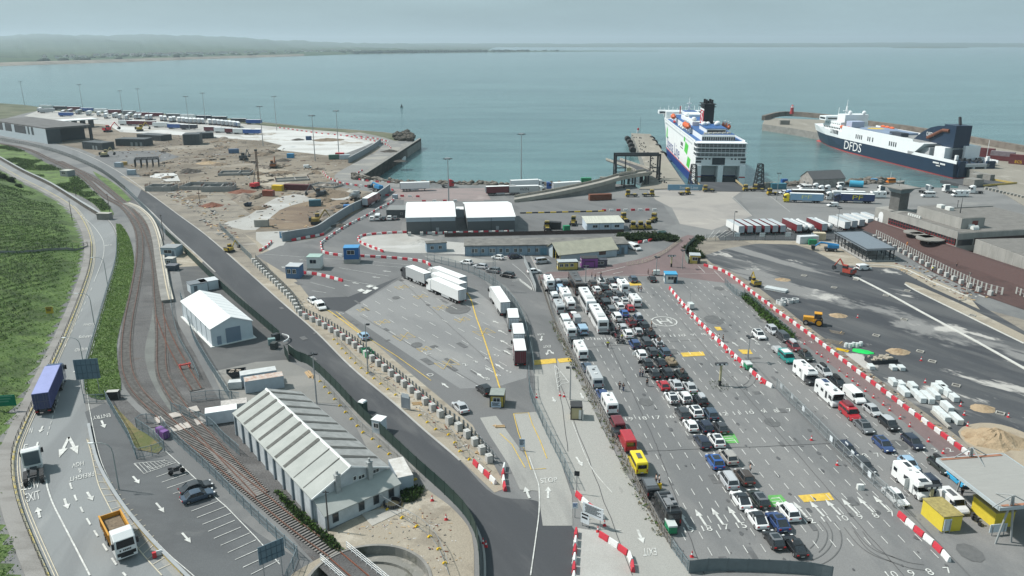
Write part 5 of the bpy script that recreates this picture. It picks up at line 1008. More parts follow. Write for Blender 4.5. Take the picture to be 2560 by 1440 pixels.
def rocks(pts,n,lo,hi,lb0,sd0,mm=None,zb=-1.5):
 P=px(pts);r_=random.Random(sd0);mb=MB();k=0;xs=[p[0]for p in P];ys_=[p[1]for p in P]
 while k<n:
  x,y=r_.uniform(min(xs),max(xs)),r_.uniform(min(ys_),max(ys_))
  if INS((x,y),P):
   k+=1;s_=r_.uniform(lo,hi);mb.sph(x,y,zb+r_.random()*1.8,s_,s_*r_.uniform(.6,1),s_*r_.uniform(.5,.9),5,3)
 tag(mb.mk('rock_armour',mm or GM('armour_rock',(.17,.155,.135),[((.09,.082,.07),.2,.45,.6,1,.9),((.27,.25,.22),.3,.58,.68,1,.7)])),lb0,None,None,'stuff')
rocks([(985,340),(1018,334),(1036,343),(1030,354),(985,352)],150,1.2,2.6,'dark boulders heaped at the tip of the construction site',1,GM('dark_rock',(.07,.065,.055),[((.12,.11,.09),.3,.5,.6,1,.8)]),0)
rocks([(925,444),(1000,454),(1300,459),(1520,459),(1520,463),(1300,464),(1000,459),(935,455)],420,.8,1.7,'rock armour along the inner harbour shore',2,None,-1.2)
rocks([(880,440),(935,452),(900,452),(880,448)],60,.7,1.4,'rubble at the foot of the quay',3,None,0)
rocks([(1965,462),(2020,452),(2025,458),(1975,468)],70,1,1.8,'rock armour left of the boathouse',4,None,-.8)
rocks([(2112,456),(2170,449),(2212,450),(2215,458),(2150,462),(2115,462)],130,1,1.9,'rock armour right of the boathouse',6,None,-.8)
#  WHITE PASSENGER FERRY
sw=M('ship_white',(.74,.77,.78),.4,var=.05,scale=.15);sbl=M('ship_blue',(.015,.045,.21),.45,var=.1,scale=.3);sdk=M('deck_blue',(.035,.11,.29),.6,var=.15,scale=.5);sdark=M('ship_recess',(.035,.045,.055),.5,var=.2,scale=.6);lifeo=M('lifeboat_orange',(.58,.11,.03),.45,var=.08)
S0=(106.6,399.0)
sf=T('passenger_ferry','large white passenger ferry with black and red funnel moored stern-in','ferry',(*S0,SEA),R(86.3))
def HRG(st,zs):return[[(x+(z-zs[0])*fl,w*kw,z)for z,kw in zip(zs,kws)]+[(x+(z-zs[0])*fl,-w*kw,z)for z,kw in list(zip(zs,kws))[::-1]]for x,w,kws,fl in st]
BW=12.6
mb=MB();mb.loft(HRG([(9,BW,(1,1),0),(60,BW,(1,1),0),(118,BW,(.97,1),0),(140,BW*.72,(.9,1.05),.1),(158,BW*.28,(.75,1.2),.35),(168,.3,(1,1.6),.5)],(-.5,4.6)));mb.mk('lower_hull',sbl,sf)
mb=MB();mb.loft(HRG([(9,BW+.04,(1,1,1),0),(60,BW+.04,(1,1,1),0),(118,BW+.03,(1,1,1),0),(140,BW*.76,(1,1.12,1.26),.1),(158,BW*.34,(1,1.5,2.2),.3),(168.5,.9,(1,2.4,4.5),.35)],(4.6,13,21.8)));mb.mk('hull',sw,sf)
MB().box(64,BW+.06,4.75,108,.1,.5).box(64,-BW-.06,4.75,108,.1,.5).mk('red_stripe',redp,sf)
mb=MB()
for y0,y1 in((9.6,12.64),(-1.4,1.2),(-12.64,-9.8)):mb.box(4.6,(y0+y1)/2,1.5,9.2,y1-y0,9.4)
mb.box(5.2,0,10.6,8,25.28,4.4);mb.mk('stern',sw,sf)
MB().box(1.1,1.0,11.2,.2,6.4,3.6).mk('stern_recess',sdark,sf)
mb=MB()
for y in(9.2,7.4,5.6,-5.6,-7.4,-9.2):mb.box(1.15,y,13.8,.12,.9,.7)
mb.mk('stern_window',BG,sf)
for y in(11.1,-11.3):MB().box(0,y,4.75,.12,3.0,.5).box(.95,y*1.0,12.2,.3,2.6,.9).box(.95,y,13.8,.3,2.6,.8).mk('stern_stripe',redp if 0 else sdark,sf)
MB().box(-.02,11.1,4.9,.12,3.05,.45).box(-.02,-11.2,4.9,.12,2.9,.45).mk('red_band',redp,sf)
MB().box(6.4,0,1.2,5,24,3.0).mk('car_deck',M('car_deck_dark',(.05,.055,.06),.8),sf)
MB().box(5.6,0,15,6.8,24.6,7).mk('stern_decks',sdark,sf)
mb=MB()
for z in(15.0,17.1,19.5,21.8):mb.box(5.0,0,z,9.2,25.8,.42)
mb.mk('deck_edge',sw,sf);mb=MB()
for z in(15.4,17.5,19.9):
 for k in range(13):mb.box(.75,-12.3+k*2.05,z,.12,.12,2)
 mb.box(.6,0,z+1.05,.08,25.2,.09).box(.6,0,z+.55,.08,25.2,.06)
mb.mk('railing',sw,sf)
MB().box(70,0,21.8,128,25.1,.25).mk('upper_deck',sdk,sf)
for s_ in(-1,1):
 MB().box(70,s_*12.6,22,128,.15,1.0).mk('bulwark',sw,sf)
hs_=MB().box(74,0,22,126,17.0,3.0).mk('deckhouse',sw,sf);mb=MB()
for k in range(15):mb.box(10.9,-8+k*1.14,22.4,.15,.85,1.7)
mb.mk('window',BG,hs_)
mb=MB()
for s_ in(-1,1):
 for k in range(40):mb.box(16+k*2.9,s_*12.66,19.6,1.2,.08,.8)
mb.mk('side_window',M('side_window_grey',(.30,.34,.36),.4),sf)
MB().box(72,0,25,118,17.4,.25).mk('sun_deck',sdk,sf)
MB().box(30,0,25.2,24,10,2.4).mk('stern_lounge',sw,sf);MB().box(30,0,27.6,24.6,11,.2).mk('lounge_roof',sdk,sf);MB().box(17.9,0,25.7,.15,9.4,1.2).mk('lounge_window',BG,sf)
mb=MB()
for k in range(6):mb.box(14+.5*k,6.2-2.5*k,25.2,1.6,1.8,.9)
mb.mk('deck_seats',M('beige_seats',(.52,.5,.44),.7),sf)
MB().box(80,0,25.2,46,13,2.2).box(100,0,27.4,26,9,1.6).mk('midship_house',sw,sf)
MB().box(79,0,27.4,30,8,.2).box(112,0,29,12,8,.15).mk('house_roof',sdk,sf)
br=MB().box(148,0,22,14,22,4.2).box(150,0,24.2,7,30.5,2.2).mk('bridge',sw,sf);MB().box(146.4,0,24.8,.2,29.5,.9).box(153.6,0,24.8,.2,29,1.0).mk('window',BG,br)
mb=MB()
for k in range(11):mb.cy(148,-14.5+k*2.9,26.4,28.2+(k%3)*.8,.12,4)
mb.mk('aerials',sw,sf)
mb=MB().cy(115,0,26,33,.9,6,.5).box(115,0,31,1,5,.3).box(115,0,33.4,1.6,3,.4).cy(115,0,33,37.5,.3,5,.1).tb((118,2,27),(115,0,31),.25,5).tb((118,-2,27),(115,0,31),.25,5);mb.mk('mast',sw,sf)
MB().cy(126,4,26,31,.35,6).mk('signal_post',redp,sf)
fb=M('funnel_black',(.014,.015,.018),.5,var=.1);fu=MB().loft([[(x,y,z)for x,y in((43,-2.7),(43,2.7),(55,2.7),(58,0),(55,-2.7))]for z in(25,38.2)]).mk('funnel',fb,sf)
MB().box(49,0,38.2,14,7.0,.35).box(50,0,36.8,14.6,7.4,.3).mk('funnel_grating',fb,fu);mb=MB()
for x,y in((45,-1.6),(45,1.6),(48,0),(51,-1.5),(51,1.5),(54,0)):mb.cy(x,y,38,40+((x*7+y)%3)*.5,.7,7)
mb.mk('exhaust_pipe',fb,fu)
for s_ in(-1,1):
 MB().box(49,s_*2.78,27.4,10.6,.12,7.4).mk('red_panel',M('funnel_red',(.42,.03,.05),.45,var=.05),fu);wm=MB().box(49,s_*2.84,26.3,12,.14,.9).box(49,s_*2.84,34.8,12,.14,.9)
 LET(wm,'S',(52 if s_>0 else 46,s_*2.88,27.9),(-6*s_,0,0),(0,0,6.4));wm.mk('white_emblem',sw,fu)
for x,y,r_ in((34,4,1.6),(36,1.5,1.3),(37,-4,1.7),(33,-2.5,1.2),(62,5,1.5),(66,-4,1.5),(90,5,1.6)):
 MB().sph(x,y,28.6,r_,r_,r_*.8,10,6).mk('vent_cowl',sw,sf)
for x,s_ in((46,1),(54,1),(106,1),(44,-1),(52,-1),(106,-1)):
 lb=MB().sph(x,s_*10.9,26.2,4.2,1.75,1.75,10,6).mk('lifeboat',lifeo,sf);MB().box(x-3,s_*10.2,22.2,.3,.4,6).box(x+3,s_*10.2,22.2,.3,.4,6).tb((x-3,s_*10.2,28),(x-3,s_*12,28.6),.2,5).tb((x+3,s_*10.2,28),(x+3,s_*12,28.6),.2,5).mk('davit',sw,lb)
for x in(60,68,76,98):MB().sph(x,11.1,23.6,1.7,.9,.9,8,5).mk('life_raft',redp if x>90 else OFW,sf)
mb=MB();LET(mb,'Stena Line',(116,BW+.1,5.6),(-58,0,0),(0,0,7.2));mb.mk('name_lettering',M('lettering_blue',(.03,.06,.24),.5,var=0),sf)
gm_=M('leaf_green',(.07,.50,.05),.5,var=.05);mb=MB()
for p in([(41,13),(30,12.2),(27,17.6),(38,18.6)],[(30,6.6),(20,6.2),(17,11.6),(27,12)],[(45,18.2),(40,18),(39,20.4),(44,20.6)],[(121,12),(115,11),(116,17),(120,19)]):
 mb.add([(x,BW+.1,z)for x,z in p],[(0,1,2,3)])
mb.mk('green_marks',gm_,sf);mb=MB();[mb.box(55-j*1.8,BW+.08,14.6,1.2,.05,1.9)for j in range(5)];mb.box(51.5,BW+.08,13.2,10,.05,.5).mk('small_lettering',sdark,sf)
#  NAVY FREIGHT FERRY
nv=M('ship_navy',(.016,.032,.062),.4,var=.12,scale=.2);wl_red=M('waterline_red',(.36,.05,.045),.5,var=.12)
hn=R(97);b0=g(2393,447,SEA);BN=12.0;F0=(b0[0]-3+BN*math.sin(hn),b0[1]-BN*math.cos(hn))
ff=T('freight_ferry','navy and white freight ferry with big dark funnel moored at the far pier','ferry',(*F0,SEA),hn);LS=172
def stn(zs,tab):return HRG(tab,zs)
MB().loft(stn((-.6,.6),[(0,BN,(.93,.96),0),(20,BN,(.98,1),0),(110,BN,(1,1),0),(140,BN*.66,(.95,1),0),(158,BN*.25,(.8,1),0),(LS-6,.4,(1,1),.2)])).mk('boot_top',wl_red,ff)
MB().loft(stn((.6,8.2),[(0,BN,(.965,1.03),0),(20,BN,(1.0,1.02),0),(110,BN,(1,1.02),0),(140,BN*.67,(1,1.28),.05),(158,BN*.26,(1,2.0),.4),(LS-5,.5,(1,4),.55)])).mk('hull',nv,ff)
MB().sph(LS-4,0,-.2,5,1.6,1.3,10,6).mk('bulbous_bow',wl_red,ff)
U=BN*1.022
MB().loft(stn((8.2,15.6),[(38,U,(1,1),-1.4),(60,U,(1,1),0),(118,U,(1,1),0)])).loft(stn((8.2,12.8),[(118,U,(1,1),0),(142,BN*.86,(1,1.06),.05),(158,BN*.54,(1,1.2),.3),(LS,2.2,(1,1.4),.3)])).mk('upper_hull',sw,ff)
MB().box(20,U-.15,8.2,44,.3,1.7).box(20,-U+.15,8.2,44,.3,1.7).mk('stern_bulwark',sw,ff)
MB().box(78,U-.1,15.6,79,.25,1.3).box(78,1-U-.9,15.6,79,.25,1.3).mk('side_bulwark',sw,ff)
MB().box(75,0,15.62,84,2*U-.6,.15).mk('weather_deck',M('deck_grey',(.25,.26,.26),.8,var=.2),ff)
mb=MB()
for x,n_ in((134,6),(99,4),(85,2),(79.5,1),(61,4)):
 for k in range(n_):mb.box(x-k*2.2,(U+.04)if x<110 else 11.3-k*-.2,10.4,1.0,.16,2.7)
mb.mk('side_opening',sdark,ff)
mb=MB();LET(mb,'DFDS',(112,U+.12,2.0),(-21,0,0),(0,0,5.6));mb.mk('name_lettering',WH,ff)
mb=MB()
for k in range(12):mb.box(17-k*.9,U+.14,6.2,.7 if k!=6 else .01,.05,.9)
for k in range(4):mb.box(14-k*.9,U+.14,5.0,.7,.05,.5)
mb.mk('ship_name',WH,ff)
MB().box(134,0,12.8,26,21,3.0).box(135,0,15.8,22,20,2.6).mk('forward_house',sw,ff);MB().box(127,0,18.4,10,17,5.2).mk('accommodation',sw,ff)
bb=MB().box(143,0,18.4,9,27,2.9).mk('bridge',sw,ff);MB().box(147.6,0,19.3,.2,26,1.2).box(143,13.56,19.3,7,.2,1.2).box(138.4,0,19.3,.15,24,.9).mk('window',BG,bb)
mb=MB()
for k in range(8):mb.box(126+k*2.4,10.05,16.6,.8,.12,.6)
mb.mk('cabin_window',BG,ff);mb=MB()
for k in range(10):mb.box(124+k*2.3,10.56,13.6,1.4,.12,1.0)
mb.mk('deck_opening',sdark,ff)
MB().cy(136,0,21,28.5,1.0,6,.5).box(136,0,25,1,5,.35).cy(136,0,28,33,.2,5,.08).cy(141,3,21,27,.18,5).mk('mast',sw,ff)
for x,y in((124,4),(122,-5)):MB().sph(x,y,24.9,1.4,1.4,1.4,10,6).mk('radar_dome',sw,ff)
for x in(124.5,117.5):MB().sph(x-4,10.4,15.6,3.0,1.3,1.3,10,6).mk('lifeboat',lifeo,ff)
for x,y in((104,-9),(100,-9.5),(94,-9)):MB().sph(x,y,17.2,2.6,1.2,1.1,8,5).mk('life_raft',lifeo,ff)
MB().box(116,4,15.7,7,9,4.2).mk('deck_block',M('ship_pale_blue',(.40,.46,.60),.5,var=.06),ff)
hp=MB().cy(94,0,16.6,17.0,11.5,24).box(80,0,15.75,26,20,1.2).mk('helideck',M('helideck_grey_blue',(.20,.26,.36),.6,var=.1),ff);MB().cy(96,1,17.02,17.05,5.2,24).mk('landing_circle',ypaint,hp)
MB().box(64,5,15.8,12,5,2.3).mk('deck_container',M('navy_box',(.05,.06,.08),.6),ff)
MB().extr([(22,15.2),(22,26),(29,25.5),(36,23.8),(43,20.5),(50,15.7)],2.0,4.2).mk('funnel_fin',nv,ff);mb=MB();LET(mb,'DFDS',(38.5,4.3,19.0),(-7,0,0),(0,0,2.2));mb.mk('funnel_lettering',WH,ff)
fcs=MB().box(18,0,14.8,10,9.5,12.2).mk('funnel',nv,ff);MB().tb((18,-1,27),(20,-1.5,31),.8,8).mk('exhaust_pipe',fb,fcs);MB().tb((24,5,23.5),(36,5.2,18),.9,8).tb((24,5,23.5),(18,5,23.8),.9,8).mk('brown_duct',rust,ff)
MB().box(19,3.5,8.2,9,9.5,6.6).box(17,-6,8.2,12,9,7.8).mk('aft_house',sw,ff);MB().box(36,0,8.2,20,19,5.2).mk('aft_garage',M('garage_grey',(.40,.42,.43),.7,var=.1),ff)
MB().box(13,0,9,.3,9,5).mk('aft_opening',sdark,ff)
MB().box(-.6,8.0,.8,1.4,3.6,8.6).box(-.6,-8.9,.8,1.4,5,8.6).mk('stern_quarter',nv,ff);MB().box(-.5,-1,6.4,1.6,14,1.6).box(-.5,-6,1.8,1.5,1.3,4.6).box(-.5,1,1.8,1.5,1.4,4.6).mk('stern_gate',M('gate_grey',(.40,.43,.45),.6),ff);MB().box(-.2,-2.6,1.8,1.0,5.6,4.6).mk('stern_opening',sdark,ff)
mb=MB();r_=random.Random(9)
for k in range(26):mb.box(r_.uniform(0,11),r_.uniform(-10.5,10),8.3,r_.uniform(.6,1.6),r_.uniform(.6,1.4),r_.uniform(.6,1.9),r_.random()*3)
mb.mk('winches',DST,ff);MB().box(3,9,8.3,1.4,1.4,4).box(1,-8,8.3,1.4,1.4,3.4).mk('fairlead_post',sw,ff);MB().cy(4,-9.5,8.3,20,.12,5).mk('ensign_staff',sw,ff)
ST(MB().box(0,0,0,1,1,.05).mk('wash',M('foam',(.7,.75,.74),.8)))if 0 else None
#  LINKSPANS AND QUAY GEAR
a,b_=g(1538,452),g(1634,462);gt_=T('linkspan_gantry','black steel linkspan gantry over the loading ramp','gantry',(*a,0),R(2));Wg_=22.0;zt=13.2;mb=MB()
for x in(0,Wg_):
 for y in(0,5):mb.box(x,y,-4,.8,.8,zt+4)
 mb.tb((x,0,1),(x,5,8),.3,5).tb((x,5,1),(x,0,8),.3,5)
for y in(0,5):mb.box(Wg_/2,y,zt-1,Wg_+.8,.9,1.1)
mb.box(2.5,0,6.2,5,.5,.5).box(Wg_-2.5,0,6.2,5,.5,.5).box(2.5,0,4.2,5,.4,.4).box(Wg_-2.5,0,4.2,5,.4,.4).box(4.8,0,4.2,.5,.5,8.2).box(Wg_-4.8,0,4.2,.5,.5,8.2)
mb.mk('frame',DST,gt_);MB().box(6.6,-.5,4.0,2.2,2.0,2.6).mk('control_cabin',M('cream_cabin',(.42,.38,.24),.6),gt_);MB().tb((7,0,6.6),(7,0,12.2),.07,4).mk('hoist_cable',BKP,gt_)
ramp=[g(1286,505),g(1400,493),g(1500,480),g(1560,470)];c=ramp[0]
rp_=T('access_ramp','long concrete access ramp rising to the linkspan gantry','ramp',(*c,0));r0=[(x-c[0],y-c[1])for x,y in ramp]+[(g(1620,462)[0]-c[0],g(1620,462)[1]-c[1])]
zs_=[.3,1.8,3.6,5.0,5.4];mb=MB();wl_=MB()
ex=SMO([(x,y,z)for(x,y),z in zip(r0,zs_)],5);n_=len(ex);sect=[]
for i,(x,y,z)in enumerate(ex):sect.append([(x,y-1,z-.7),(x,y+9,z-.7),(x,y+9,z),(x,y-1,z)])
mb.loft(sect);mb.mk('deck',M('ramp_concrete',(.27,.26,.235),.85,var=.2,scale=.4),rp_)
par=MB()
for oy in(-1.0,9.0):par.loft([[(x,y+oy-.2,z-.7),(x,y+oy+.2,z-.7),(x,y+oy+.2,z+1.0),(x,y+oy-.2,z+1.0)]for x,y,z in ex])
par.mk('parapet',M('parapet_concrete',(.33,.31,.27),.85,var=.2,scale=.4),rp_)
wl_.loft([[(x,y-.7,0),(x,y+8,0),(x,y+8,max(.05,z-.72)),(x,y-.7,max(.05,z-.72))]for x,y,z in ex[:14]]);wl_.mk('abutment',CND,rp_)
for i in(15,17,19,len(ex)-1):
 for oy in(0,8):MB().box(ex[i][0],ex[i][1]+oy,0,.7,.7,ex[i][2]-.7).mk('column',DST,rp_)
e=g(1560,470);rw=T('loading_ramp','kinked asphalt loading ramp passing through the black gantry','ramp',(e[0],e[1],0));k_=lambda x,y,z:(x,y,z)
pts=[(2,4,5.2),(11,12,5.2),(11,30,4.6),(6,52,4.2),(4,75,2.6)];ln=SMO(pts,5)
MB().loft([[(x-4,y,z-.6),(x+4,y,z-.6),(x+4,y,z),(x-4,y,z)]for x,y,z in ln]).mk('deck',NA,rw);pp=MB()
for o_ in(-4,4):pp.loft([[(x+o_-.15,y,z),(x+o_+.15,y,z),(x+o_+.15,y,z+1.1),(x+o_-.15,y,z+1.1)]for x,y,z in ln])
pp.mk('parapet',M('parapet_concrete',(.33,.31,.27)),rw);[MB().box(*a_).mk('column',DST,rw)for a_ in((10,14,0,1,1,4.6),(8,40,-6,1.2,1.2,10),(5,70,-6,1.2,1.2,8))]
p=g(1800,466);ls=T('stern_ramp','wide asphalt linkspan sloping to the open stern of the white ferry','ramp',(*p,0),R(-3.7));MB().loft([[(-9.5,y,z-.5),(10,y,z-.5),(10,y,z),(-9.5,y,z)]for y,z in((-14,.12),(0,.5),(16,-.6))]).mk('deck',NA,ls);MB().box(-9.9,1,.2,.3,26,.9).box(10.3,1,.2,.3,26,.9).mk('side_rail',M('tan_rail',(.34,.28,.16),.8),ls)
for k,(x,y,lb_)in enumerate(((1731,472,'black lattice tower left of the white ferry stern'),(1896,470,'black lattice tower right of the white ferry stern'))):
 p=g(x,y);t=T('lattice_tower',lb_,'tower',(*p,0),0,'lattice towers of the ferry linkspan');mb=MB();hgt=11.5
 for sx in(-1,1):
  for sy in(-1,1):mb.tb((sx*2.0,sy*2.0,0),(sx*1.0,sy*1.0,hgt),.28,4)
 for j in range(6):
  z0,z1=j*hgt/6,(j+1)*hgt/6;w0,w1=2-z0/hgt,2-z1/hgt
  for s_ in(-1,1):mb.tb((-w0,s_*w0,z0),(w1,s_*w1,z1),.16,4).tb((s_*w0,-w0,z0),(s_*w1,w1,z1),.16,4).tb((-w1,s_*w1,z1),(w1,s_*w1,z1),.16,4)
 mb.mk('lattice',DST,t);MB().box(0,0,0,3.4,3.4,2.2).mk('winch_house',M('winch_grey',(.10,.11,.12),.7),t)
p=g(1712,477);sg=T('banner_wall','long blue banner with the ferry line name along the quay below the ferry','sign',(*p,0),R(-2));MB().box(0,0,.3,16,.25,2.6).mk('board',M('banner_blue',(.16,.30,.42),.6,var=.06),sg);mb=MB();LET(mb,'Stena Line',(-2.5,-.16,.9),(8.5,0,0),(0,0,1.3));mb.mk('lettering',WH,sg);MB().box(-7,0,0,.3,.4,.4).box(7,0,0,.3,.4,.4).mk('foot',DST,sg)
p=g(2470,462);t=T('ship_berth_ramp','low grey concrete linkspan at the stern of the navy ferry','ramp',(*p,0),R(20));MB().box(0,6,-1,26,20,1.4).mk('deck',NA,t);[MB().box(*a_).mk('abutment',CND,t)for a_ in((-10,0,0,6,6,3.6),(11,12,0,3,10,3.2),(-4,4,0,4,4,5))];MB().box(3,-4,.4,22,.3,.8).box(12,4,.4,.3,16,.8).mk('yellow_rail',M('old_yellow',(.42,.32,.1),.8),t)
for k in range(14):
 p=g(2466+k*9,474+k*2.2);o=MB().box(p[0],p[1],.02,1.5,1.1,1.2,R(-12)).mk('concrete_block',conc);tag(o,'squat concrete block in the row beside the navy ferry berth','block','blocks at the navy ferry berth')
ORD=['first','second','third','fourth','fifth','sixth','seventh','eighth','ninth','tenth','eleventh','twelfth','thirteenth','fourteenth','fifteenth','sixteenth']
#  VEHICLES (facing +x, standing at z0)
PAL={'white':(.70,.72,.72),'black':(.014,.015,.017),'dgrey':(.045,.048,.053),'grey':(.13,.14,.15),'silver':(.42,.44,.46),'red':(.38,.02,.03),'dred':(.14,.016,.022),'blue':(.025,.09,.30),'dblue':(.02,.03,.075),'navy':(.018,.024,.045),'sblue':(.28,.42,.55),'brown':(.06,.045,.038),'dgreen':(.022,.03,.026),'teal':(.01,.22,.20),'yellow':(.74,.58,.02),'champ':(.33,.32,.30),'bblue':(.03,.33,.58),'lblue':(.25,.42,.58),'slate':(.05,.075,.11),'cream':(.55,.54,.47),'mblue':(.03,.06,.16),'maroon':(.12,.02,.03),'orange':(.62,.23,.03),'lgrey':(.40,.42,.43),'green':(.05,.25,.07)}
def paint(c):return M('paint_'+c,PAL[c],.3,var=.03,coat=.5)if c in PAL else M('paint_'+c,(.3,.3,.3))
def WL(par,x,y,r_,w,name='wheel'):
 o=MB().tb((x,y-w/2,r_),(x,y+w/2,r_),r_,14).mk(name,tyre,par);s_=1 if y>0 else-1
 MB().tb((x,y+s_*(w/2-.01),r_),(x,y+s_*(w/2+.015),r_),r_*.62,10,r_*.5).mk('rim',rimm,o);return o
def pbody(mb,prof,Wd,rnd=.1,top=.0,mi=0):
 """rounded body from a side outline: the two outer skins are drawn in"""
 cx=sum(p[0]for p in prof)/len(prof);zt=max(p[1]for p in prof);zb=min(p[1]for p in prof)
 def sec(y,k):return[(cx+(x-cx)*(1-k*.5/max(1,abs(prof[0][0]-cx))),y,z-(top+k*.9)*((z-zb)/(zt-zb))**3)for x,z in prof]
 return mb.loft([sec(-Wd/2,rnd),sec(-Wd/2+rnd,0),sec(Wd/2-rnd,0),sec(Wd/2,rnd)],mi)
CRS={'hatch':(4.15,1.78,1.48,.95,1.75,3.35,3.95),'suv':(4.5,1.88,1.68,1.0,1.75,3.85,4.3),'estate':(4.75,1.83,1.49,1.15,1.95,4.05,4.6),'saloon':(4.8,1.84,1.44,1.2,2.05,3.45,4.25),'mpv':(4.85,1.9,1.82,.75,1.5,4.35,4.7),'coupe':(4.6,1.88,1.6,1.05,1.85,3.25,4.35)}
def car(kind,col,roof=None,extra=()):
 L_,Wd,Hh,cw,r0,r1,tl=CRS[kind];h_=L_/2;zb=.24;bz=Hh*.60;X=lambda s_:h_-s_
 t=T('car','','car');mb=MB()
 prof=[(X(L_),.42),(X(L_-.02),bz*.86),(X(L_-.1),bz+.03),(X(tl),bz+.05),(X(cw),bz),(X(cw*.45),bz*.93),(X(.12),bz*.78),(X(0),bz*.6),(X(.03),.34),(X(.35),zb),(X(L_-.4),zb)]
 pbody(mb,prof[::-1],Wd,.13,.03)
 wr_=Wd*.5-.2
 rf=[(r0,wr_),(r1,wr_)]
 mb.loft([[(X(s_),-w_,Hh-d_),(X(s_),-w_*.6,Hh-d_+.035),(X(s_),w_*.6,Hh-d_+.035),(X(s_),w_,Hh-d_),(X(s_),w_,Hh-d_-.05),(X(s_),-w_,Hh-d_-.05)]for s_,w_,d_ in((r0-.08,wr_-.06,.07),(r0+.3,wr_+.02,.005),((r0+r1)/2,wr_+.03,0),(r1-.2,wr_+.02,.02),(r1+.06,wr_-.05,.07))],1)
 for s_ in(-1,1):
  wb=Wd/2-.1
  for(a,b_,w_)in((cw,r0,.05),(tl-.1,r1,.11),((cw+tl)/2+.05,(r0+r1)/2,.05)):
   mb.tb((X(a),s_*wb,bz-.02),(X(b_),s_*(wr_+.015),Hh-.05),w_,5)
  mb.box(X(cw+.42),s_*(Wd/2+.07),bz+.02,.1,.2,.13)
 mb.mk('body',[paint(col),paint(roof or col)],t)
 wb=Wd/2-.09;gb=MB();gb.loft([[(X(cw-.02),-wb,bz-.04),(X(cw-.02),wb,bz-.04),(X(tl),wb,bz-.02),(X(tl),-wb,bz-.02)],[(X(r0),-wr_,Hh-.04),(X(r0),wr_,Hh-.04),(X(r1),wr_,Hh-.04),(X(r1),-wr_,Hh-.04)]]);gb.mk('window',GLS,t)
 rw_=.36 if kind in('suv','mpv','coupe')else .32
 for x in(X(.85),X(L_-.85)):
  for s_ in(-1,1):WL(t,x,s_*(Wd/2-.09),rw_,.22)
 for s_ in(-1,1):
  MB().box(X(.09),s_*(Wd/2-.3),bz*.66,.2,.34,.13).mk('headlight',headl,t);MB().box(X(L_-.04),s_*(Wd/2-.24),bz*.72,.14,.3,.18).mk('tail_light',redl,t)
 MB().box(X(L_)-.005,0,bz*.5,.03,.5,.12).mk('number_plate',OFW,t);MB().box(X(0)+.0,0,.36,.06,Wd*.6,.14).mk('grille',BKP,t)
 if 'box' in extra:MB().loft([[(x,-.38*k,Hh+.08),(x,.38*k,Hh+.08),(x,.34*k,Hh+.08+.36*k),(x,-.34*k,Hh+.08+.36*k)]for x,k in((X(r0+.0),.7),(X(r0+.5),1),(X(r1-.3),1),(X(r1+.15),.8))]).mk('roof_box',BKP,t)
 if 'sbox' in extra:MB().loft([[(x,-.5*k,Hh+.06),(x,.5*k,Hh+.06),(x,.45*k,Hh+.06+.4*k),(x,-.45*k,Hh+.06+.4*k)]for x,k in((X(r0+.0),.7),(X(r0+.5),1),(X(r1-.3),1),(X(r1+.15),.8))]).mk('roof_box',paint('silver'),t)
 if 'rails' in extra:
  m_=MB()
  for s_ in(-1,1):m_.box(X((r0+r1)/2),s_*(wr_-.06),Hh+.04,(r1-r0)*.85,.05,.06)
  m_.mk('roof_rails',STL,t)
 if 'sun' in extra:MB().box(X((r0+r1)/2),0,Hh+.025,(r1-r0)*.6,wr_*1.45,.025).mk('sunroof',GLS,t)
 if 'bike' in extra:
  m_=MB()
  for k in range(2):
   xx=X(L_)-.25-k*.18
   for s_ in(-.55,.55):
    ring=[(xx,s_+.33*math.cos(a),.95+.33*math.sin(a))for a in[i*.785 for i in range(9)]]
    for p,q_ in zip(ring,ring[1:]):m_.tb(p,q_,.035,4)
   m_.tb((xx,-.55,.95),(xx,.1,1.25),.03,4).tb((xx,.1,1.25),(xx,.55,.95),.03,4).tb((xx,-.55,.95),(xx,.35,1.4),.03,4)
  m_.box(X(L_)-.2,0,.45,.5,.9,.08);m_.mk('bicycle_rack',BKP,t)
 if 'open' in extra:
  MB().box(X(cw+.55),Wd/2+.42,.4,.08,.85,bz-.35,.35).mk('open_door',paint(col),t)
 if 'load' in extra:
  m_=MB();r_=random.Random(1)
  for k in range(5):m_.box(X((r0+r1)/2)+r_.uniform(-.8,.8),r_.uniform(-.3,.3),Hh+.03,r_.uniform(.4,.9),r_.uniform(.3,.5),r_.uniform(.15,.35),r_.random())
  m_.mk('roof_load',M('luggage',(.10,.07,.06),.8,var=.4,scale=2),t)
 return t
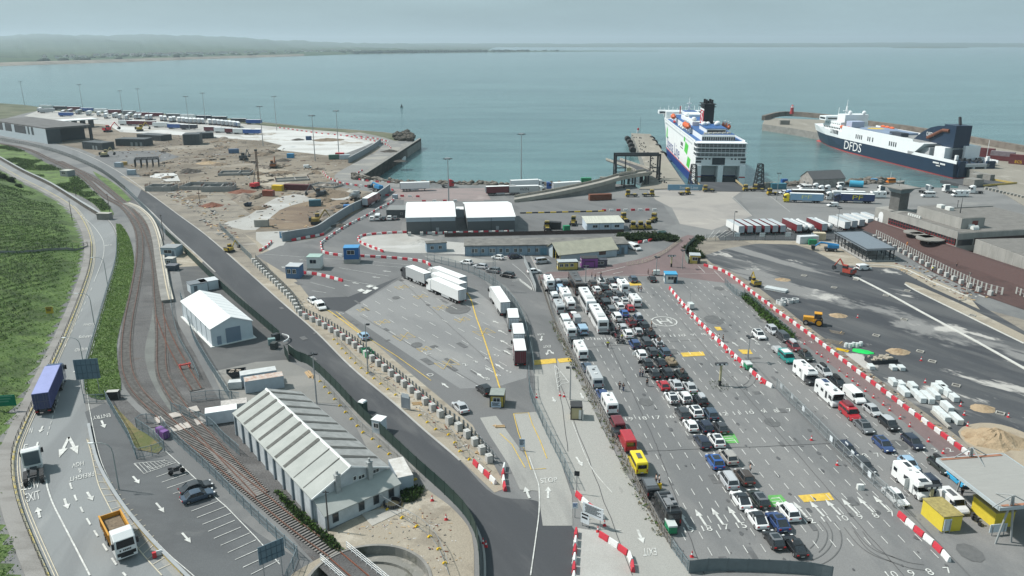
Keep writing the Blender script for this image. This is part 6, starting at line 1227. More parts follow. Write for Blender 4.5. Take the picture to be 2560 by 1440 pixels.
def boxcar(L_,Wd,Hh,col,nose,wsx,name='van',cat='van',wins=(),roofbits=(),whs=None,wr_=.36,hood=.62,front=True,stripe=None,rear=True,roofcol=None,wincol=None,backwin=True):
 """van, camper, coach: one rounded shell with its windows, lamps and wheels"""
 h_=L_/2;t=T(name,'',cat);mb=MB()
 if front:prof=[(-h_,.35),(-h_,Hh*.9),(-h_+.12,Hh),(h_-wsx-.1,Hh),(h_-wsx*.8,Hh*.97),(h_-nose,Hh*hood),(h_-nose*.3,Hh*hood*.86),(h_,Hh*hood*.62),(h_,.38),(h_-.2,.28),(-h_+.2,.28)]
 else:prof=[(-h_,.45),(-h_,Hh*.88),(-h_+.18,Hh),(h_-.45,Hh),(h_-.12,Hh*.86),(h_,Hh*.55),(h_-.1,.4)]
 pbody(mb,prof[::-1],Wd,.12,.02);mb.mk('body',paint(col),t)
 if roofcol:MB().box(-wsx*.35,0,Hh-.06,L_-wsx*1.4-.4,Wd-.3,.1).mk('roof_panel',paint(roofcol),t)
 gm_=wincol or GLS
 if front:
  a=Vector((h_-nose+.02,0,Hh*hood+.02));b_=Vector((h_-wsx*.8+.0,0,Hh*.955));nn=Vector((b_.z-a.z,0,a.x-b_.x)).normalized()*.03;w1,w2=Wd/2-.16,Wd/2-.24
  MB().loft([[(p.x+o.x,-w_,p.z+o.z),(p.x+o.x,w_,p.z+o.z)]for o in(nn*-.3,nn)for p,w_ in((a,w1),)]+[[(p.x+o.x,-w_,p.z+o.z),(p.x+o.x,w_,p.z+o.z)]for o in(nn,)for p,w_ in((b_,w2),)],cap=False).mk('windscreen',GLS,t)
 for x0,x1,z0,z1,sd in wins:
  m_=MB()
  for s_ in(-1,1):
   if sd in(0,s_):m_.box((x0+x1)/2,s_*(Wd/2+.0),z0,x1-x0,.05,z1-z0)
  m_.mk('side_window',gm_,t)
 if rear and backwin:MB().box(-h_-.0,0,Hh*.56,.05,Wd*.72,Hh*.26).mk('rear_window',gm_,t)
 for x in(whs or(h_-.95,-h_+1.1)):
  for s_ in(-1,1):WL(t,x,s_*(Wd/2-.12),wr_,.26)
 for s_ in(-1,1):
  if front:MB().box(h_-nose*.15-.03,s_*(Wd/2-.26),Hh*hood*.55,.2,.3,.2).mk('headlight',headl,t);MB().box(h_-nose-.1,s_*(Wd/2+.12),Hh*hood+.05,.12,.2,.28).mk('wing_mirror',BKP,t)
  MB().box(-h_+.01,s_*(Wd/2-.16),.75,.08,.16,.5).mk('tail_light',redl,t)
 MB().box(-h_,0,.36,.1,Wd*.9,.18).mk('bumper',BKP,t);MB().box(-h_-.06,0,.62,.03,.5,.12).mk('number_plate',OFW,t)
 for x,y,l_,w_,z_,mm in roofbits:MB().box(x,y,Hh-.01,l_,w_,z_).mk('roof_vent',mm,t)
 if stripe:MB().box(0,Wd/2,.9,L_*.8,.03,.35).box(0,-Wd/2,.9,L_*.8,.03,.35).mk('side_stripe',stripe,t)
 return t
greyv=M('vent_grey',(.10,.11,.12),.5);palev=M('vent_pale',(.5,.52,.52),.5)
def caravan(col='white',L_=5.6):
 t=boxcar(L_,2.2,2.5,col,.1,.1,'caravan','caravan',[(-L_*.28,-L_*.05,1.25,1.9,0),(L_*.1,L_*.3,1.25,1.9,0)],[(-1,0,.6,.6,.12,palev),(.9,.1,.5,.5,.12,greyv),(1.9,-.3,.4,.4,.1,palev)],whs=(-.1,),wr_=.33,front=False)
 MB().tb((L_/2-.1,.4,.45),(L_/2+1.2,0,.5),.05,5).tb((L_/2-.1,-.4,.45),(L_/2+1.2,0,.5),.05,5).mk('drawbar',STL,t);MB().box(L_/2-.02,0,1.2,.05,1.6,.75).mk('front_window',GLS,t);return t
def MHM(L_=7.0,lut=True,cab='white',open_=False):
 Hh=2.95;Wd=2.3;h_=L_/2;t=T('motorhome','','motorhome');mb=MB();xb=h_-1.75
 pbody(mb,[(-h_,.45),(-h_,Hh*.93),(-h_+.15,Hh),(xb+(1.0 if lut else .1),Hh),(xb+(1.35 if lut else .2),Hh*.84),(xb+(1.2 if lut else .2),Hh*.72),(xb,Hh*.68),(xb,.4)][::-1],Wd,.1,.02);mb.mk('living_box',WH,t)
 cb=MB();pbody(cb,[(xb-.2,.3),(xb-.2,2.05),(xb+.35,2.05),(xb+1.0,1.25),(h_-.1,1.0),(h_,.75),(h_,.3)][::-1],2.0,.12,.02);cb.mk('cab',paint(cab),t)
 MB().loft([[(xb+1.0,-.82,1.3),(xb+1.0,.82,1.3)],[(xb+1.06,-.82,1.27),(xb+1.06,.82,1.27)],[(xb+.42,-.75,2.04),(xb+.42,.75,2.04)]],cap=False).mk('windscreen',GLS,t)
 m_=MB()
 for s_ in(-1,1):m_.box(xb+.45,s_*1.0,1.25,.7,.05,.6)
 m_.mk('cab_window',GLS,t);m_=MB()
 for s_ in(-1,1):m_.box(-h_+1.0,s_*Wd/2,1.6,.9,.06,.6).box(-.1,s_*Wd/2,1.7,.7,.06,.6)
 m_.mk('side_window',GLS,t);MB().box(.5,-Wd/2,.5,.65,.06,1.9).mk('door',palev if not open_ else sdark,t)
 if open_:MB().box(.95,-Wd/2-.35,.5,.06,.7,1.9).mk('open_door',OFW,t)
 MB().box(-h_,0,1.5,.06,1.3,.7).mk('rear_window',GLS,t);MB().box(xb+.55,0,Hh-.02,.9,1.3,.06).box(-h_+1.6,.3,Hh,1.4,.7,.04).mk('skylight',GLS,t);MB().box(-h_+3.1,-.3,Hh,.5,.5,.14).box(0.2,.4,Hh,.45,.45,.14).mk('roof_vent',palev,t)
 for x in(h_-.9,-h_+1.7):
  for s_ in(-1,1):WL(t,x,s_*(.92 if x>0 else 1.03),.35,.24)
 for s_ in(-1,1):MB().box(h_-.06,s_*.75,.72,.18,.3,.22).mk('headlight',headl,t);MB().box(-h_,s_*.95,.8,.06,.2,.4).mk('tail_light',redl,t);MB().box(xb+.85,s_*1.15,1.3,.12,.2,.32).mk('wing_mirror',BKP,t)
 MB().box(h_-.01,0,.4,.06,1.3,.25).mk('grille',BKP,t);return t
def hrmotor():
 L_=7.4;t=boxcar(L_,2.35,2.9,'white',.55,.2,'motorhome','motorhome',[(-3.1,-2.3,1.6,2.1,0),(-1.2,-.2,1.6,2.2,0),(.6,1.3,.9,2.3,-1),(1.9,3.0,1.4,2.1,0)],[(-2.5,.3,1.6,1.0,.04,M('solar',(.03,.05,.12),.2)),(-.6,-.4,.6,.6,.12,greyv),(.9,.4,.9,.6,.1,palev),(2.0,0,.6,.6,.12,greyv)],whs=(2.4,-2.1),hood=.46);return t
def coach(col='white'):
 L_=12.6;h_=L_/2;t=boxcar(L_,2.55,3.6,col,.35,.15,'coach','coach',[(-h_+.7,h_-1.3,1.75,2.85,0),(h_-1.1,h_-.3,1.2,2.9,0)],[(-2.8,0,2.2,1.6,.22,palev if col=='white' else greyv),(1.6,0,.8,.8,.08,greyv),(4.2,0,.8,.8,.08,greyv)],whs=(h_-2.6,-h_+3.4,-h_+2.1),wr_=.48,hood=.38)
 MB().box(-h_-.02,0,.75,.05,1.9,.8).mk('engine_grille',M('grille_grey',(.3,.31,.32),.6),t);return t
def van(col,L_=5.4,Hh=2.2,wins=False,rack=False,pop=None,roofcol=None,rearbox=False,sun=False):
 h_=L_/2;w_=[(h_-2.0,h_-1.1,Hh*.6,Hh*.84,0)]+([(-h_+.25,-h_+1.35,Hh*.6,Hh*.85,0),(-h_+1.5,h_-2.15,Hh*.6,Hh*.85,0)]if wins else[])
 t=boxcar(L_,1.95,Hh,col,1.15,1.75,'van','van',w_,([(-.6,0,1.6,.7,.1,greyv)]if sun else[]),hood=.55 if Hh<2.3 else .5,roofcol=roofcol)
 if pop:MB().loft([[(x,-.75*k,Hh-.02),(x,.75*k,Hh-.02),(x,.6*k,Hh+.35*k),(x,-.6*k,Hh+.35*k)]for x,k in((-h_+.3,.9),(-h_+.8,1),(h_-2.6,1),(h_-2.2,.7))]).mk('pop_top',paint(pop),t)
 if rack:
  m_=MB()
  for s_ in(-1,1):m_.box(-.6,s_*.8,Hh+.1,L_*.62,.06,.1)
  for k in range(5):m_.box(-2.1+k*.8,0,Hh+.12,.06,1.7,.06)
  m_.box(-1.2,.2,Hh+.15,1.6,.8,.15).box(-.2,-.35,Hh+.15,.7,.6,.2).box(-1.6,-.4,Hh+.15,.5,.5,.3);m_.mk('roof_rack',M('rack_grey',(.2,.21,.22),.5),t)
 return t
def pickup(col='black'):
 t=T('pickup','','pickup');mb=MB();pbody(mb,[(-2.6,.5),(-2.6,1.05),(-.7,1.05),(-.6,1.08),(.9,1.08),(2.2,1.0),(2.55,.8),(2.55,.4)][::-1],1.85,.1);mb.box(-.0,0,1.68,1.25,1.5,.06);mb.mk('body',paint(col),t)
 MB().loft([[(-.75,-.82,1.05),(-.75,.82,1.05),(1.1,.82,1.05),(1.1,-.82,1.05)],[(-.6,-.7,1.69),(-.6,.7,1.69),(.5,.7,1.69),(.5,-.7,1.69)]]).mk('window',GLS,t);MB().box(-1.65,0,1.0,1.7,1.5,.08).mk('load_bed',BKP,t)
 for x in(1.65,-1.65):
  for s_ in(-1,1):WL(t,x,s_*.82,.38,.25)
 for s_ in(-1,1):MB().box(2.5,s_*.7,.75,.15,.3,.15).mk('headlight',headl,t);MB().box(-2.6,s_*.8,.75,.08,.15,.25).mk('tail_light',redl,t)
 return t
def teardrop():
 t=T('trailer','','trailer');pbody(m_:=MB(),[(-1.6,.4),(-1.55,.8),(-1.1,1.25),(-.3,1.45),(.7,1.3),(1.4,.85),(1.6,.45)][::-1],1.6,.12);m_.mk('body',paint('lgrey'),t)
 for s_ in(-1,1):WL(t,-.1,s_*.82,.3,.18)
 MB().tb((1.5,0,.45),(2.4,0,.5),.05,5).mk('drawbar',STL,t);return t
def boxtrailer(col='cream',L_=2.6,Hh=1.9):
 t=T('trailer','','trailer');MB().box(0,0,.5,L_,1.6,Hh-.5).mk('box',paint(col),t);MB().box(-L_/2,0,.6,.04,1.4,Hh-.75).mk('rear_door',M('trailer_door',(.36,.38,.4),.6),t)
 for s_ in(-1,1):WL(t,0,s_*.85,.3,.18);MB().box(-L_/2-.02,s_*.65,.5,.05,.2,.12).mk('tail_light',redl,t)
 MB().tb((L_/2,0,.55),(L_/2+1.1,0,.5),.05,5).mk('drawbar',STL,t);return t
def motorbike(col='black',rider=False):
 t=T('motorbike','','motorbike');fr_=MB();fr_.box(0,0,.4,.7,.3,.35).sph(.15,0,.88,.32,.17,.16,8,5).tb((.3,0,.9),(.72,0,.32),.05,5).tb((-.2,0,.5),(-.68,0,.32),.05,5).box(.45,0,1.0,.08,.7,.05).box(.55,0,.85,.25,.3,.3);fr_.mk('frame',paint(col),t)
 MB().box(-.35,0,.8,.75,.28,.1).mk('seat',BKP,t)
 for x in(.72,-.7):MB().tb((x,-.08,.32),(x,.08,.32),.32,12).mk('wheel',tyre,t)
 MB().box(-.8,0,.85,.35,.42,.3).box(-.6,.32,.55,.4,.2,.35).box(-.6,-.32,.55,.4,.2,.35).mk('pannier',M('pannier',(.06,.06,.065),.6),t);MB().box(.7,0,.88,.06,.18,.16).mk('headlight',headl,t);return t
def LCB(t,col,x0,axles=2,deflector=True):
 """tractor unit whose cab front is at x0"""
 cb=MB();pbody(cb,[(x0-2.3,.75),(x0-2.3,3.55),(x0-1.9,3.75),(x0-1.0,3.6),(x0-.12,3.05),(x0,1.9),(x0,.45),(x0-2.3,.55)][::-1],2.5,.12,.02);c=cb.mk('cab',paint(col),t)
 MB().loft([[(x0-.02,-1.05,1.95),(x0-.02,1.05,1.95)],[(x0+.03,-1.05,1.95),(x0+.03,1.05,1.95)],[(x0-.1,-1.0,2.95),(x0-.1,1.0,2.95)]],cap=False).mk('windscreen',GLS,c)
 m_=MB()
 for s_ in(-1,1):m_.box(x0-.7,s_*1.25,1.95,.85,.04,.75)
 m_.mk('side_window',GLS,c);MB().box(x0+.0,0,.6,.06,2.2,.7).mk('grille',BKP,c)
 for s_ in(-1,1):MB().box(x0-.03,s_*.95,.55,.14,.4,.28).mk('headlight',headl,c);MB().box(x0-.15,s_*1.42,2.0,.2,.28,.8).mk('wing_mirror',BKP,c)
 MB().box(x0-3.4,0,.65,4.8,.9,.3).mk('chassis',DST,t)
 ax=[x0-1.35,x0-4.9]+([x0-6.2]if axles==3 else[])
 for x in ax:
  for s_ in(-1,1):WL(t,x,s_*1.05,.5,.32 if x>x0-2 else .5)
 m_=MB()
 for s_ in(-1,1):m_.box(x0-2.9,s_*1.05,.45,1.0,.35,.6)
 m_.mk('fuel_tank',STL,t)
def TBX(t,col,xf,L_=13.6,roofc=None,doorc=None,text=None,tcol=None,Hh=4.0,curtain=False,band=None):
 mb=MB();mb.box(xf-L_/2,0,1.15,L_,2.55,Hh-1.15);bx=mb.mk('trailer_body',paint(col),t);x1=xf-L_
 MB().box(xf-L_/2,0,Hh,L_-.06,2.5,.04).mk('roof',roofc or whiter,bx);MB().box(x1-.015,0,1.2,.05,2.4,Hh-1.35).mk('rear_door',doorc or M('door_pale',(.52,.56,.6),.5),bx)
 m_=MB().box(x1-.04,0,1.2,.05,.06,Hh-1.35)
 for y in(-.75,-.35,.35,.75):m_.box(x1-.06,y,1.2,.05,.05,Hh-1.4)
 m_.box(x1-.03,0,Hh-.14,.1,2.6,.16).box(x1-.03,1.22,1.1,.1,.14,Hh-1.1).box(x1-.03,-1.22,1.1,.1,.14,Hh-1.1).mk('door_bars',M('door_bar',(.12,.13,.14),.5),bx)
 MB().box(xf-L_*.55,0,.8,L_*.85,1.1,.35).mk('chassis',DST,t);MB().box(xf-L_*.52,1.2,.45,L_*.28,.06,.65).box(xf-L_*.52,-1.2,.45,L_*.28,.06,.65).mk('side_skirt',M('skirt_grey',(.4,.42,.43),.6),t)
 for k in range(3):
  for s_ in(-1,1):WL(t,x1+1.6+k*1.32,s_*1.02,.5,.45)
 for s_ in(-1,1):MB().box(x1-.02,s_*.95,.75,.06,.45,.16).mk('tail_light',redl,t)
 MB().box(xf-2.4,.8,0,.16,.16,1.1).box(xf-2.4,-.8,0,.16,.16,1.1).mk('landing_leg',DST,t)
 if text:
  for s_ in(-1,1):
   m_=MB();tl=text[1]
   if text[0]=='~':
    for j in range(9):m_.box(xf-L_/2-tl/2+tl*(j+.5)/9,s_*1.285,text[2]+(.1 if j%3 else 0),tl/9*.72,.02,text[3]*(.7 if j%3 else 1))
   else:LET(m_,text[0],(xf-L_/2-s_*tl/2*-1 if s_>0 else xf-L_/2-tl/2,s_*1.29,text[2]),((-tl if s_>0 else tl),0,0),(0,0,text[3]));m_.mk('lettering',tcol or WH,bx)
 if band:MB().box(xf-L_/2,1.28,1.2,L_-.1,.03,.5).box(xf-L_/2,-1.28,1.2,L_-.1,.03,.5).mk('lower_band',band,bx)
def artic(cab,box,**kw):
 def f():
  t=T('articulated_lorry','','lorry');LCB(t,cab,8.1);TBX(t,box,5.5,**kw);return t
 return f
def STR(box,**kw):
 def f():
  t=T('semi_trailer','','trailer');TBX(t,box,6.8,**kw);return t
 return f
def TRU(col,axles=2):
 def f():
  t=T('lorry_tractor','','lorry');LCB(t,col,3.1,axles);MB().box(-1.9,0,.95,.9,.9,.15).mk('fifth_wheel',BKP,t);MB().box(-1.8,1.05,1.02,2.6,.55,.06).box(-1.8,-1.05,1.02,2.6,.55,.06).mk('mudguard',BKP,t);MB().box(.78,0,1.3,.08,2.1,2.1).mk('cab_back',M('cab_back_dark',(.09,.12,.14),.3),t);return t
 return f
def tanker():
 t=T('tank_trailer','','trailer');MB().tb((6.6,0,2.5),(-6.2,0,2.45),1.25,14).tb((-6.2,0,2.45),(-6.8,0,2.45),1.25,14,.7).mk('tank',M('tank_white',(.62,.64,.64),.35,metal=.2,var=.08),t);MB().box(0,0,.9,12,1.0,.4).mk('chassis',DST,t);MB().box(0,0,3.72,10,.6,.1).mk('walkway',STL,t)
 for k in range(3):
  for s_ in(-1,1):WL(t,-5.2+k*1.32,s_*1.0,.5,.45)
 return t
def tug():
 t=T('terminal_tug','','tug');c=MB();pbody(c,[(.4,.7),(.5,2.9),(1.9,2.9),(2.1,1.7),(2.2,.7)][::-1],1.5,.08);c.mk('cab',M('tug_yellow',(.42,.29,.03),.6,var=.25),t);MB().box(1.25,0,1.75,1.72,1.55,.85).mk('cab_window',GLS,t);MB().box(1.2,0,2.92,1.5,1.5,.1).mk('cab_roof',M('tug_roof',(.30,.25,.12),.7,var=.3),t)
 MB().box(-.3,0,.6,5.2,1.9,.45).mk('chassis',BKP,t);MB().box(2.2,0,.5,.3,2.3,.6).box(-1.6,0,1.05,1.3,1.2,.25).mk('deck',M('tug_deck',(.32,.24,.05),.7,var=.3),t)
 for x in(1.5,-1.7):
  for s_ in(-1,1):WL(t,x,s_*.98,.52,.45)
 return t
#  the ferry queue
GQ='vehicles queuing in the ferry lanes'
def put(key,fn,f,cx,cy,head,lb0,cat,group=GQ,h=1.5,scale=1.0):
 p=f(cx,cy)if f else(cx,cy);P=g(p[0],p[1],h*.5);return PLC(key,fn,(P[0],P[1],.065),head,lb0,cat,group,scale)
def cars(f,rows,head,group=GQ):
 for r_ in rows:
  x,y,kind,col,lb0=r_[:5];ex=r_[5]if len(r_)>5 else();roof=r_[6]if len(r_)>6 else None
  put(('car',kind,col,ex,roof),lambda:car(kind,col,roof,ex),f,x,y,head+RND.uniform(-.03,.03),lb0,'car',group,CRS[kind][2])
cars(A_,[(805,910,'suv','brown','dark brown car right behind the row of people by the dark coach'),(890,890,'suv','white','white car with a black roof box at the head of the queue',('box',)),(845,970,'estate','white','white estate with roof rails beside the motorbikes near the dark coach',('rails',)),(925,955,'suv','black','black car second in its lane behind the white car with the roof box'),(985,890,'estate','dgrey','dark grey car at the head of the lane left of the dark blue one'),(1045,880,'suv','navy','dark blue car just ahead of the leading white motorhome'),(1015,950,'suv','white','white car immediately left of the leading white motorhome',('rails',)),(1210,868,'suv','slate','blue-grey car standing alone above the yellow box at the head of the lanes'),(1400,865,'saloon','black','black car driving off beside the blue-roofed booth'),(880,1035,'suv','brown','dark brown car level with the roof of the first white coach',('load',)),(965,1020,'suv','black','black four-wheel drive ahead of the silver car and right of the brown one'),(1060,1020,'estate','dgrey','dark grey estate just behind the white car beside the leading motorhome',('rails',)),(1160,1030,'suv','grey','mid grey car half hidden behind the square white caravan'),(1030,1075,'hatch','silver','silver hatchback in the middle of the front block, right of the black van'),(1122,1085,'suv','white','white car with black sunroof directly left of the square white caravan',('sun',)),(990,1175,'mpv','grey','dark silver people carrier behind the black van',('rails',)),(1075,1140,'suv','white','white car diagonally ahead of the bright blue one',('rails',)),(1175,1155,'hatch','red','bright red car just behind the square white caravan'),(1048,1245,'mpv','white','white boxy car beside the motorbikes next to the second white coach'),(1120,1210,'hatch','blue','bright blue car left of the bright red one'),(1188,1300,'suv','dred','dark red car with luggage on its roof beside the helipad lane',('load',)),(1260,1255,'suv','slate','blue-grey car with silver roof box nearest the helipad',('sbox',)),(1320,1335,'suv','black','black car with its doors open beside the helipad circle',('open',)),(1103,1350,'estate','silver','silver estate beside the second coach ahead of a white car',('rails',)),(1258,1390,'hatch','silver','silver hatchback with bicycles behind the dark red car',('bike',)),(1378,1405,'suv','black','black car with roof luggage just below the helipad',('load',)),(1157,1412,'suv','white','white car one place ahead of the dark blue one with bicycles'),(455,905,'estate','slate','blue-grey estate with a roof box right of the first motorhome',('sbox',)),(478,960,'mpv','sblue','pale blue people carrier ahead of the second-lane motorhome'),(525,905,'estate','dgrey','dark grey estate with bicycles beside the dark coach',('bike',)),(395,990,'suv','black','black boxy car behind the first motorhome in the left lane',('open',)),(612,1225,'hatch','dred','dark red car with white roof pulling the small box trailer',(),'white')],HL)
cars(B_,[(1225,315,'suv','mblue','dark blue car carrying bicycles behind the white car',('bike',)),(1340,300,'mpv','dgrey','dark grey people carrier right of the dark blue car with bicycles'),(1460,305,'estate','silver','silver estate with bicycles on the right edge of the queue',('bike','load')),(1400,395,'suv','dgrey','dark grey car in the middle lane beside a white one with an open door'),(1525,398,'suv','slate','dark slate car ahead of the camouflaged load'),(1290,420,'suv','white','white car with an open door left of two dark cars',('open',)),(1350,510,'suv','black','black car with a roof rack behind the white car with the open door',('rails','open')),(1480,498,'saloon','black','low black saloon left of the loaded trailer'),(1418,608,'estate','black','black estate with silver roof rails in the row above the red hatchback',('rails','open')),(1550,605,'suv','black','black four-wheel drive between two dark cars in the row above the silver ones',('open',)),(1690,620,'suv','dgreen','dark car with bicycles and red lamps on its back',('bike','load')),(1512,728,'hatch','red','bright red hatchback in a row with two silver cars'),(1640,720,'saloon','silver','silver saloon right of the bright red hatchback'),(1780,745,'saloon','lgrey','pale silver saloon at the right end of the red hatchback row'),(1597,850,'coupe','white','white coupe with black roof and bicycles on the back',('bike','sun')),(1725,845,'suv','white','white car with roof rails and bicycles right of the white coupe',('bike','rails')),(1880,870,'suv','black','black car with grey roof box and bicycles, right of two white ones',('bike','sbox')),(1705,1005,'suv','dgrey','dark grey car at the left of the row of three behind the bicycle cars'),(1830,985,'suv','white','white car with an open door between two dark grey ones',('open','sun')),(1985,1010,'suv','slate','dark slate car right of the white one with the open door'),(1787,1128,'hatch','white','white hatchback at the left of the row with two dark cars'),(1930,1135,'suv','navy','dark four-wheel drive right of the white hatchback'),(2088,1148,'hatch','dgrey','dark grey hatchback just above the green marked box'),(1903,1290,'estate','navy','dark estate left of the white car at the green box'),(2045,1275,'suv','white','white car with sunroof beside the upper green marked box',('sun','rails')),(905,820,'saloon','mblue','dark blue saloon towing the rounded white caravan'),(750,545,'estate','slate','dark slate estate towing the grey caravan')],HL)
cars(C_,[(2030,285,'suv','blue','royal blue car with panoramic roof left of the champagne one',('sun',)),(2165,240,'suv','champ','champagne coloured car right of the royal blue one',('rails',)),(2165,470,'mpv','silver','silver people carrier left of the brown estate',('rails',)),(2325,440,'suv','brown','dark brown car with a person in white beside it',('rails',)),(2290,670,'coupe','white','white coupe with black roof left of the dark green estate',('sun',),'black'),(2470,660,'estate','dgreen','dark green estate with silver roof near the lower green box',('sun',),'grey'),(2450,860,'coupe','white','white coupe with black roof nearest the lane number fifteen',('sun',),'black')],HL)
cars(D_,[(205,785,'suv','white','white car immediately right of the lower green box',('rails',)),(100,885,'coupe','mblue','midnight blue car with an open door behind the white one at the lower green box',('open','sun')),(60,1070,'hatch','black','black hatchback with grey roof, last but one in the queue',('sun',),'grey'),(270,1130,'saloon','black','black saloon last in the queue with a person in a white shirt at its door',('open',))],HL)
put('mh',lambda:MHM(7),A_,368,900,HL,'white motorhome first in the left-hand lane by the timber fence','motorhome',h=2.9)
put('campg',lambda:van('lgrey',5.2,2.1,True,pop='white'),A_,422,1042,HL,'pale campervan with white pop-top behind the black boxy car','campervan',h=2.2)
put('mhg',lambda:caravan('lgrey',6.2),A_,470,1145,HL,'pale grey caravan with grey rear behind the pop-top campervan','caravan',h=2.6)
put('mh',None,A_,530,1030,HL,'white motorhome with roof hatches in the second lane','motorhome',h=2.9)
put('cv5',lambda:caravan('white',5.2),A_,578,1115,HL,'white caravan behind the second-lane motorhome','caravan',h=2.6)
put('btr',lambda:boxtrailer('lgrey',2.8,2.1),A_,650,1280,HL,'small pale box trailer behind the dark red car','trailer',h=2)
put('campb',lambda:van('sblue',4.9,2.0,True),A_,705,1370,HL,'pale blue campervan last in the second lane','campervan',h=2)
put('vanw',lambda:van('white',5.8,2.5,True),A_,530,1280,HL,'large white van in the left-hand lane ahead of a caravan','van',h=2.5)
put('cv56',lambda:caravan('white',5.6),A_,580,1375,HL,'white caravan in the left-hand lane with a black rear window, behind the white van','caravan',h=2.6)
put('coachd',lambda:coach('brown'),A_,640,912,HL-.02,'dark brown coach at the head of the coach lane','coach',h=3.6)
put('coachw',lambda:coach('white'),A_,750,1085,HL-.02,'white coach in the middle of the coach lane, just behind the dark one','coach',h=3.6)
put('coachw',None,A_,862,1265,HL-.02,'white coach last in the coach lane beside the motorbikes','coach',h=3.6)
put('mh62',lambda:MHM(6.4),A_,1108,940,HL,'white motorhome at the right-hand edge of the front block','motorhome',h=2.9)
put('cv56',None,A_,1230,1085,HL,'square white caravan on the right-hand edge above the helipad','caravan',h=2.6)
put('vanb',lambda:van('black',5.0,2.0,True),A_,935,1105,HL,'black minibus beside the first white coach','van',h=2)
put('pick',pickup,B_,620,300,HL,'black pickup towing the big white caravan in the left lane','pickup',h=1.7)
put('cv68',lambda:caravan('white',6.8),B_,685,378,HL,'big white caravan with a wide rear window behind the black pickup','caravan',h=2.6)
put('mhgrey',lambda:caravan('lgrey',7.0),B_,826,650,HL,'grey caravan with dark rear behind the dark slate estate','caravan',h=2.6)
put('cvr',lambda:caravan('white',5.4),B_,975,915,HL,'rounded white caravan with grey lower sides behind the dark blue saloon','caravan',h=2.5)
put('vanr2',lambda:van('dred',4.9,1.95,True),B_,1050,1105,HL,'dark red minivan ahead of the bright red van','van',h=1.95)
put('bikeb',None or(lambda:boxtrailer('black',2.0,1.3)),B_,1050,1222,HL,'small dark trailer between the dark red minivan and the red van','trailer',h=1)
put('vanr',lambda:van('red',5.6,2.5),B_,1150,1275,HL,'bright red high-roofed van in the left lane','van',h=2.5)
put('vany',lambda:van('yellow',5.6,2.45,True,sun=True),C_,1257,290,HL,'bright yellow van in the left lane','van',h=2.45)
put('vand',lambda:van('dgrey',4.9,1.95,True,roofcol='grey'),C_,1370,540,HL,'dark grey minivan with people and a yellow suitcase beside it','van',h=1.95)
put('vanbr',lambda:van('black',6.2,2.45,True,rack=True),C_,1540,755,HL+.03,'large black van with a loaded roof rack, last in the left lane','van',h=2.5,scale=1.15)
p=B_(1595,500);P=g(*p,.7);t=T('trailer','open trailer heaped with tan camouflage bundles among the dark cars','trailer',(*P,.065),HL,GQ);MB().box(0,0,.5,3.4,1.9,.5).mk('bed',M('trailer_tan',(.16,.13,.09),.8),t)
mb=MB();r_=random.Random(2)
for k in range(9):mb.sph(r_.uniform(-1.4,1.4),r_.uniform(-.6,.6),1.05,.5,.4,.35,6,4)
mb.mk('bundles',M('camo',(.22,.18,.12),.9,var=.45,scale=2),t)
for s_ in(-1,1):WL(t,0,s_*.95,.34,.2)
bl=[(A_,a)for a in((745,940),(772,975),(835,1030),(852,1066),(872,1104),(892,1142),(915,1182),(940,1228),(962,1270),(985,1318),(1002,1365),(905,1090),(955,1205),(930,1160))]+[(B_,a)for a in((985,120),(1000,175),(1022,215),(1045,250),(1062,285),(1105,290),(1040,190),(985,215))]
for k,(f,(x,y))in enumerate(bl):
 put(('bike',k%3),lambda:motorbike(('black','dgrey','dred')[k%3]),f,x,y,HL+RND.uniform(-.5,.5),('black','dark grey','dark red')[k%3]+' touring motorbike in the dense row along the coach lane','motorbike','motorbikes beside the coaches',1)
#  check-in lot: everything faces the camera
GR='vehicles in the check-in lanes';HR=HL-math.pi
cars(R_,[(45,175,'suv','silver','silver car at the foot of the hedge strip'),(155,245,'mpv','dgrey','dark grey people carrier right behind the fence end'),(260,340,'estate','dred','dark red estate with silver roof box',('sbox',)),(380,435,'estate','dgreen','dark green car with red things on its roof',('load',)),(565,585,'estate','lgrey','pale silver estate with black roof box',('box',)),(700,702,'estate','black','black estate with black roof box',('box',)),(1045,978,'hatch','lgrey','pale silver hatchback next to the red campervan'),(1210,1108,'suv','black','black car with silver roof in the check-in lanes',(),'silver'),(960,1138,'coupe','grey','metallic grey car with glass roof',('sun',)),(1155,1318,'estate','mblue','blue estate with dark windows in lane six',('sun',)),(1450,1292,'estate','navy','navy blue estate in lane four')],HR,GR)
cars(B_,[(2470,222,'suv','white','lone white car at the head of the check-in lanes',('sun',))],HR,GR)
cars(D_,[(790,165,'estate','navy','dark car half hidden behind the mesh fence, upper of two'),(960,328,'estate','dgrey','dark car half hidden behind the mesh fence, lower of two'),(1410,312,'hatch','sblue','pale blue hatchback behind the big motorhome'),(1640,508,'estate','navy','navy estate just right of the big motorhome',('rails',)),(1725,332,'estate','dgreen','very dark green estate with a roof load',('box',)),(1912,462,'hatch','bblue','sky blue car partly under the canopy'),(1275,640,'saloon','white','low white saloon at the end of the mesh fence')],HR,GR)
put('tear',teardrop,R_,95,378,HR,'silver teardrop trailer behind the teal campervan','trailer',GR,1.4)
put('campt',lambda:van('teal',4.9,2.0,True,roofcol='white'),R_,188,442,HR,'teal campervan with white roof','campervan',GR,2)
put('mhc',lambda:MHM(7,True,'dgrey'),R_,375,608,HR,'white motorhome with dark grey cab','motorhome',GR,2.9)
put('hym',hrmotor,R_,613,812,HR,'long white flat-fronted motorhome with solar panel','motorhome',GR,2.9)
put('vanw2',lambda:van('white',5.6,2.0),R_,865,825,HR,'plain white delivery van right of the long motorhome','van',GR,2)
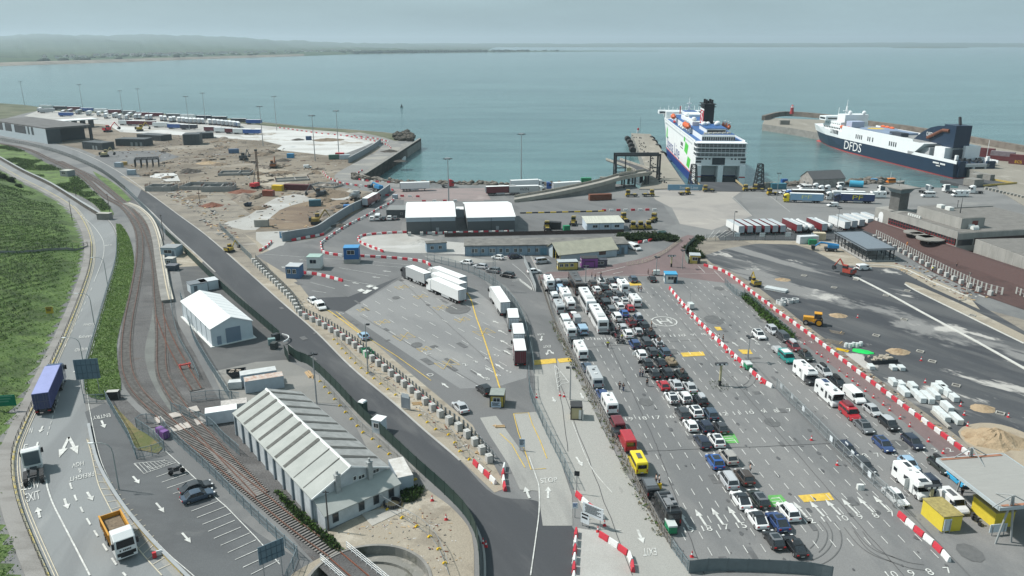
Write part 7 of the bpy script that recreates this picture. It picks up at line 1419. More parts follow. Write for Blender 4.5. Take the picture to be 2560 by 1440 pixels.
put('campr',lambda:van('red',4.9,2.05,True,pop='dred'),R_,820,988,HR,'red high-top campervan behind the long white motorhome','campervan',GR,2.4)
put('mho',lambda:MHM(7.4,True,'white',True),D_,1440,485,HR,'big white motorhome with its side door open','motorhome',GR,2.9)
put('vanw3',lambda:van('white',5.2,2.0,sun=True),D_,1850,690,HR,'white van with a dark roof panel beside the yellow kiosk','van',GR,2)
put(('bike',0),None,D_,2085,880,HR,'motorbike standing beside the yellow kiosk under the canopy','motorbike',GR,1.1)
#  lorries
GL='lorries in the freight lot';q0=q(640,480)
wp=M('pale_plain',(.72,.75,.77),.45,var=.03)
def art(key,fn,rear,front,lb0,group=GL,scale=1.0,cat='lorry',ln=16.2):
 a,b_=g(*rear),g(*front);h=math.atan2(b_[1]-a[1],b_[0]-a[0]);return PLC(key,fn,((a[0]+b_[0])/2,(a[1]+b_[1])/2,.065),h,lb0,cat,group,scale)
art('awh',artic('white','white',text=('~',4,2.2,.9),tcol=M('pale_print',(.55,.58,.6),.5)),(1152,759),(1079,726),'nearest of the three white articulated lorries parked side by side')
art('awp',artic('white','white'),(1154,742),(1080,712),'middle white articulated lorry of the three parked side by side')
art('awp',None,(1154,726),(1082,697),'farthest white articulated lorry of the three parked side by side')
art('agr',artic('dgrey','lgrey',L_=10,text=('~',3.4,2.2,.9),tcol=redp),(1070,717),(1030,700),'shorter grey lorry with red print parked left of the three white ones')
art('awt',artic('white','white',text=('~',4.5,2.2,1.0),tcol=M('dark_print',(.08,.09,.12),.5)),(1266,797),(1232,742),'white articulated lorry leading the line beside the exit road fence')
for k,(x,y,bc,lb)in enumerate(((1283,822,'lgrey','pale grey-sided lorry second in the line by the exit road fence'),(1296,862,'lgrey','white-roofed lorry third in the line by the exit road fence'),(1299,905,'maroon','lorry with dark red rear doors last in the line by the exit road fence'))):
 rr_=((1284,832),(1297,872),(1300,914))[k];dm=M('door_maroon',(.13,.02,.028),.5)if bc=='maroon' else M('door_pale',(.52,.56,.6),.5)
 t=PLC(('rigid',bc),(lambda:rigid(bc,dm))if 0 else(lambda bc=bc,dm=dm:(lambda t_:(LCB(t_,'white',4.6),TBX(t_,bc,2.2,6.8,None,dm),t_)[2])(T('box_lorry','','lorry'))),(*g(rr_[0]-2,rr_[1]-14),.065),R(93)+k*.0,lb,'lorry',GL)
def CLO():
 t=T('container_lorry','','lorry');LCB(t,'mblue',7.6);c=MB().box(-1.3,0,1.2,12.2,2.44,2.75).mk('container',M('container_blue',(.115,.13,.30),.6,var=.12,scale=.8),t);m_=MB()
 for k in range(40):
  for s_ in(-1,1):m_.box(-7.2+k*.3,s_*1.235,1.3,.12,.04,2.5)
 m_.mk('side_ribs',M('container_rib',(.075,.085,.21),.6),c);MB().box(-1.3,0,3.95,12.1,2.36,.03).mk('roof',M('container_roof',(.26,.29,.52),.5,var=.08,scale=.5),c)
 MB().box(-7.42,0,1.25,.05,2.3,2.6).mk('rear_door',M('container_door',(.04,.05,.12),.6),c);m_=MB()
 for y in(-.8,-.4,.4,.8):m_.box(-7.46,y,1.3,.06,.06,2.5)
 m_.box(-7.45,0,2.5,.06,2.3,.08).mk('door_bars',M('bar_dark',(.10,.11,.16),.5),c);MB().box(-1.5,0,.75,11.8,1.0,.4).mk('chassis',DST,t)
 for k in range(3):
  for s_ in(-1,1):WL(t,-6.4+k*1.32,s_*1.02,.5,.45)
 for s_ in(-1,1):MB().box(-7.5,s_*.9,.75,.06,.45,.16).mk('tail_light',redl,t)
 return t
art('cont',CLO,(112,1036),(146,955),'blue container lorry driving up the hill road','vehicles on the hill road',1.14)
P=g(85,1195);PLC('trw',TRU('white',3),(*g(86,1187),.06),hd((85,1200),(84,1135)),'white lorry tractor unit without trailer on the hill road','lorry','vehicles on the hill road',1.06)
def tipper():
 t=T('tipper_lorry','','lorry');LCB(t,'white',4.1,3);m_=MB();X0,X1=-3.9,1.5
 m_.box((X0+X1)/2,0,1.15,X1-X0,2.3,.15)
 for s_ in(-1,1):m_.loft([[(X0,s_*1.2,1.2),(X0,s_*1.28,1.2),(X0,s_*1.32,2.7),(X0,s_*1.22,2.7)],[(X1,s_*1.2,1.2),(X1,s_*1.28,1.2),(X1,s_*1.32,2.7),(X1,s_*1.22,2.7)]]);m_.box((X0+X1)/2,s_*1.28,2.66,X1-X0+.1,.2,.14)
 m_.box(X0,0,1.2,.12,2.5,1.45).box(X1,0,1.2,.12,2.5,1.9);tb=m_.mk('tipper_body',M('tipper_orange',(.52,.26,.035),.55,var=.15,scale=1),t)
 MB().box((X0+X1)/2,0,1.3,X1-X0-.25,2.2,.75).mk('soil_load',M('soil',(.17,.135,.095),.95,var=.4,scale=2),tb)
 m_=MB()
 for k in range(8):m_.box(X0+.3+k*.7,1.34,1.25,.1,.06,1.4).box(X0+.3+k*.7,-1.34,1.25,.1,.06,1.4)
 m_.mk('body_ribs',M('tipper_rib',(.36,.17,.025),.6),tb);m_=MB();[m_.box(4.13,-.7+j*.2,1.5,.05,.14,.2)for j in range(7)if j!=1];m_.mk('lettering',BKP,t);return t
a_,b_=g(263,1350),g(322,1400);PLC('tip',tipper,(*g(300,1362),.06),math.atan2(g(312,1395)[1]-g(278,1330)[1],g(312,1395)[0]-g(278,1330)[0]),'white-cabbed tipper lorry with orange body full of soil','lorry','vehicles on the hill road',1.06)
cars(q(0,1080),[(1955,545,'saloon','dgrey','farther of two dark cars parked side by side in the small car park'),(1975,628,'saloon','slate','nearer of two dark cars parked side by side in the small car park')],hd((455,1245),(530,1222)),'cars in the small car park')
put(('bike',1),None,q(0,1080),1765,390,R(30),'lone motorbike with white top box in the small car park','motorbike','cars in the small car park',1.1,1.25)
cars(q(640,480),[(570,1085,'hatch','white','white car behind the block fence at the tip of the dark wedge')],R(-55),'cars along the freight lot fence');put('vanw4',lambda:van('white',4.4,1.8),q(640,480),645,1135,R(-240+180),'small white van behind the block fence below the white car','van','cars along the freight lot fence',1.8)
cars(q(640,780),[(2285,770,'suv','black','black car waiting left of the yellow and black freight kiosk'),(2045,945,'saloon','silver','silver car behind the block fence near the freight kiosk'),(1075,235,'hatch','sblue','pale blue car behind the block fence by the lamp post')],R(118),'cars along the freight lot fence')
cars(q(640,480),[(2105,700,'hatch','white','leftmost white car below the blue-grey office range'),(2245,740,'estate','silver','silver car below the blue-grey office range'),(2375,780,'suv','grey','grey car below the blue-grey office range'),(2515,825,'suv','black','black car below the blue-grey office range'),(2420,650,'hatch','white','white car close to the windows of the blue-grey office range')],R(150),'cars below the office range')
cars(A_,[(30,640,'suv','navy','dark car at the right of the office range windows'),(300,685,'mpv','silver','silver people carrier at the mouth of the open shed'),(220,790,'hatch','white','white car beside the grey fence at the head of the exit road')],R(20),'cars below the office range')
cars(q(640,480),[(1163,262,'suv','white','leftmost white car left of the warehouses'),(1280,262,'hatch','dgrey','dark grey car third in the row left of the warehouses'),(1336,258,'suv','white','white car fourth in the row left of the warehouses'),(1394,257,'hatch','grey','grey car at the right end of the row left of the warehouses')],R(94),'vehicles parked left of the warehouses')
put('vanw',None,q(640,480),1218,248,R(94),'white van second in the row left of the warehouses','van','vehicles parked left of the warehouses',2.5)
put('vanw2',None,A_,1220,545,R(-60),'white van parked beside the hedge right of the open shed','van',None,2)
put('vanw4',None,q(1920,480),958,750,R(12),'white van on the new black surface near the pavilion','van',None,1.8);put('vanw4',None,q(640,180),515,945,R(20),'white van in the middle of the construction ground','van',None,1.8)
put('vanw4',None,q(1920,180),645,1325,R(185),'small white van below the navy curtain-sided lorry','van',None,1.8)
GY='lorries on the quay'
art('amr',artic('maroon','maroon',text=('~',7,2.0,.9)),(910,522),(948,500),'dark red articulated lorry on the slope beside the grey retaining wall',GY)
art('swq',STR('white'),(1007,478),(1068,476),'white trailer standing alone on the quay',GY,1,'trailer');PLC('trr',TRU('red'),(*g(1118,468),.05),R(20),'red lorry tractor near the shore rocks','lorry',GY)
art('smq',STR('maroon'),(1226,488),(1277,486),'dark red trailer left of the lettered lorry on the quay',GY,1,'trailer')
art('awin',artic('white','lgrey',text=('WIN',4.2,1.9,1.4),tcol=M('print_black',(.03,.03,.03),.5)),(1278,487),(1355,485),'pale lorry with big black lettering below the ramp',GY)
art('awp',None,(1282,472),(1353,469),'white lorry parked behind the lettered lorry',GY);art('swq',None,(1391,478),(1442,475),'white trailer further right along the quay',GY,1,'trailer');PLC('trb',TRU('blue'),(*g(1362,474),.05),R(0),'blue lorry tractor between two white trailers on the quay','lorry',GY)
art('apf',artic('yellow','lblue',text=('PF',4.2,1.9,1.5),tcol=M('print_lemon',(.62,.66,.30),.5)),(2050,508),(1963,505),'pale blue lorry with PF lettering',GY);art('apd',artic('dblue','mblue',text=('PF',4.2,1.7,1.8),tcol=M('print_yellow',(.66,.58,.04),.5)),(2176,509),(2090,506),'dark blue lorry with yellow PF lettering',GY)
art('abb',artic('blue','brown',roofc=whiter),(2062,498),(1958,496),'dark lorry with white roof behind the pale blue lettered one',GY);art('awp',None,(2156,502),(2067,500),'white and grey lorry behind the dark blue lettered one',GY)
for k,(x,y,c_)in enumerate(((2048,478,'white'),(2062,484,'white'),(2078,483,'white'),(2104,476,'white'),(2107,484,'white'),(2208,484,'white'),(2252,488,'white'),(2312,482,'white'),(2370,482,'white'),(2440,484,'white'),(2246,480,'grey'))):
 PLC(('tr',c_),TRU(c_),(*g(x,y),.05),R(RND.choice([170,10,95])),('white' if c_=='white' else 'grey')+' lorry tractor without trailer on the quay by the boathouse and tower','lorry','lorry tractors on the far quay')
put('mh',None,None,2194,487,R(180),'white motorhome left of the control tower','motorhome',None,2.9);put('mh',None,None,2400,484,R(180),'white motorhome on the far quay right of the control tower','motorhome',None,2.9);put('vanw',None,None,2320,486,R(180),'white minibus on the far quay','van',None,2.5)
for k,(x,y)in enumerate(((2005,464),(2014,470),(1960,480),(1975,482),(2122,477))):put('vanw' if k%2 else 'vanw4',None,None,x,y,R(200-k*12),'white van among the cars left of the boathouse' if k<4 else 'white van right of the boathouse','van','vans near the boathouse',2)
GT='trailers in the bay by the terminal'
hb=R(98)
for k,(x,y,c_)in enumerate(((1853,589,'white'),(1874,588,'maroon'),(1895,588,'dred'),(1917,588,'maroon'),(1937,587,'dred'),(1956,587,'dred'),(1997,585,'dred'),(2014,584,'t'),(2030,584,'t'),(2060,583,'dred'),(2076,581,'t'),(2117,578,'white'),(2135,575,'lgrey'),(2153,572,'white'),(2174,570,'white'),(2198,568,'white'))):
 P=g(x,y);ca,sa=.84*math.cos(hb),.84*math.sin(hb)
 PLC(('bay',c_,k==0),tanker if c_=='t' else STR(c_,roofc=M('trailer_roof_grey',(.42,.46,.48),.5),text=('~',9,2.2,.7)if c_ in('dred','maroon')or k==0 else None,tcol=redp if k==0 else WH),(P[0]+ca*6.8,P[1]+sa*6.8,.05),hb,{'white':'white box','maroon':'dark maroon box','dred':'dark red box','lgrey':'pale grey box','t':'silver white tank'}[c_]+' trailer, %s from the left in the bay beside the terminal'%ORD[k],'trailer',GT,.84)
for k,(x,y,h_)in enumerate(((1433,562,80),(1561,553,100),(1582,572,-95),(1600,572,-92),(1619,571,-90),(1632,554,60),(1577,492,180),(1622,491,0),(1712,487,20),(1770,480,170),(1870,478,180),(1930,488,185),(1895,478,160),(1368,575,90))):
 PLC('tug',tug,(*g(x,y),.05),R(h_),('yellow terminal tug beside the white prefab office' if k in(0,1,5,13)else 'yellow terminal tug in the row of three right of the white prefab' if k in(2,3,4)else 'yellow terminal tug on the quay near the ferry ramps'),'tug','yellow terminal tugs',1.05)
GF='trailers in the far yard';q1=q(0,180);cw={'w':'white','r':'maroon','b':'blue','n':'navy','g':'grey','l':'lgrey','k':'dgrey'};names={'w':'white','r':'dark red','b':'blue','n':'navy','g':'grey','l':'pale grey','k':'charcoal'}
far=[(400,378,'k',80),(460,352,'w',0),(470,388,'l',5),(600,362,'k',0),(635,405,'r',80),(700,395,'r',75),(740,368,'r',0),(790,398,'g',70),(660,425,'b',0),(870,380,'b',0),(890,410,'w',75),(990,418,'w',80),(1010,388,'w',0),(1062,438,'w',80),(1060,412,'w',80),(1145,398,'r',0),(1150,432,'w',75),(1200,448,'w',80),(1270,452,'r',80),(1300,428,'g',75),(1290,408,'g',0),(1360,445,'g',80),(1398,445,'g',80),(1420,425,'r',0),(1470,455,'w',80),(1510,452,'r',80),(1562,430,'r',0),(1612,462,'w',85),(1650,466,'w',85),(1705,475,'k',85),(1740,470,'w',85),(1735,440,'g',0),(1790,478,'w',85),(1830,480,'w',85),(1865,485,'w',85),(1905,488,'w',85),(1945,488,'w',85),(1985,490,'w',85),(2025,492,'w',85),(1880,446,'w',0),(2040,458,'n',0),(2095,498,'w',85),(2140,500,'w',85),(2180,504,'w',85),(2220,508,'w',85),(2260,512,'l',85),(2300,515,'w',85),(2340,520,'w',85),(2378,525,'b',85),(2195,468,'k',0),(2390,488,'k',0),(2540,500,'b',0),(1270,508,'w',0),(1350,512,'r',0),(1480,515,'r',0),(1610,530,'w',0),(1760,545,'b',0),(1890,552,'n',0),(2130,575,'r',0),(2230,582,'w',0),(2340,592,'r',0),(2420,595,'w',0),(2520,600,'b',0)]
for k,(x,y,c_,h_)in enumerate(far):
 p=q1(x,y);P=g(p[0],p[1],2);row='end-on' if h_ else 'broadside';side='far left part' if x<1000 else 'middle part' if x<1700 else 'right part'
 PLC(('fart',c_),STR(cw[c_],L_=13.6,roofc=wp),(P[0],P[1],.05),R((h_+30)if h_ else-8),'%s freight trailer parked %s in the %s of the far trailer yard'%(names[c_],row,side),'trailer',GF+' '+names[c_]+' '+row+' '+side)
for k in range(7):
 x=2395+k*48;p=g(x,384+k*9.5);c_=M('container_maroon',(.12,.03,.035),.7,var=.3,scale=.4);c2=M('container_greyed',(.2,.17,.19),.7,var=.2)
 for z,mm in((.4,c_),(3.05,c2 if k in(2,5)else c_)):
  t=T('shipping_container',('upper' if z>1 else 'lower')+' container, %s from the left in the dark red stack on the far pier'%ORD[k],'container',(p[0]+3,p[1],z),R(-44+180),'stacked containers on the far pier');MB().box(0,0,0,12.2,2.44,2.6).mk('shell',mm,t);m_=MB()
  for j in range(24):m_.box(-5.9+j*.51,1.24,.1,.2,.05,2.4).box(-5.9+j*.51,-1.24,.1,.2,.05,2.4)
  m_.mk('ribs',mm,t);MB().box(-6.11,0,.05,.06,2.3,2.5).mk('door',M('container_door_dark',(.09,.025,.03),.7),t)
  if k==3 and z<1:m_=MB();LET(m_,'ECS',(3,1.28,.6),(-3.4,0,0),(0,0,1.5));m_.mk('lettering',YEL,t)
#  STREET FURNITURE
def mast(P,h,lb0,group='tall floodlight masts',heads=6,base=True,big=True):
 def f():
  t=T('floodlight_mast','','floodlight mast');MB().cy(0,0,0,h,.30 if big else .16,8,.13 if big else .09).mk('pole',STL,t)
  if big:MB().cy(0,0,h-.2,h+.15,1.3,14).mk('head_ring',M('mast_ring',(.2,.22,.23),.5),t)
  for k in range(heads):
   a=6.283*k/heads;r_=1.7 if big else .55;MB().box(r_*math.cos(a),r_*math.sin(a),h-.35,.7,.5,.3,a).mk('lamp_head',DST,t)
  return t
 return PLC(('mast',round(h),big),f,(*P,0),0,lb0,'floodlight mast',group)
for k,(x,y,yt)in enumerate(((62,266,208),(208,277,216),(310,303,233),(353,295,222),(474,325,240),(515,312,232),(692,326,241),(658,365,263),(788,402,288),(847,383,277))):
 mast(g(x,y),26,'tall floodlight mast, %s from left of ten over the far yard'%ORD[k])
mast(g(1303,458),24,'tall slim floodlight mast on the shore behind the lettered lorry');mast(g(1122,506),19,'tall floodlight mast behind the left white-roofed warehouse')
mast(g(792,1010),10.5,'grey floodlight pole beside the old goods shed and mesh fence','lower light poles',3,True,False)
mast(g(1832,590),9,'thin light pole in front of the red and white trailers','lower light poles',1,True,False);mast(g(2090,592),10,'thin light pole among the trailers beside the terminal','lower light poles',1,True,False)
mast(g(1941,500),12,'thin light pole beside the pale blue lettered lorry','lower light poles',2,True,False)
mast(g(1425,1000),7,'grey light pole on the exit road island by the cream booth','lower light poles',2,True,False);mast(g(920,932),11,'light pole among the concrete blocks of the freight lot fence','lower light poles',1,True,False)
mast(g(1869,905),6,'short lamp post on the barrier line of the queue lot','lower light poles',3,True,False);mast(g(1705,672),6,'short lamp post behind the blue-roofed booth','lower light poles',2,True,False)
mast(g(1640,690),6,'lamp post left of the blue-roofed booth','lower light poles',2,True,False);mast(g(1464,705),5,'lamp post in the queue beside the dark coach','lower light poles',2,True,False)
def gantry_light(x,y,lb0,w,h):
 t=T('light_post',lb0,'light post',(*g(x,y),.02),HL-R(90));MB().box(0,0,0,.42,.42,1.2).mk('base',BKP,t);MB().box(0,0,1.2,.36,.36,h-1.2).mk('post',M('post_white_yellow',(.46,.42,.25),.6,var=.3,scale=1.2),t);MB().box(0,0,h,w,.7,.4).mk('lamp_box',DST,t);m_=MB()
 for k in range(3):m_.box(-w/2+.35+k*(w-.7)/2,-.36,h+.05,.5,.04,.3)
 m_.mk('lamp',headl,t)
gantry_light(1799,965,'yellow and white post with a wide black lamp box in the queue lot',2.5,4.6);gantry_light(1678,668,'dark lamp box on a post behind the blue-roofed booth',2.4,3.4);gantry_light(2325,1258,'pale post with a wide grey lamp box beside the yellow kiosk',2.4,2.6)
def curved_lamp(a,tip,lb0):
 P,Q=g(*a),g(*tip);h=8.0;h_=R(178);d=3.2
 t=T('street_lamp',lb0,'street lamp',(*P,.02),h_,'curved street lamps');m_=MB().cy(0,0,0,h-1.6,.11,8,.08);pts=[(0,0,h-1.6),(.15,0,h-.7),(.7,0,h-.15),(1.6,0,h+.1),(d-.3,0,h)]
 for p,q_ in zip(pts,pts[1:]):m_.tb(p,q_,.06,6)
 m_.mk('curved_pole',M('lamp_grey',(.25,.28,.28),.5),t);MB().box(d,0,h-.06,.8,.3,.14).mk('lamp_head',headl,t)
curved_lamp((269,712),(238,652),'curved street lamp highest up the hill road');curved_lamp((236,812),(205,756),'curved street lamp above the word painted slow');curved_lamp((213,935),(165,908),'curved street lamp beside the big blue sign back');curved_lamp((298,1225),(232,1125),'curved street lamp between the road and the small car park')
def pole(x,y,h,lb0,name='utility_pole',mm=None):
 t=T(name,lb0,'pole',(*g(x,y),0));MB().cy(0,0,0,h,.14,7,.09).mk('post',mm or M('pole_wood',(.09,.085,.08),.9),t);MB().box(0,0,h-.3,.9,.1,.1).mk('crossarm',DST,t)
pole(181,552,8,'wooden pole at the bend of the hill road');pole(276,540,9,'dark pole by the railway bridge');pole(410,600,9,'dark pole by the platform fence');pole(500,512,7,'dark pole on the construction site edge');pole(822,1327,6.5,'dark pole against the lean-to of the old goods shed');pole(100,645,5,'thin post in the scrub of the hillside');pole(190,490,4,'thin post on the grassy bank')
pole(2417,728,5.5,'pale post in the sandy strip of the works','marker_post',M('post_pale',(.4,.38,.34),.8));pole(2388,548,0.5+7,'thin aerial pole behind the roof block','aerial_pole',DST)
t=T('lattice_mast','slim steel lattice mast beside the freight lot fence','mast',(*g(1236,728),0));m_=MB();hh_=11
for sx,sy in((-.5,-.5),(.5,-.5),(.5,.5),(-.5,.5)):m_.tb((sx,sy,0),(sx*.5,sy*.5,hh_),.06,4)
for k in range(11):m_.tb((-.48+k*.02,-.48+k*.02,k),(.46-k*.02,-.46+k*.02,k+1),.04,4).tb((.48-k*.02,.48-k*.02,k),(-.46+k*.02,.46-k*.02,k+1),.04,4)
m_.mk('lattice',STL,t)
#  signs
def sign(P,rz,w,h,z,face,lb0,back=None,lines=0,lm=None,posts=2,cat='sign'):
 t=T('road_sign',lb0,cat,(*P,.02),rz);MB().box(0,0,z,w,.08,h).mk('panel',face,t);m_=MB()
 for k in range(posts):m_.cy(-w*.35+w*.7*k/max(1,posts-1)if posts>1 else 0,.1,0,z+h*.9,.07,6)
 m_.mk('post',STL,t)
 if lines:
  m_=MB()
  for k in range(lines):m_.box(-w*.04*(k%3),-.05,z+h*(.84-k*.7/lines),w*(.8-.12*(k%3)),.02,h*.35/lines)
  m_.mk('lettering',lm or BKP,t)
 if back:
  m_=MB()
  for k in range(5):m_.box(-w/2+w*(k+.5)/5,-.07,z,.06,.06,h)
  for k in range(2):m_.box(0,-.07,z+h*(.3+.4*k),w,.06,.06)
  m_.mk('rails',back,t)
sb=M('sign_back',(.11,.17,.21),.6,var=.1)
sign(g(228,985),R(12),4.4,4.2,3.2,sb,'big ribbed blue-grey back of a road sign beside the hill road',M('sign_rail',(.07,.11,.14),.6));sign(g(16,1030),R(8),4.0,2.2,1.2,M('sign_green',(.0,.17,.10),.5),'green direction sign at the left edge of the hillside',None,3,M('sign_green_text',(.10,.30,.22),.5))
sign(g(686,1450),R(40),3.4,2.6,3.0,sb,'pair of blue sign backs on grey posts by the car park fence',M('sign_rail',(.07,.11,.14),.6))
sign(g(127,795),R(10),1.7,1.7,1.2,M('notice_yellow',(.50,.36,.04),.6),'square yellow and black notice standing in the hillside scrub',None,3);sign(g(270,548),R(-5),2.2,1.6,.8,M('notice_orange',(.50,.28,.03),.6),'yellow notice board fixed by the railway bridge',None,2)
wsg=M('sign_white',(.62,.67,.70),.5,var=.04)
sign(g(1481,1316),R(-38),3.4,1.9,1.5,wsg,'large white text board at the exit gate',None,7);sign(g(1462,1318),R(-38),1.4,1.6,.6,wsg,'smaller white sign leaning below the large text board',None,2);sign(g(1437,1295),R(0),.8,.9,1.6,wsg,'small pale sign on the concrete edge by the exit gate',None,3,blue,1)
sign(g(1305,1128),R(-8),1.0,1.5,.8,M('sign_pale_blue',(.42,.52,.62),.5),'pale blue board standing on the weighbridge island',None,6);sign(g(1441,1236),R(-10),.8,.8,3.2,DST,'dark square sign on the tall pole at the fence end',None,0,None,1)
for k,x in enumerate((1842,1905,1969,2033)):sign(g(x,600+(k%2)),0,1.9,1.5,1.2,wsg,'white notice board on the fence below the trailers, %s from the left'%ORD[k])
sign(g(2492,1338),HL+R(92),2.6,1.3,.5,M('notice_pale',(.55,.62,.66),.5),'white notice board leaning between the canopy masts',None,3,blue);sign(g(1015,1025),R(-25),2.0,2.6,.3,M('gate_board',(.22,.25,.28),.6),'grey board with a pale square beside the mesh fence gate',None,1,wsg)
sign(g(712,598),R(-8),3.6,2.4,.3,M('hoarding_blue',(.10,.25,.42),.6),'blue site hoarding at the end of the grey retaining wall',None,3,wsg);sign(g(1654,592),R(5),3.2,1.6,.6,wsg,'white board in front of the hedge by the curved ramp',None,2,greenp)
sign(g(1240,1022),R(-4),1.9,1.1,.3,M('sign_pale_blue',(.42,.52,.62),.5),'pale blue board fixed to the yellow and black freight kiosk',None,4);sign(g(2365,1332),HL+R(92)+R(0),1.1,1.9,.3,M('notice_pale',(.55,.62,.66),.5),'tall white notice on the end of the nearest yellow kiosk',None,4,blue)
#  fences
def FNC(pts,lb0,h=2.0,mat=None,post=2.6,cat='fence',name='fence',bars=.22,toprail=True,sm=4,solid=None,world=False,pm=None,z=0.0):
 line=pts if world else px(SMO(pts,sm));o0=line[0];loc=[(x-o0[0],y-o0[1])for x,y in line];t=T(name,lb0,cat,(*o0,z));m=mat or STL;mb=MB()
 if bars:
  for x,y,a in walk(loc,bars):mb.box(x,y,.1,.045,.02,h-.15,a)
 if solid:RIB(mb,loc,.03,z=.08,h=h-.1)
 RIB(mb,loc,.05,z=h*.12,h=.06);RIB(mb,loc,.06,z=h-.1,h=.08);RIB(mb,loc,.04,z=h*.55,h=.04);mb.mk('panel',m,t);pts_=walk(loc,max(post,arclen(loc)[-1]/98));p0_=MB().box(0,0,0,.1,.1,h+.1).mk('post',pm or m,t)
 for k,(x,y,a)in enumerate(pts_):
  o=p0_ if k==0 else p0_.copy()
  if k:C.objects.link(o)
  o.location=(x,y,0);o.rotation_euler.z=a
 return t
gm2=M('dark_green_mesh',(.018,.04,.034),.6,var=.2);gm3=M('grey_mesh',(.20,.25,.27),.5,metal=.2,var=.1);gpal=M('blue_grey_palisade',(.16,.21,.235),.55,var=.1)
FNC([(2,352),(80,366),(170,392),(255,432),(315,478)],'dark mesh fence along the far part of the black access road',2.2,gm2,3,bars=.35);FNC([(315,478),(365,528),(415,588)],'blue-grey mesh fence between the platform and the access road',2.2,gpal,3,bars=.35)
FNC([(415,588),(470,640),(560,728),(640,798),(700,850)],'dark green mesh fence behind the white boat shed',2.3,gm2,3,solid=True,bars=0);FNC([(722,885),(745,902),(775,915),(830,965),(900,1040),(960,1095),(1040,1172),(1120,1245),(1165,1295),(1190,1345),(1198,1400),(1200,1470)],'long dark green mesh fence curving along the black access road',2.3,gm2,3,solid=True,bars=0);FNC([(712,886),(722,905)],'short dark gate leaf at the start of the long green fence',2.2,gm2,1,solid=True,bars=0)
FNC([(402,605),(414,660),(424,720),(432,790),(448,850),(478,905),(498,950)],'grey railing along the station path',1.2,gm3,2.2,bars=.3);FNC([(452,745),(470,800),(485,850),(512,900),(540,945),(575,1000)],'blue-grey palisade fence right of the station path',2.0,gpal,2.6)
FNC([(430,1030),(520,1065),(560,1105),(600,1140)],'blue-grey palisade between the crossing and the old goods shed',2.0,gpal,2.6);FNC([(480,1005),(545,998),(600,1005)],'blue-grey palisade behind the white flat-roofed store',2.0,gpal,2.6)
FNC([(418,1085),(460,1125),(520,1180),(580,1240),(640,1300),(700,1356),(745,1398)],'long blue-grey palisade between the small car park and the rusty track',2.0,gpal,2.6);FNC([(745,1398),(735,1425),(715,1470)],'grey palisade turning down at the corner of the small car park',2.0,gpal,2.4)
FNC([(265,1000),(290,1045),(320,1095),(342,1148)],'blue-grey palisade between the entry ramp and the dry grass',2.0,gpal,2.4);FNC([(342,1148),(380,1140),(412,1128)],'blue-grey palisade along the bottom of the dry grass',2.0,gpal,2.4);FNC([(412,1128),(385,1100),(342,1070)],'blue-grey palisade along the right of the dry grass',2.0,gpal,2.4);FNC([(342,1070),(358,1060),(392,1060)],'blue-grey palisade by the level crossing gate',2.0,gpal,2.4)
FNC([(212,1008),(262,1006)],'low grey fence across the foot of the grass strip',1.8,gpal,2.2);FNC([(398,1095),(418,1085),(402,1062)],'short grey gate beside the purple bins',1.8,gpal,2)
FNC([(292,600),(289,655),(263,745),(237,835),(211,928),(214,985)],'grey railing on the right edge of the hill road',1.2,gm3,2.5,bars=.5)
FNC([(1068,652),(1120,665),(1180,685),(1240,720),(1285,765),(1310,815),(1326,880),(1335,935)],'tall grey mesh fence between the freight lot and the exit road',2.4,gm3,3.2,bars=.3);FNC([(1322,940),(1325,990),(1345,1040),(1370,1095),(1400,1155),(1432,1225)],'tall grey mesh fence between the weighbridge and the exit road',2.4,gm3,3.2,bars=.3)
FNC([(1310,655),(1325,690),(1340,730)],'pale grey fence at the head of the exit road',2.2,M('fence_pale',(.33,.36,.37),.6),2.4,solid=True,bars=0)
tm_=M('weathered_timber',(.19,.17,.145),.9,var=.3,scale=2);FNC([(1348,695),(1375,780),(1400,840),(1450,935),(1500,1030),(1560,1148),(1605,1240),(1652,1330)],'weathered post and wire fence between the exit road and the queue lot',1.3,tm_,1.6,bars=0);FNC([(1652,1330),(1680,1375)],'timber gate at the bottom of the weathered fence',1.6,tm_,1.2,bars=.5);FNC([(1678,1372),(1720,1430)],'grey railing at the bottom of the queue lot',1.6,gm3,1.6,bars=.25)
nf=FNC([(1941,972),(1975,1008),(2030,1062),(2095,1130),(2160,1195),(2215,1245),(2258,1290)],'galvanised mesh fence with white notices between the two parking lots',2.2,M('galv_mesh',(.34,.37,.38),.5,metal=.3),3.0,bars=.2)
for x,y in((1951,975),(1978,1000),(2006,1032),(2113,1124),(2128,1145),(2152,1176),(2170,1198),(2075,1108)):
 p=g(x,y+6);MB().box(p[0]-nf.location.x,p[1]-nf.location.y-.12,.9,.95,.05,.95,hd((2030,1062),(2160,1195))).mk('notice',wsg,nf)
FNC([(1812,712),(1835,735),(1860,750)],'grey panel fence at the head of the hedge strip',2.0,gm3,2.5,bars=.2);FNC([(1860,742),(1910,785),(1960,828),(1988,848)],'grey mesh fence along the hedge strip',2.0,gm3,2.5,bars=.3)
FNC([(1765,604),(1830,602),(1950,601),(2085,600)],'dark fence along the trailer bay beside the terminal',2.4,M('dark_fence',(.10,.13,.13),.6),3.5,bars=.4);FNC([(1735,606),(1717,625),(1712,645),(1720,660)],'curved grey fence by the bushes and yellow kiosk',2.0,M('fence_greygreen',(.18,.22,.2),.6),2,solid=True,bars=0)
FNC([(550,570),(590,612),(630,652)],'grey site fence along the rubble edge',2.0,gm3,2.5,bars=.3);FNC([(1295,790),(1312,830),(1330,900)],'low rail beside the queue of lorries',1.0,gm3,3,bars=0)
FNC([(1722,1434),(1800,1428),(2000,1436),(2080,1450)],'row of grey mesh panels at the very bottom of the queue lot',2.0,M('mesh_dark_grey',(.13,.16,.17),.6),2.6,solid=True,bars=0)
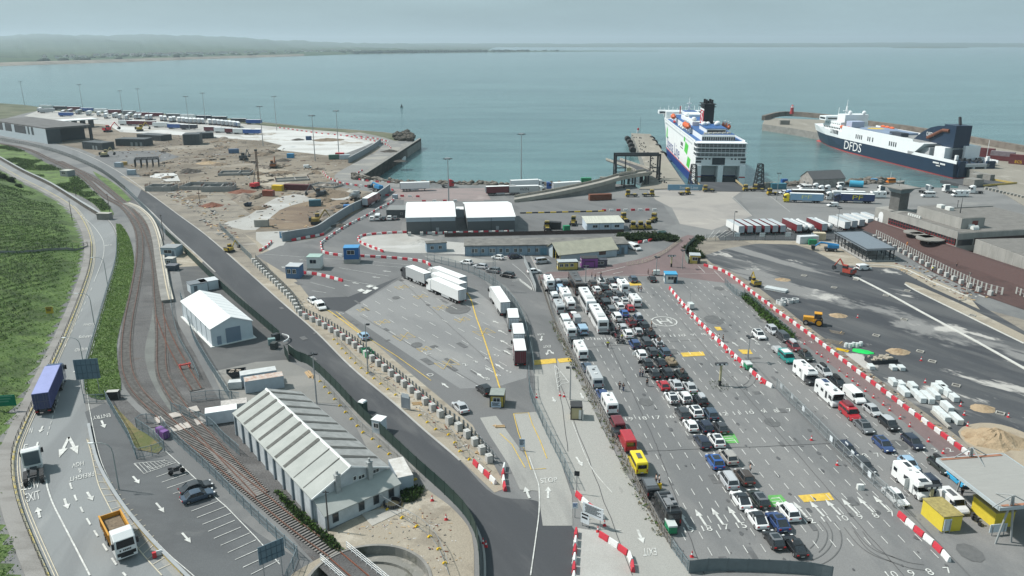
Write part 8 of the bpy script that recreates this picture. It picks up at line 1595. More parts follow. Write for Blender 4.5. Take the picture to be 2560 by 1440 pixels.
FNC([(1112,593),(1330,588),(1560,583)],'low dark wall with a rail along the front of the warehouses',1.5,M('wall_dark',(.07,.05,.045),.8,var=.2),4,'wall','low_wall',0,True,4,True)
def wall(pts,lb0,h,w,mat,name='wall',sm=5):
 line=px(SMO(pts,sm));o0=line[0];t=T(name,lb0,'wall',(*o0,0));loc=[(x-o0[0],y-o0[1])for x,y in line];RIB(MB(),loc,w,z=0,h=h).mk('wall_face',mat,t);RIB(MB(),loc,w+.12,z=h+.002,h=.12).mk('coping',M('coping',(.30,.32,.33),.8,var=.1),t)
gw_=M('grey_retaining',(.21,.245,.265),.7,var=.1,scale=.3)
wall([(706,604),(740,598),(790,588),(830,562),(880,530),(935,505),(975,478)],'long curved grey retaining wall along the haul road',3.2,.5,gw_);wall([(872,408),(905,390),(935,372),(952,358)],'grey retaining wall beside the upper haul road',3.2,.5,gw_)
wall([(0,398),(60,432),(130,466),(215,520),(262,548)],'dark stone wall between the hill road and the grassy bank',1.6,.7,GM('dark_stone',(.075,.07,.06),[((.12,.11,.095),.5,.5,.6,1,.8)]))
ln=px(SMO([(-40,702),(60,672),(130,648),(180,632),(216,618)],6));fl=MB();n_=len(ln)
L3=[(x,y,max(0,hill_z(x,y,seg_d((x,y),edge)[0]))+.5)for x,y in ln]
fl.loft([[(x-.2,y-.9,z-.8),(x+.2,y+.9,z-.8),(x+.2,y+.9,z),(x-.2,y-.9,z)]for x,y,z in L3]);ST(fl.mk('footpath',M('footpath_tarmac',(.2,.205,.195),.9,var=.2)))
t=T('handrail_fence','dark post and rail fence along the footpath over the hillside','fence',(*L3[0],));m_=MB();o0=L3[0]
for i in range(0,n_,2):m_.box(L3[i][0]-o0[0],L3[i][1]+.9-o0[1],L3[i][2]-o0[2]-.3,.12,.12,1.5)
for z in(.6,1.1):
 for a,b_ in zip(L3,L3[1:]):m_.tb((a[0]-o0[0],a[1]+.9-o0[1],a[2]-o0[2]+z),(b_[0]-o0[0],b_[1]+.9-o0[1],b_[2]-o0[2]+z),.05,4)
m_.mk('rails',M('rail_dark',(.06,.06,.055),.8),t)
for i,(pts,lb)in enumerate(((LL[6:13],'upper'),(LL[12:],'lower'))):
 line=OFS([g(*p)for p in SMO(pts,4)],-.3);FNC(line,'thin railing along the '+('upper' if i==0 else 'lower')+' footpath kerb of the hill road',1.0,M('rail_dark',(.06,.06,.055),.8),2.2,bars=0,world=True)
wall([(222,1065),(245,1160),(292,1245),(350,1322),(412,1390),(478,1456)],'low kerb wall with yellow capping between the road and the car park',.45,.35,GM('yellow_black_cap',(.055,.06,.065),[((.48,.38,.14),.12,.5,.52,1,.9)]))
#  concrete block fence of the freight lot
bkm=M('block_concrete',(.43,.435,.42),.85,var=.12,scale=1)
def BLR(pts,lb0,group,step=3.1,h=1.35,off=0.0):
 line=px(SMO(pts,4))
 for x,y,a in walk(line,step):
  def f():return MB().box(0,0,0,1.1,1.0,h).box(0,-.0,h,.3,.3,.06).mk('concrete_block',bkm)
  PLC(('blk',h),f,(x-math.sin(a)*-off,y+math.cos(a)*-off,.05),a,lb0,'concrete block',group)
def SLF(pts,lb0,h=2.0,step=1.55,m=None):
 line=px(SMO(pts,4));o0=line[0];t=T('slat_fence',lb0,'fence',(*o0,0));loc=[(x-o0[0],y-o0[1])for x,y in line];m_=MB()
 for x,y,a in walk(loc,step):m_.box(x,y,.1,.5,.12,h-.1,a)
 m_.mk('slats',m or M('slat_dark',(.07,.085,.09),.6),t);RIB(RIB(MB(),loc,.05,z=.9,h=.08),loc,.05,z=h-.15,h=.08).mk('rails',STL,t);return t,loc
BF=[(640,652),(665,678),(700,712),(738,752),(758,785),(800,806),(870,848),(930,893),(990,940),(1050,990),(1110,1040),(1160,1076),(1195,1110),(1240,1165)]
SLF(BF,'dark slatted fence standing along the freight lot');BLR([(x-6,y+5)for x,y in BF],'pale concrete block holding up the slatted fence of the freight lot','blocks of the freight lot fence',3.15)
t_,loc_=SLF([(x-1,y+1)for x,y in BF[4:11]],'red rail fixed low along the slatted fence',.5,30,redp);t_.children[0].name='end_slats';RIB(MB(),loc_,.08,z=.75,h=.2).mk('red_rail',redp,t_)
BLR([(1024,590),(1286,586)],'concrete block in front of the white roofed warehouses','blocks before the warehouses',4.3)
TF=[(2190,590),(2230,610),(2300,648),(2380,690),(2450,722),(2505,738)]
SLF(TF,'pale slatted fence on blocks below the terminal',2.2,1.5,M('slat_pale',(.36,.37,.35),.7));BLR([(x-5,y+7)for x,y in TF],'pale concrete block along the slatted fence below the terminal','blocks of the terminal fence',3.6,1.3)
SLF([(2540,735),(2600,760)],'short pale slatted fence at the right edge of the works',2.0,1.5,M('slat_pale',(.36,.37,.35),.7))
#  red and white barriers
rbm=M('barrier_red',(.50,.04,.06),.5,var=.12);wbm=M('barrier_white',(.66,.67,.66),.5,var=.08)
def BOB(c):return MB().loft([[(x,-.27,0),(x,.27,0),(x,.24,.3),(x,.1,.85),(x,-.1,.85),(x,-.24,.3)]for x in(-.82,.82)]).box(-.5,0,0,.3,.6,.12).box(.5,0,0,.3,.6,.12).mk('plastic_barrier',rbm if c else wbm)
FARB=(MB(),MB())
def BARR(pts,where,step=1.85,sm=4,patt=(1,0)):
 line=px(SMO(pts,sm));far=line[0][1]>225
 if far:
  for k,(x,y,a)in enumerate(walk(line,step)):FARB[patt[k%len(patt)]].box(x,y,.03,1.64,.4,.8,a)
  return
 for k,(x,y,a)in enumerate(walk(line,step)):
  c=patt[k%len(patt)];PLC(('bar',c),lambda:BOB(c),(x,y,.06),a+RND.uniform(-.04,.04),('red' if c else 'white')+' plastic barrier in the line '+where,'barrier',('red' if c else 'white')+' barriers '+where)
BARR(BARL,'between the red lane and the building works')
BARR([(1676,725),(1700,755),(1745,805),(1800,860),(1860,915),(1905,955),(1938,975)],'between the queue lot and the check-in lot')
BARR([(2255,1298),(2290,1330),(2340,1372),(2380,1415)],'below the end of the mesh fence')
BARR([(1440,1340),(1436,1400),(1434,1460)],'along the edge of the road at the bottom',1.9);BARR([(1448,1246),(1475,1272),(1500,1290),(1510,1305)],'at the exit gate');BARR([(1510,1348),(1545,1372),(1575,1398),(1584,1440)],'below the exit gate')
BARR([(1190,1165),(1225,1198),(1242,1216)],'at the narrow end of the sandy verge',1.9);BARR([(1262,1222),(1258,1190),(1262,1165)],'closing the weighbridge lane',1.9)
BARR([(760,685),(800,690),(862,706)],'at the blue and white booth');BARR([(905,643),(960,646),(1010,650),(1060,657),(1078,668)],'behind the raised blue booth');BARR([(802,610),(806,630),(825,637),(860,642)],'at the turn in front of the raised blue booth')
BARR([(955,630),(930,620),(905,610),(895,600),(905,592),(940,587),(1015,583),(1085,585),(1140,584),(1290,580)],'round the gravel island below the warehouses');BARR([(735,602),(760,597),(810,588)],'below the retaining wall');BARR([(652,628),(668,618),(680,605)],'by the rubble edge')
BARR([(805,608),(830,590),(870,565),(920,540),(945,525),(975,510),(985,500)],'between the two slopes of the haul road',2.6,4,(0,0,1));BARR([(968,490),(1010,492),(1050,493)],'on the paved quay behind the dark red lorry',3.6);BARR([(1060,505),(1160,503)],'in front of the left floodlight mast',4.5)
BARR([(1510,528),(1580,527),(1650,526)],'in the middle of the quay',3.0);BARR([(808,432),(820,445),(850,458),(900,466),(960,470),(985,478)],'along the outside of the haul road bend',3.0);BARR([(905,428),(885,442),(905,452),(960,457),(1005,457)],'along the inside of the haul road bend',3.0)
BARR([(700,320),(790,333),(860,340),(920,350),(965,362),(978,372)],'along the far edge of the white slab',3.4);BARR([(870,340),(930,346),(975,356)],'round the upper end of the haul road',3.4)
BARR([(1600,548+60),(1640,600),(1660,592)],'on the curved ramp by the hedge',2.4)
for k_,n_ in((0,'white'),(1,'red')):tag(FARB[k_].mk('distant_barriers',(wbm,rbm)[k_]),'small %s barriers lining the distant haul roads'%n_,None,None,'stuff')
t=T('crash_rail','long yellow and black crash rail across the quay yard','crash rail',(*g(1300,534),0));o0=g(1300,534);e_=g(1510,529);n_=14;m1,m2=MB(),MB()
for k in range(n_):
 f_=(k+.5)/n_;(m1 if k%2 else m2).box((e_[0]-o0[0])*f_,(e_[1]-o0[1])*f_,.0,(e_[0]-o0[0])/n_*.96,.3,.5,math.atan2(e_[1]-o0[1],e_[0]-o0[0]))
m1.mk('yellow_rails',YEL,t);m2.mk('black_rails',BKP,t)
FNC([(1568,664),(1610,657),(1650,640),(1680,620),(1703,602)],'white and yellow post and rail barrier curving along the red road',1.0,M('cream_rail',(.48,.46,.36),.6),2.0,bars=0)
#  cones
def cone_obj():
 t=T('traffic_cone','','cone');MB().box(0,0,0,.5,.5,.06).mk('base',redp,t);MB().cy(0,0,.06,.95,.2,8,.04).mk('body',redp,t);MB().cy(0,0,.38,.64,.146,8,.1).mk('white_band',WH,t);return t
def cones(f,pts,where,s_=1.0):
 for x,y in pts:p=f(x,y);PLC('cone',cone_obj,(*g(*p),.06),0,'red and white traffic cone '+where,'cone','cones '+where,s_)
cones(R_,[(365,325),(490,422),(535,452),(600,505),(713,595),(788,652),(846,695),(897,738),(973,798),(1052,862),(1152,935),(1215,990),(1320,1072),(1415,1150),(1602,1300),(1750,1418)],'in the line along the red lane')
cones(D_,[(1853,300),(1992,412)],'in the line along the red lane');cones(D_,[(433,85),(690,335)],'beside the galvanised mesh fence');cones(C_,[(1798,1252)],'standing alone at the bottom of the queue lot');cones(C_,[(925,940),(858,1000)],'by the large text board')
cones(B_,[(1797,55),(1868,135),(1930,180),(1958,215),(2008,270),(2078,335),(2200,455),(2232,490),(2290,555),(2450,675),(2490,715)],'in the line along the queue lot barriers');cones(B_,[(2150,408)],'tallest of the ones along the queue lot barriers',1.5);cones(A_,[(1672,1115),(1710,1155),(1742,1175),(1760,1220),(1800,1262)],'in the line along the queue lot barriers')
cones(R_,[(1530,490),(1570,710),(1925,945),(1960,1035),(1993,1145),(2400,1055),(895,60)],'on the new works surface');X4=q(640,1080)
cones(X4,[(1335,75),(1387,120),(1465,195),(1572,298),(1702,425),(1825,545),(1890,605),(1945,660),(2115,845),(2170,915),(2270,1120),(2300,1150)],'along the inside of the black access road');cones(X4,[(1762,690),(1900,880)],'on the sandy yard by the turntable');cones(E2,[(245,860),(480,840),(520,850)],'on the exit road island')
#  temporary site fences with yellow feet
def heras(pts,lb0,foot=True,h=1.9,grp='yellow feet of the site fences'):
 line=px(SMO(pts,3));o0=line[0];t=T('site_fence',lb0,'fence',(*o0,0));loc=[(x-o0[0],y-o0[1])for x,y in line];m_=MB();fm=MB()
 for x,y,a in walk(loc,3.2):m_.cy(x,y,0,h,.035,5);fm.box(x,y,0,.8,.3,.16,a+1.5)
 RIB(m_,loc,.05,z=h-.05,h=.05);RIB(m_,loc,.05,z=.2,h=.05)
 for x,y,a in walk(loc,.4):m_.box(x,y,.2,.015,.015,h-.2)
 m_.mk('panels',STL,t)
 for x,y,a in walk(loc,3.2):MB().box(x,y,0,.6,.25,.22,a+1.5).box(x,y,.22,.3,.2,.14,a+1.5).mk('foot',YEL if foot else BKP,t)
heras([X4(1180,700),X4(1400,830),X4(1550,915),X4(1690,1010),X4(1800,1130),X4(1870,1275),X4(1930,1440)],'temporary fence with yellow feet curving round the turntable yard')
heras([X4(1070,10),X4(1170,80),X4(1240,160),X4(1335,230),X4(1600,490)],'temporary fence with yellow feet behind the old goods shed');heras([Q3(640,700),Q3(780,870),Q3(890,1000),Q3(1060,1200)],'temporary fence with yellow feet beside the goods shed roof')
heras([Q3(780,280),Q3(1000,520),Q3(1270,740),Q3(1420,850)],'temporary fence along the sandy verge, upper part');heras([Q3(1640,1040),Q3(1800,1180),Q3(1940,1240),X4(2060,230),X4(2160,295),X4(2270,385)],'temporary fence along the sandy verge, lower part')
#  PEOPLE
skin=M('skin',(.42,.26,.19),.6,var=.05);hairm=M('dark_hair',(.03,.022,.018),.8)
def person(P,rz,top,leg,lb0,pose='stand',group=None,carry=None):
 """one continuous skinned body; clothing and hair are its children"""
 root=T('person',lb0,'person',(*P,.06),rz,group);st={'stand':(.0,.0),'walk':(.22,.18)}[pose];k_,a_=st
 V=[(0,0,.95),(0,0,1.15),(.01,0,1.38),(.02,0,1.5),(.04,0,1.62),(.05,0,1.74),(0,.1,.9),(k_,.11,.5),(k_*.6,.11,.07),(k_*.6+.16,.12,.04),(0,-.1,.9),(-k_*.4,-.11,.5),(-k_*1.3,-.11,.07),(-k_*1.3+.16,-.12,.04),(.0,.2,1.42),(-a_,.27,1.15),(a_*.3+.12,.26,.9),(.0,-.2,1.42),(a_,-.27,1.15),(a_*1.6+.1,-.25,.92)]
 E_=[(0,1),(1,2),(2,3),(3,4),(4,5),(0,6),(6,7),(7,8),(8,9),(0,10),(10,11),(11,12),(12,13),(2,14),(14,15),(15,16),(2,17),(17,18),(18,19)]
 rad=[.15,.15,.17,.06,.1,.09,.1,.07,.05,.045,.1,.07,.05,.045,.07,.05,.04,.07,.05,.04]
 def skinned(name,vi,grow,mat,par):
  mp={v:i for i,v in enumerate(vi)};me=D.meshes.new(name);me.from_pydata([V[v]for v in vi],[(mp[a],mp[b_])for a,b_ in E_ if a in mp and b_ in mp],[]);o=D.objects.new(name,me);C.objects.link(o)
  md=o.modifiers.new('skin','SKIN');o.modifiers.new('sub','SUBSURF').levels=1;o.modifiers['sub'].render_levels=1
  for i,v in enumerate(vi):me.skin_vertices[0].data[i].radius=(rad[v]+grow,)*2
  me.skin_vertices[0].data[0].use_root=True;me.materials.append(mat);o.parent=par;return o
 b=skinned('body',list(range(20)),0,skin,root)
 skinned('top',[1,2,14,15,17,18],.022,top,b);skinned('trousers',[0,6,7,8,10,11,12],.02,leg,b);MB().sph(.03,0,1.72,.12,.11,.12,8,5).mk('hair',hairm,b);return root
dkc=M('cloth_dark',(.03,.032,.04),.9,var=.2);dnm=M('cloth_denim',(.05,.07,.12),.9,var=.2);whc=M('cloth_white',(.6,.6,.6),.9);hiv=M('hi_vis',(.55,.62,.03),.8);grc=M('cloth_grey',(.18,.18,.19),.9);rdc=M('cloth_red',(.3,.05,.05),.9);orc=M('cloth_orange',(.6,.2,.02),.8)
def pp_(f,x,y,rz,top,leg,lb0,pose='stand'):p=f(x,y);return person(g(*p),R(rz),top,leg,lb0,pose,'people in the port')
pp_(B_,957,362,90,hiv,dkc,'person in a yellow vest standing in lane seventeen');pp_(B_,1075,778,60,dkc,dkc,'left of two people in dark clothes walking across the empty lanes','walk');pp_(B_,1112,795,70,dkc,dnm,'right of two people in dark clothes walking across the empty lanes','walk');pp_(B_,1350,745,100,dkc,dkc,'lone person in dark clothes walking left of the red hatchback','walk')
pp_(B_,1278,648,20,grc,dnm,'person with a bicycle left of the black estate');pp_(B_,1305,652,20,dnm,dnm,'person in blue beside the one with a bicycle');pp_(B_,1395,155,180,dkc,dkc,'person in black standing by the helipad next to the open car');pp_(B_,1072,210,90,dkc,dkc,'person in black among the motorbikes at the end of the second coach');pp_(B_,1042,135,90,dkc,grc,'person beside the motorbikes next to the second coach');pp_(B_,1100,290,120,hiv,dkc,'motorcyclist in a yellow vest at the end of the motorbike row')
pp_(C_,1440,520,180,whc,dkc,'person in a white top by the dark grey minivan');pp_(C_,1470,530,170,whc,dnm,'second person in a pale top beside the yellow suitcase');pp_(C_,1488,845,90,dkc,dkc,'person in black behind the big black van');pp_(C_,2378,415,180,whc,grc,'person in white beside the brown estate');pp_(D_,232,1185,0,whc,dkc,'person in a white shirt at the door of the last black saloon')
for k,(x,y,a)in enumerate(((797,862,0),(830,880,30),(887,855,60))):pp_(A_,x,y,a,dkc,dnm,('left','middle','right')[k]+' person of three standing right of the dark coach')
for k,(x,y)in enumerate(((1360,828),(1405,835))):pp_(A_,x,y,0,(dkc,rdc)[k],dkc,('left','right')[k]+' person of two standing left of the blue-roofed booth')
for k,(x,y)in enumerate(((1264,998),(1290,1005))):pp_(A_,x,y,40,dkc,(dkc,dnm)[k],('left','right')[k]+' person of two walking right of the leading motorhomes','walk')
pp_(B_,2065,295,0,whc,grc,'person in a pale top by the queue lot barriers');pp_(B_,2108,300,0,dkc,dkc,'person in dark clothes by the queue lot barriers');pp_(A_,290,945,90,dkc,dkc,'person beside the weathered fence by the first motorhome');pp_(q(1920,480),1388,545,0,orc,orc,'worker in orange under the terminal canopy');pp_(q(1920,480),1640,800,0,hiv,dkc,'worker in a yellow vest by the slatted fence of the works');pp_(q(1920,480),1885,750,0,dkc,dkc,'person in dark clothes below the terminal');pp_(D_,1935,640,90,dkc,dkc,'person standing under the edge of the canopy')
p=g(*C_(1472,575));t=T('suitcase','bright yellow suitcase beside the dark grey minivan','suitcase',(*p,.07),.3);MB().box(0,0,.08,.62,.38,.9).mk('shell',YEL,t);MB().box(0,0,.98,.3,.04,.25).mk('handle',BKP,t)
p=g(*B_(1288,650));t=T('bicycle','bicycle held by the person left of the black estate','bicycle',(*p,.07),.2);m_=MB()
for s_ in(-.5,.5):
 rg_=[(s_+.33*math.cos(a),0,.33+.33*math.sin(a))for a in[i*.524 for i in range(13)]]
 for a,b_ in zip(rg_,rg_[1:]):m_.tb(a,b_,.025,4)
m_.mk('wheel',tyre,t);MB().tb((-.5,0,.33),(.0,0,.33),.03,4).tb((0,0,.33),(.35,0,.8),.03,4).tb((-.2,0,.8),(.35,0,.8),.03,4).tb((-.2,0,.85),(0,0,.33),.03,4).tb((.5,0,.33),(.33,0,1),.03,4).tb((.33,-.25,1),(.33,.25,1),.025,4).mk('frame',dkc,t)
#  CLUTTER
def gen(P,rz,col,lb0):
 t=T('generator',lb0,'generator',(*P,.06),rz);MB().box(0,0,.35,2.0,1.2,1.0).mk('housing',greenp if col=='g' else OFW,t);MB().box(0,0,1.35,2.05,1.25,.25).mk('cover',M('cover_pale',(.5,.55,.54),.6),t)
 for s_ in(-1,1):WL(t,-.2,s_*.65,.3,.15)
 MB().cy(.7,0,1.5,4.2,.05,5).mk('mast',STL,t)
gen(g(*C_(1585,1000)),HL,'g','green generator trailer at the bottom of the left lane');gen(g(*B_(2355,575)),HL,'g','green generator trailer on the queue lot barrier line');gen(g(*A_(1785,1170)),HL,'w','pale generator trailer on the queue lot barrier line');gen(g(*A_(1440,835)),0,'w','pale generator left of the blue-roofed booth')
p=g(*D_(920,575));o=MB().loft([[(x,y*k,z)for y,z in((-.45,0),(.45,0),(.35,.8),(-.35,.9))]for x,k in((-.5,.8),(0,1),(.5,.7))]).mk('sandbag',OFW);o.location=(*p,.06);tag(o,'big white ballast bag lying beside the galvanised fence','bag')
def CTR(P,rz,L_,col,lb0,roofm=None,stripes=False,h=2.6,w=2.44,name='container',cat='container',group=None):
 t=T(name,lb0,cat,(*P,.03),rz,group);MB().box(0,0,.1,L_,w,h-.1).mk('shell',col,t);MB().box(0,0,h+.002,L_-.05,w-.05,.05).mk('roof',roofm or col,t);m_=MB()
 for k in range(int(L_/.45)):m_.box(-L_/2+.25+k*.45,-w/2-.015,.2,.16,.04,h-.35).box(-L_/2+.25+k*.45,w/2+.015,.2,.16,.04,h-.35)
 m_.mk('ribs',col,t);m_=MB()
 for y in(-.7,-.3,.3,.7):m_.box(L_/2+.03,y,.2,.05,.05,h-.4)
 m_.mk('door_bars',STL,t);return t
cg=M('container_pale',(.34,.40,.45),.6,var=.1);rr_=M('rust_streaked_roof',(.52,.52,.5),.7,var=.2,scale=1.2,dirt=(.36,.2,.13))
CTR(g(662,972),R(23),7.4,cg,'nearer pale container with rust-striped roof behind the goods shed',rr_);CTR(g(648,957),R(23),7.0,cg,'farther pale container beside the rust-striped one',M('roof_pale',(.48,.5,.5),.7,var=.15));CTR(g(1003,1205),hd((1003,1220),(985,1185)),6.0,cg,'small pale container against the lean-to of the goods shed',M('roof_streaky',(.58,.58,.56),.7,var=.2,dirt=(.38,.36,.33)))
CTR(g(556,1052),R(20),5.5,M('store_white',(.52,.56,.6),.6),'white flat-roofed store beside the goods shed corner',WH,h=2.4);CTR(g(588,1032),R(20),4.6,M('store_grey',(.4,.42,.42),.7),'low store with slatted pale roof behind the white one',M('slat_roof',(.42,.4,.38),.8,var=.3,scale=2),h=2.2)
CTR(g(590,970),R(10),2.6,M('tank_white2',(.5,.52,.52),.6),'small white and red tank beside the scrap heap',None,h=1.5,w=1.6,name='fuel_tank',cat='tank');CTR(g(285,998),R(8),2.2,BKP,'dark cabinet with pale lid beside the grass strip',M('cab_lid',(.4,.4,.38),.7),h=1.7,w=1.2,name='cabinet',cat='cabinet')
for k,(x,y)in enumerate(((403,1088),(412,1095))):CTR(g(x,y),R(-35),1.4,M('bin_purple',(.17,.08,.26),.6),('farther','nearer')[k]+' of two purple wheeled bins by the crossing gate',None,h=1.4,w=1.1,name='wheeled_bin',cat='bin',group='purple bins')
def toilet(P,c,lb0):t=T('portable_toilet',lb0,'portable toilet',(*P,.04),R(-30));MB().box(0,0,0,1.2,1.2,2.1).mk('cabin',c,t);MB().loft([[(x*k,y*k,z)for x,y in((-.65,-.65),(.65,-.65),(.65,.65),(-.65,.65))]for z,k in((2.1,1),(2.35,.8))]).mk('roof',WH,t);MB().box(0,-.62,.1,.9,.04,1.8).mk('door',c,t)
toilet(g(908,1030),M('toilet_dark',(.03,.07,.06),.6),'dark green portable toilet with white roof beside the black road')
def skip(P,rz,c,lb0,fill_=None):
 t=T('skip',lb0,'skip',(*P,.04),rz);m_=MB()
 for s_ in(-1,1):m_.loft([[(-1.0,s_*.95,.05),(1.0,s_*.95,.05),(1.0,s_*1.0,.05),(-1.0,s_*1.0,.05)],[(-1.9,s_*.95,1.3),(1.9,s_*.95,1.3),(1.9,s_*1.0,1.3),(-1.9,s_*1.0,1.3)]])
 m_.loft([[(1.0,-1,.05),(1.0,1,.05),(1.05,1,.05),(1.05,-1,.05)],[(1.9,-1,1.3),(1.9,1,1.3),(1.95,1,1.3),(1.95,-1,1.3)]]).loft([[(-1.0,-1,.05),(-1.0,1,.05),(-1.05,1,.05),(-1.05,-1,.05)],[(-1.9,-1,1.3),(-1.9,1,1.3),(-1.95,1,1.3),(-1.95,-1,1.3)]]).box(0,0,.03,2,1.9,.06);m_.mk('hull',c,t)
 if fill_:m_=MB();r_=random.Random(6);[m_.box(r_.uniform(-1.3,1.3),r_.uniform(-.7,.7),r_.uniform(.5,1.1),r_.uniform(.3,1.2),r_.uniform(.2,.5),r_.uniform(.1,.4),r_.random()*3)for _ in range(16)];m_.mk('waste',fill_,t)
skip(g(921,890),R(120),greenp,'open green skip on the sandy verge');skip(g(620,515),R(80),M('skip_navy',(.03,.05,.08),.6),'dark skip on the construction ground');scrapm=M('scrap',(.30,.26,.22),.8,var=.6,scale=1.6)
skip(g(592,940),R(20),DST,'dark skip heaped with white and orange scrap',scrapm)
def pile(P,r_,h,mm,lb0,cat='heap',sd0=1,name='heap',kind=None):
 rr=random.Random(sd0);n_=22;rings=[]
 for j,f_ in enumerate((1.05,.88,.68,.48,.28,.1)):
  rings.append([(math.cos(6.283*i/n_)*r_*f_*rr.uniform(.86,1.12)*1.25,math.sin(6.283*i/n_)*r_*f_*rr.uniform(.86,1.12),-.05 if j==0 else h*(1-f_**1.15)*rr.uniform(.86,1.08))for i in range(n_)])
 o=MB().loft(rings).mk(name,mm);o.location=(*P,.02);return tag(o,lb0,cat)
sandp=GM('pile_sand',(.36,.275,.18),[((.27,.195,.12),.5,.5,.62,1,.8),((.47,.39,.28),.4,.58,.68,1,.7)],bump=.8,bscale=2)
pile(g(2482,1100),4.2,2.3,sandp,'large sand heap on the works at the right edge',sd0=2);pile(g(2548,1190),3.2,1.6,M('black_heap',(.012,.012,.014),.9,var=.3),'black asphalt heap at the right edge',sd0=3)
ST(MB().add([(x,y,.1)for x,y in px(SMO([(2395,1080),(2450,1058),(2530,1070),(2600,1110),(2600,1165),(2520,1165),(2440,1130)],3,True))],[tuple(range(21))]).mk('spilt_sand',GM('spilt_sand_mat',(.32,.275,.21),[((.24,.2,.155),.2,.5,.65,1,.7)])))
brn=GM('pile_brown',(.19,.15,.11),[((.12,.095,.07),.5,.5,.62,1,.8)],bump=.8);dkp=GM('pile_dark',(.08,.07,.06),[((.13,.115,.1),.6,.5,.62,1,.8)],bump=.8)
for k,(x,y,r_,h_,mm,lb)in enumerate(((530,515,4,1.6,rust,'rusty scrap heap beside the thin dark pole'),(823,487,9,2.6,brn,'long brown earth heap behind the excavator'),(850,565,3,1,dkp,'small dark heap by the retaining wall'),(470,430,6,2,dkp,'dark rubble heap left of the concrete foundations'),(708,402,4,1.4,dkp,'dark heap near the blue cabins'),(1000,403,3,1,dkp,'dark heap in front of the quay wall'),(975,379,5,1.4,dkp,'dark heap on the quay apron'),(520,408,5,1.2,sandp,'pale sand heap in the middle of the construction ground'),(745,350,4,1.2,dkp,'dark heap on the white slab by the blue box'),(820,350,9,1.4,brn,'brown earth bank on the white slab'),(2095,790,2,.7,sandp,'small sand heap above the yellow roller'),(2245,880,2.2,.8,sandp,'small sand heap above the timber crate'),(2457,1022,2,.7,sandp,'small sand heap beside the last manhole'),(1957,700,2,.6,sandp,'small sand heap on the far dark surface'),(1050,605,5,1,pale,'pale rubble heap on the gravel island'),(605,480,5,1.2,rust,'heap of rusty reinforcement'),(880,480,3,1,conc,'grey rubble heap by the mixer'))):
 pile(g(x,y),r_,h_,mm,lb,sd0=10+k)
def tracks(t,L_=3.2,w=2.4):
 m_=MB()
 for s_ in(-1,1):m_.loft([[(x,s_*w/2-.28,z),(x,s_*w/2+.28,z),(x,s_*w/2+.28,z2),(x,s_*w/2-.28,z2)]for x,z,z2 in((-L_/2,.3,.5),(-L_/2+.3,0,.85),(L_/2-.3,0,.85),(L_/2,.3,.5))])
 m_.mk('tracks',DST,t)
def EXC(P,rz,c,lb0,s_=1.0,reach=1.0):
 t=T('excavator',lb0,'excavator',(*P,.03),rz,None,s_);tracks(t);MB().box(-.5,0,.95,3.2,2.4,1.0).mk('house',c,t);cb=MB().box(.55,.6,1.95,1.3,1.0,1.2).mk('cab',c,t);MB().box(.56,.6,2.15,1.34,1.04,.75).mk('window',GLS,cb)
 MB().box(-1.7,0,1.1,.7,2.5,1.1).mk('counterweight',DST,t);MB().tb((.9,-.3,1.5),(2.9*reach,-.3,4.4),.28,6,.2).mk('boom',c,t);MB().tb((2.9*reach,-.3,4.4),(4.4*reach,-.3,2.0),.22,6,.14).mk('arm',c,t);MB().loft([[(x,-.3-.5,z),(x,.2,z),(x,.2,z2),(x,-.8,z2)]for x,z,z2 in((3.9*reach,1.0,1.3),(4.4*reach,.7,2.1),(4.9*reach,1.0,2.0))]).mk('bucket',DST,t)
EXC(g(790,560),R(15),M('digger_ochre',(.25,.18,.05),.7,var=.3),'ochre excavator facing the retaining wall',1.25);EXC(g(2118,688),R(130),M('digger_red',(.36,.06,.04),.6),'small red excavator beside the new white kerb',1.0);EXC(g(575,630),R(60),M('digger_yellow',(.36,.26,.04),.6),'small yellow excavator beside the black road',.8)
EXC(g(684,420),R(100),M('digger_rust',(.28,.12,.06),.7,var=.3),'rust-orange excavator on the sandy ground',1.3);EXC(g(1888,715),R(100),M('digger_yellow',(.36,.26,.04),.6),'yellow mini excavator at the end of the barrier line',.8);EXC(g(800,492),R(200),M('digger_dark',(.07,.08,.09),.7),'dark excavator working at the brown heap',1.3);EXC(g(262,392),R(10),M('digger_pale',(.42,.36,.2),.7),'pale yellow excavator on the parking apron edge',1.3);EXC(g(270,330),R(60),redp,'red excavator with long boom behind the terminal shell',1.6,1.3)
EXC(g(480,355),R(40),M('digger_green',(.02,.25,.08),.6),'green machine beside the tall square block',1.3);EXC(g(350,328),R(20),M('digger_yellow',(.36,.26,.04),.6),'yellow machine behind the ribbed plant building',1.6);EXC(g(610,400),R(80),M('digger_dark',(.07,.08,.09),.7),'dark excavator left of the tall piling rig',1.3)
def roller(P,rz):
 t=T('road_roller','orange-yellow wheeled tractor roller on the works','roller',(*P,.06),rz,None,1.1);oc=M('roller_orange',(.58,.28,.02),.5,var=.12);MB().box(1.2,0,.8,2.2,1.3,1.0).mk('bonnet',oc,t);MB().box(-.7,0,.7,1.9,1.7,.6).mk('chassis',oc,t);c=MB().box(-.7,0,1.3,1.5,1.5,.25).box(-.7,0,2.7,1.6,1.6,.15).mk('cab',oc,t);MB().box(-.7,0,1.55,1.4,1.4,1.15).mk('cab_window',GLS,c)
 for x,r_ in((1.7,.6),(-1.0,.85)):
  for s_ in(-1,1):WL(t,x,s_*1.0,r_,.5)
 for s_ in(-1,1):MB().tb((-1.0,s_*1.26,.85),(-1.0,s_*1.3,.85),.55,12).mk('wheel_hub',oc,t)
roller(g(2034,812),R(160))
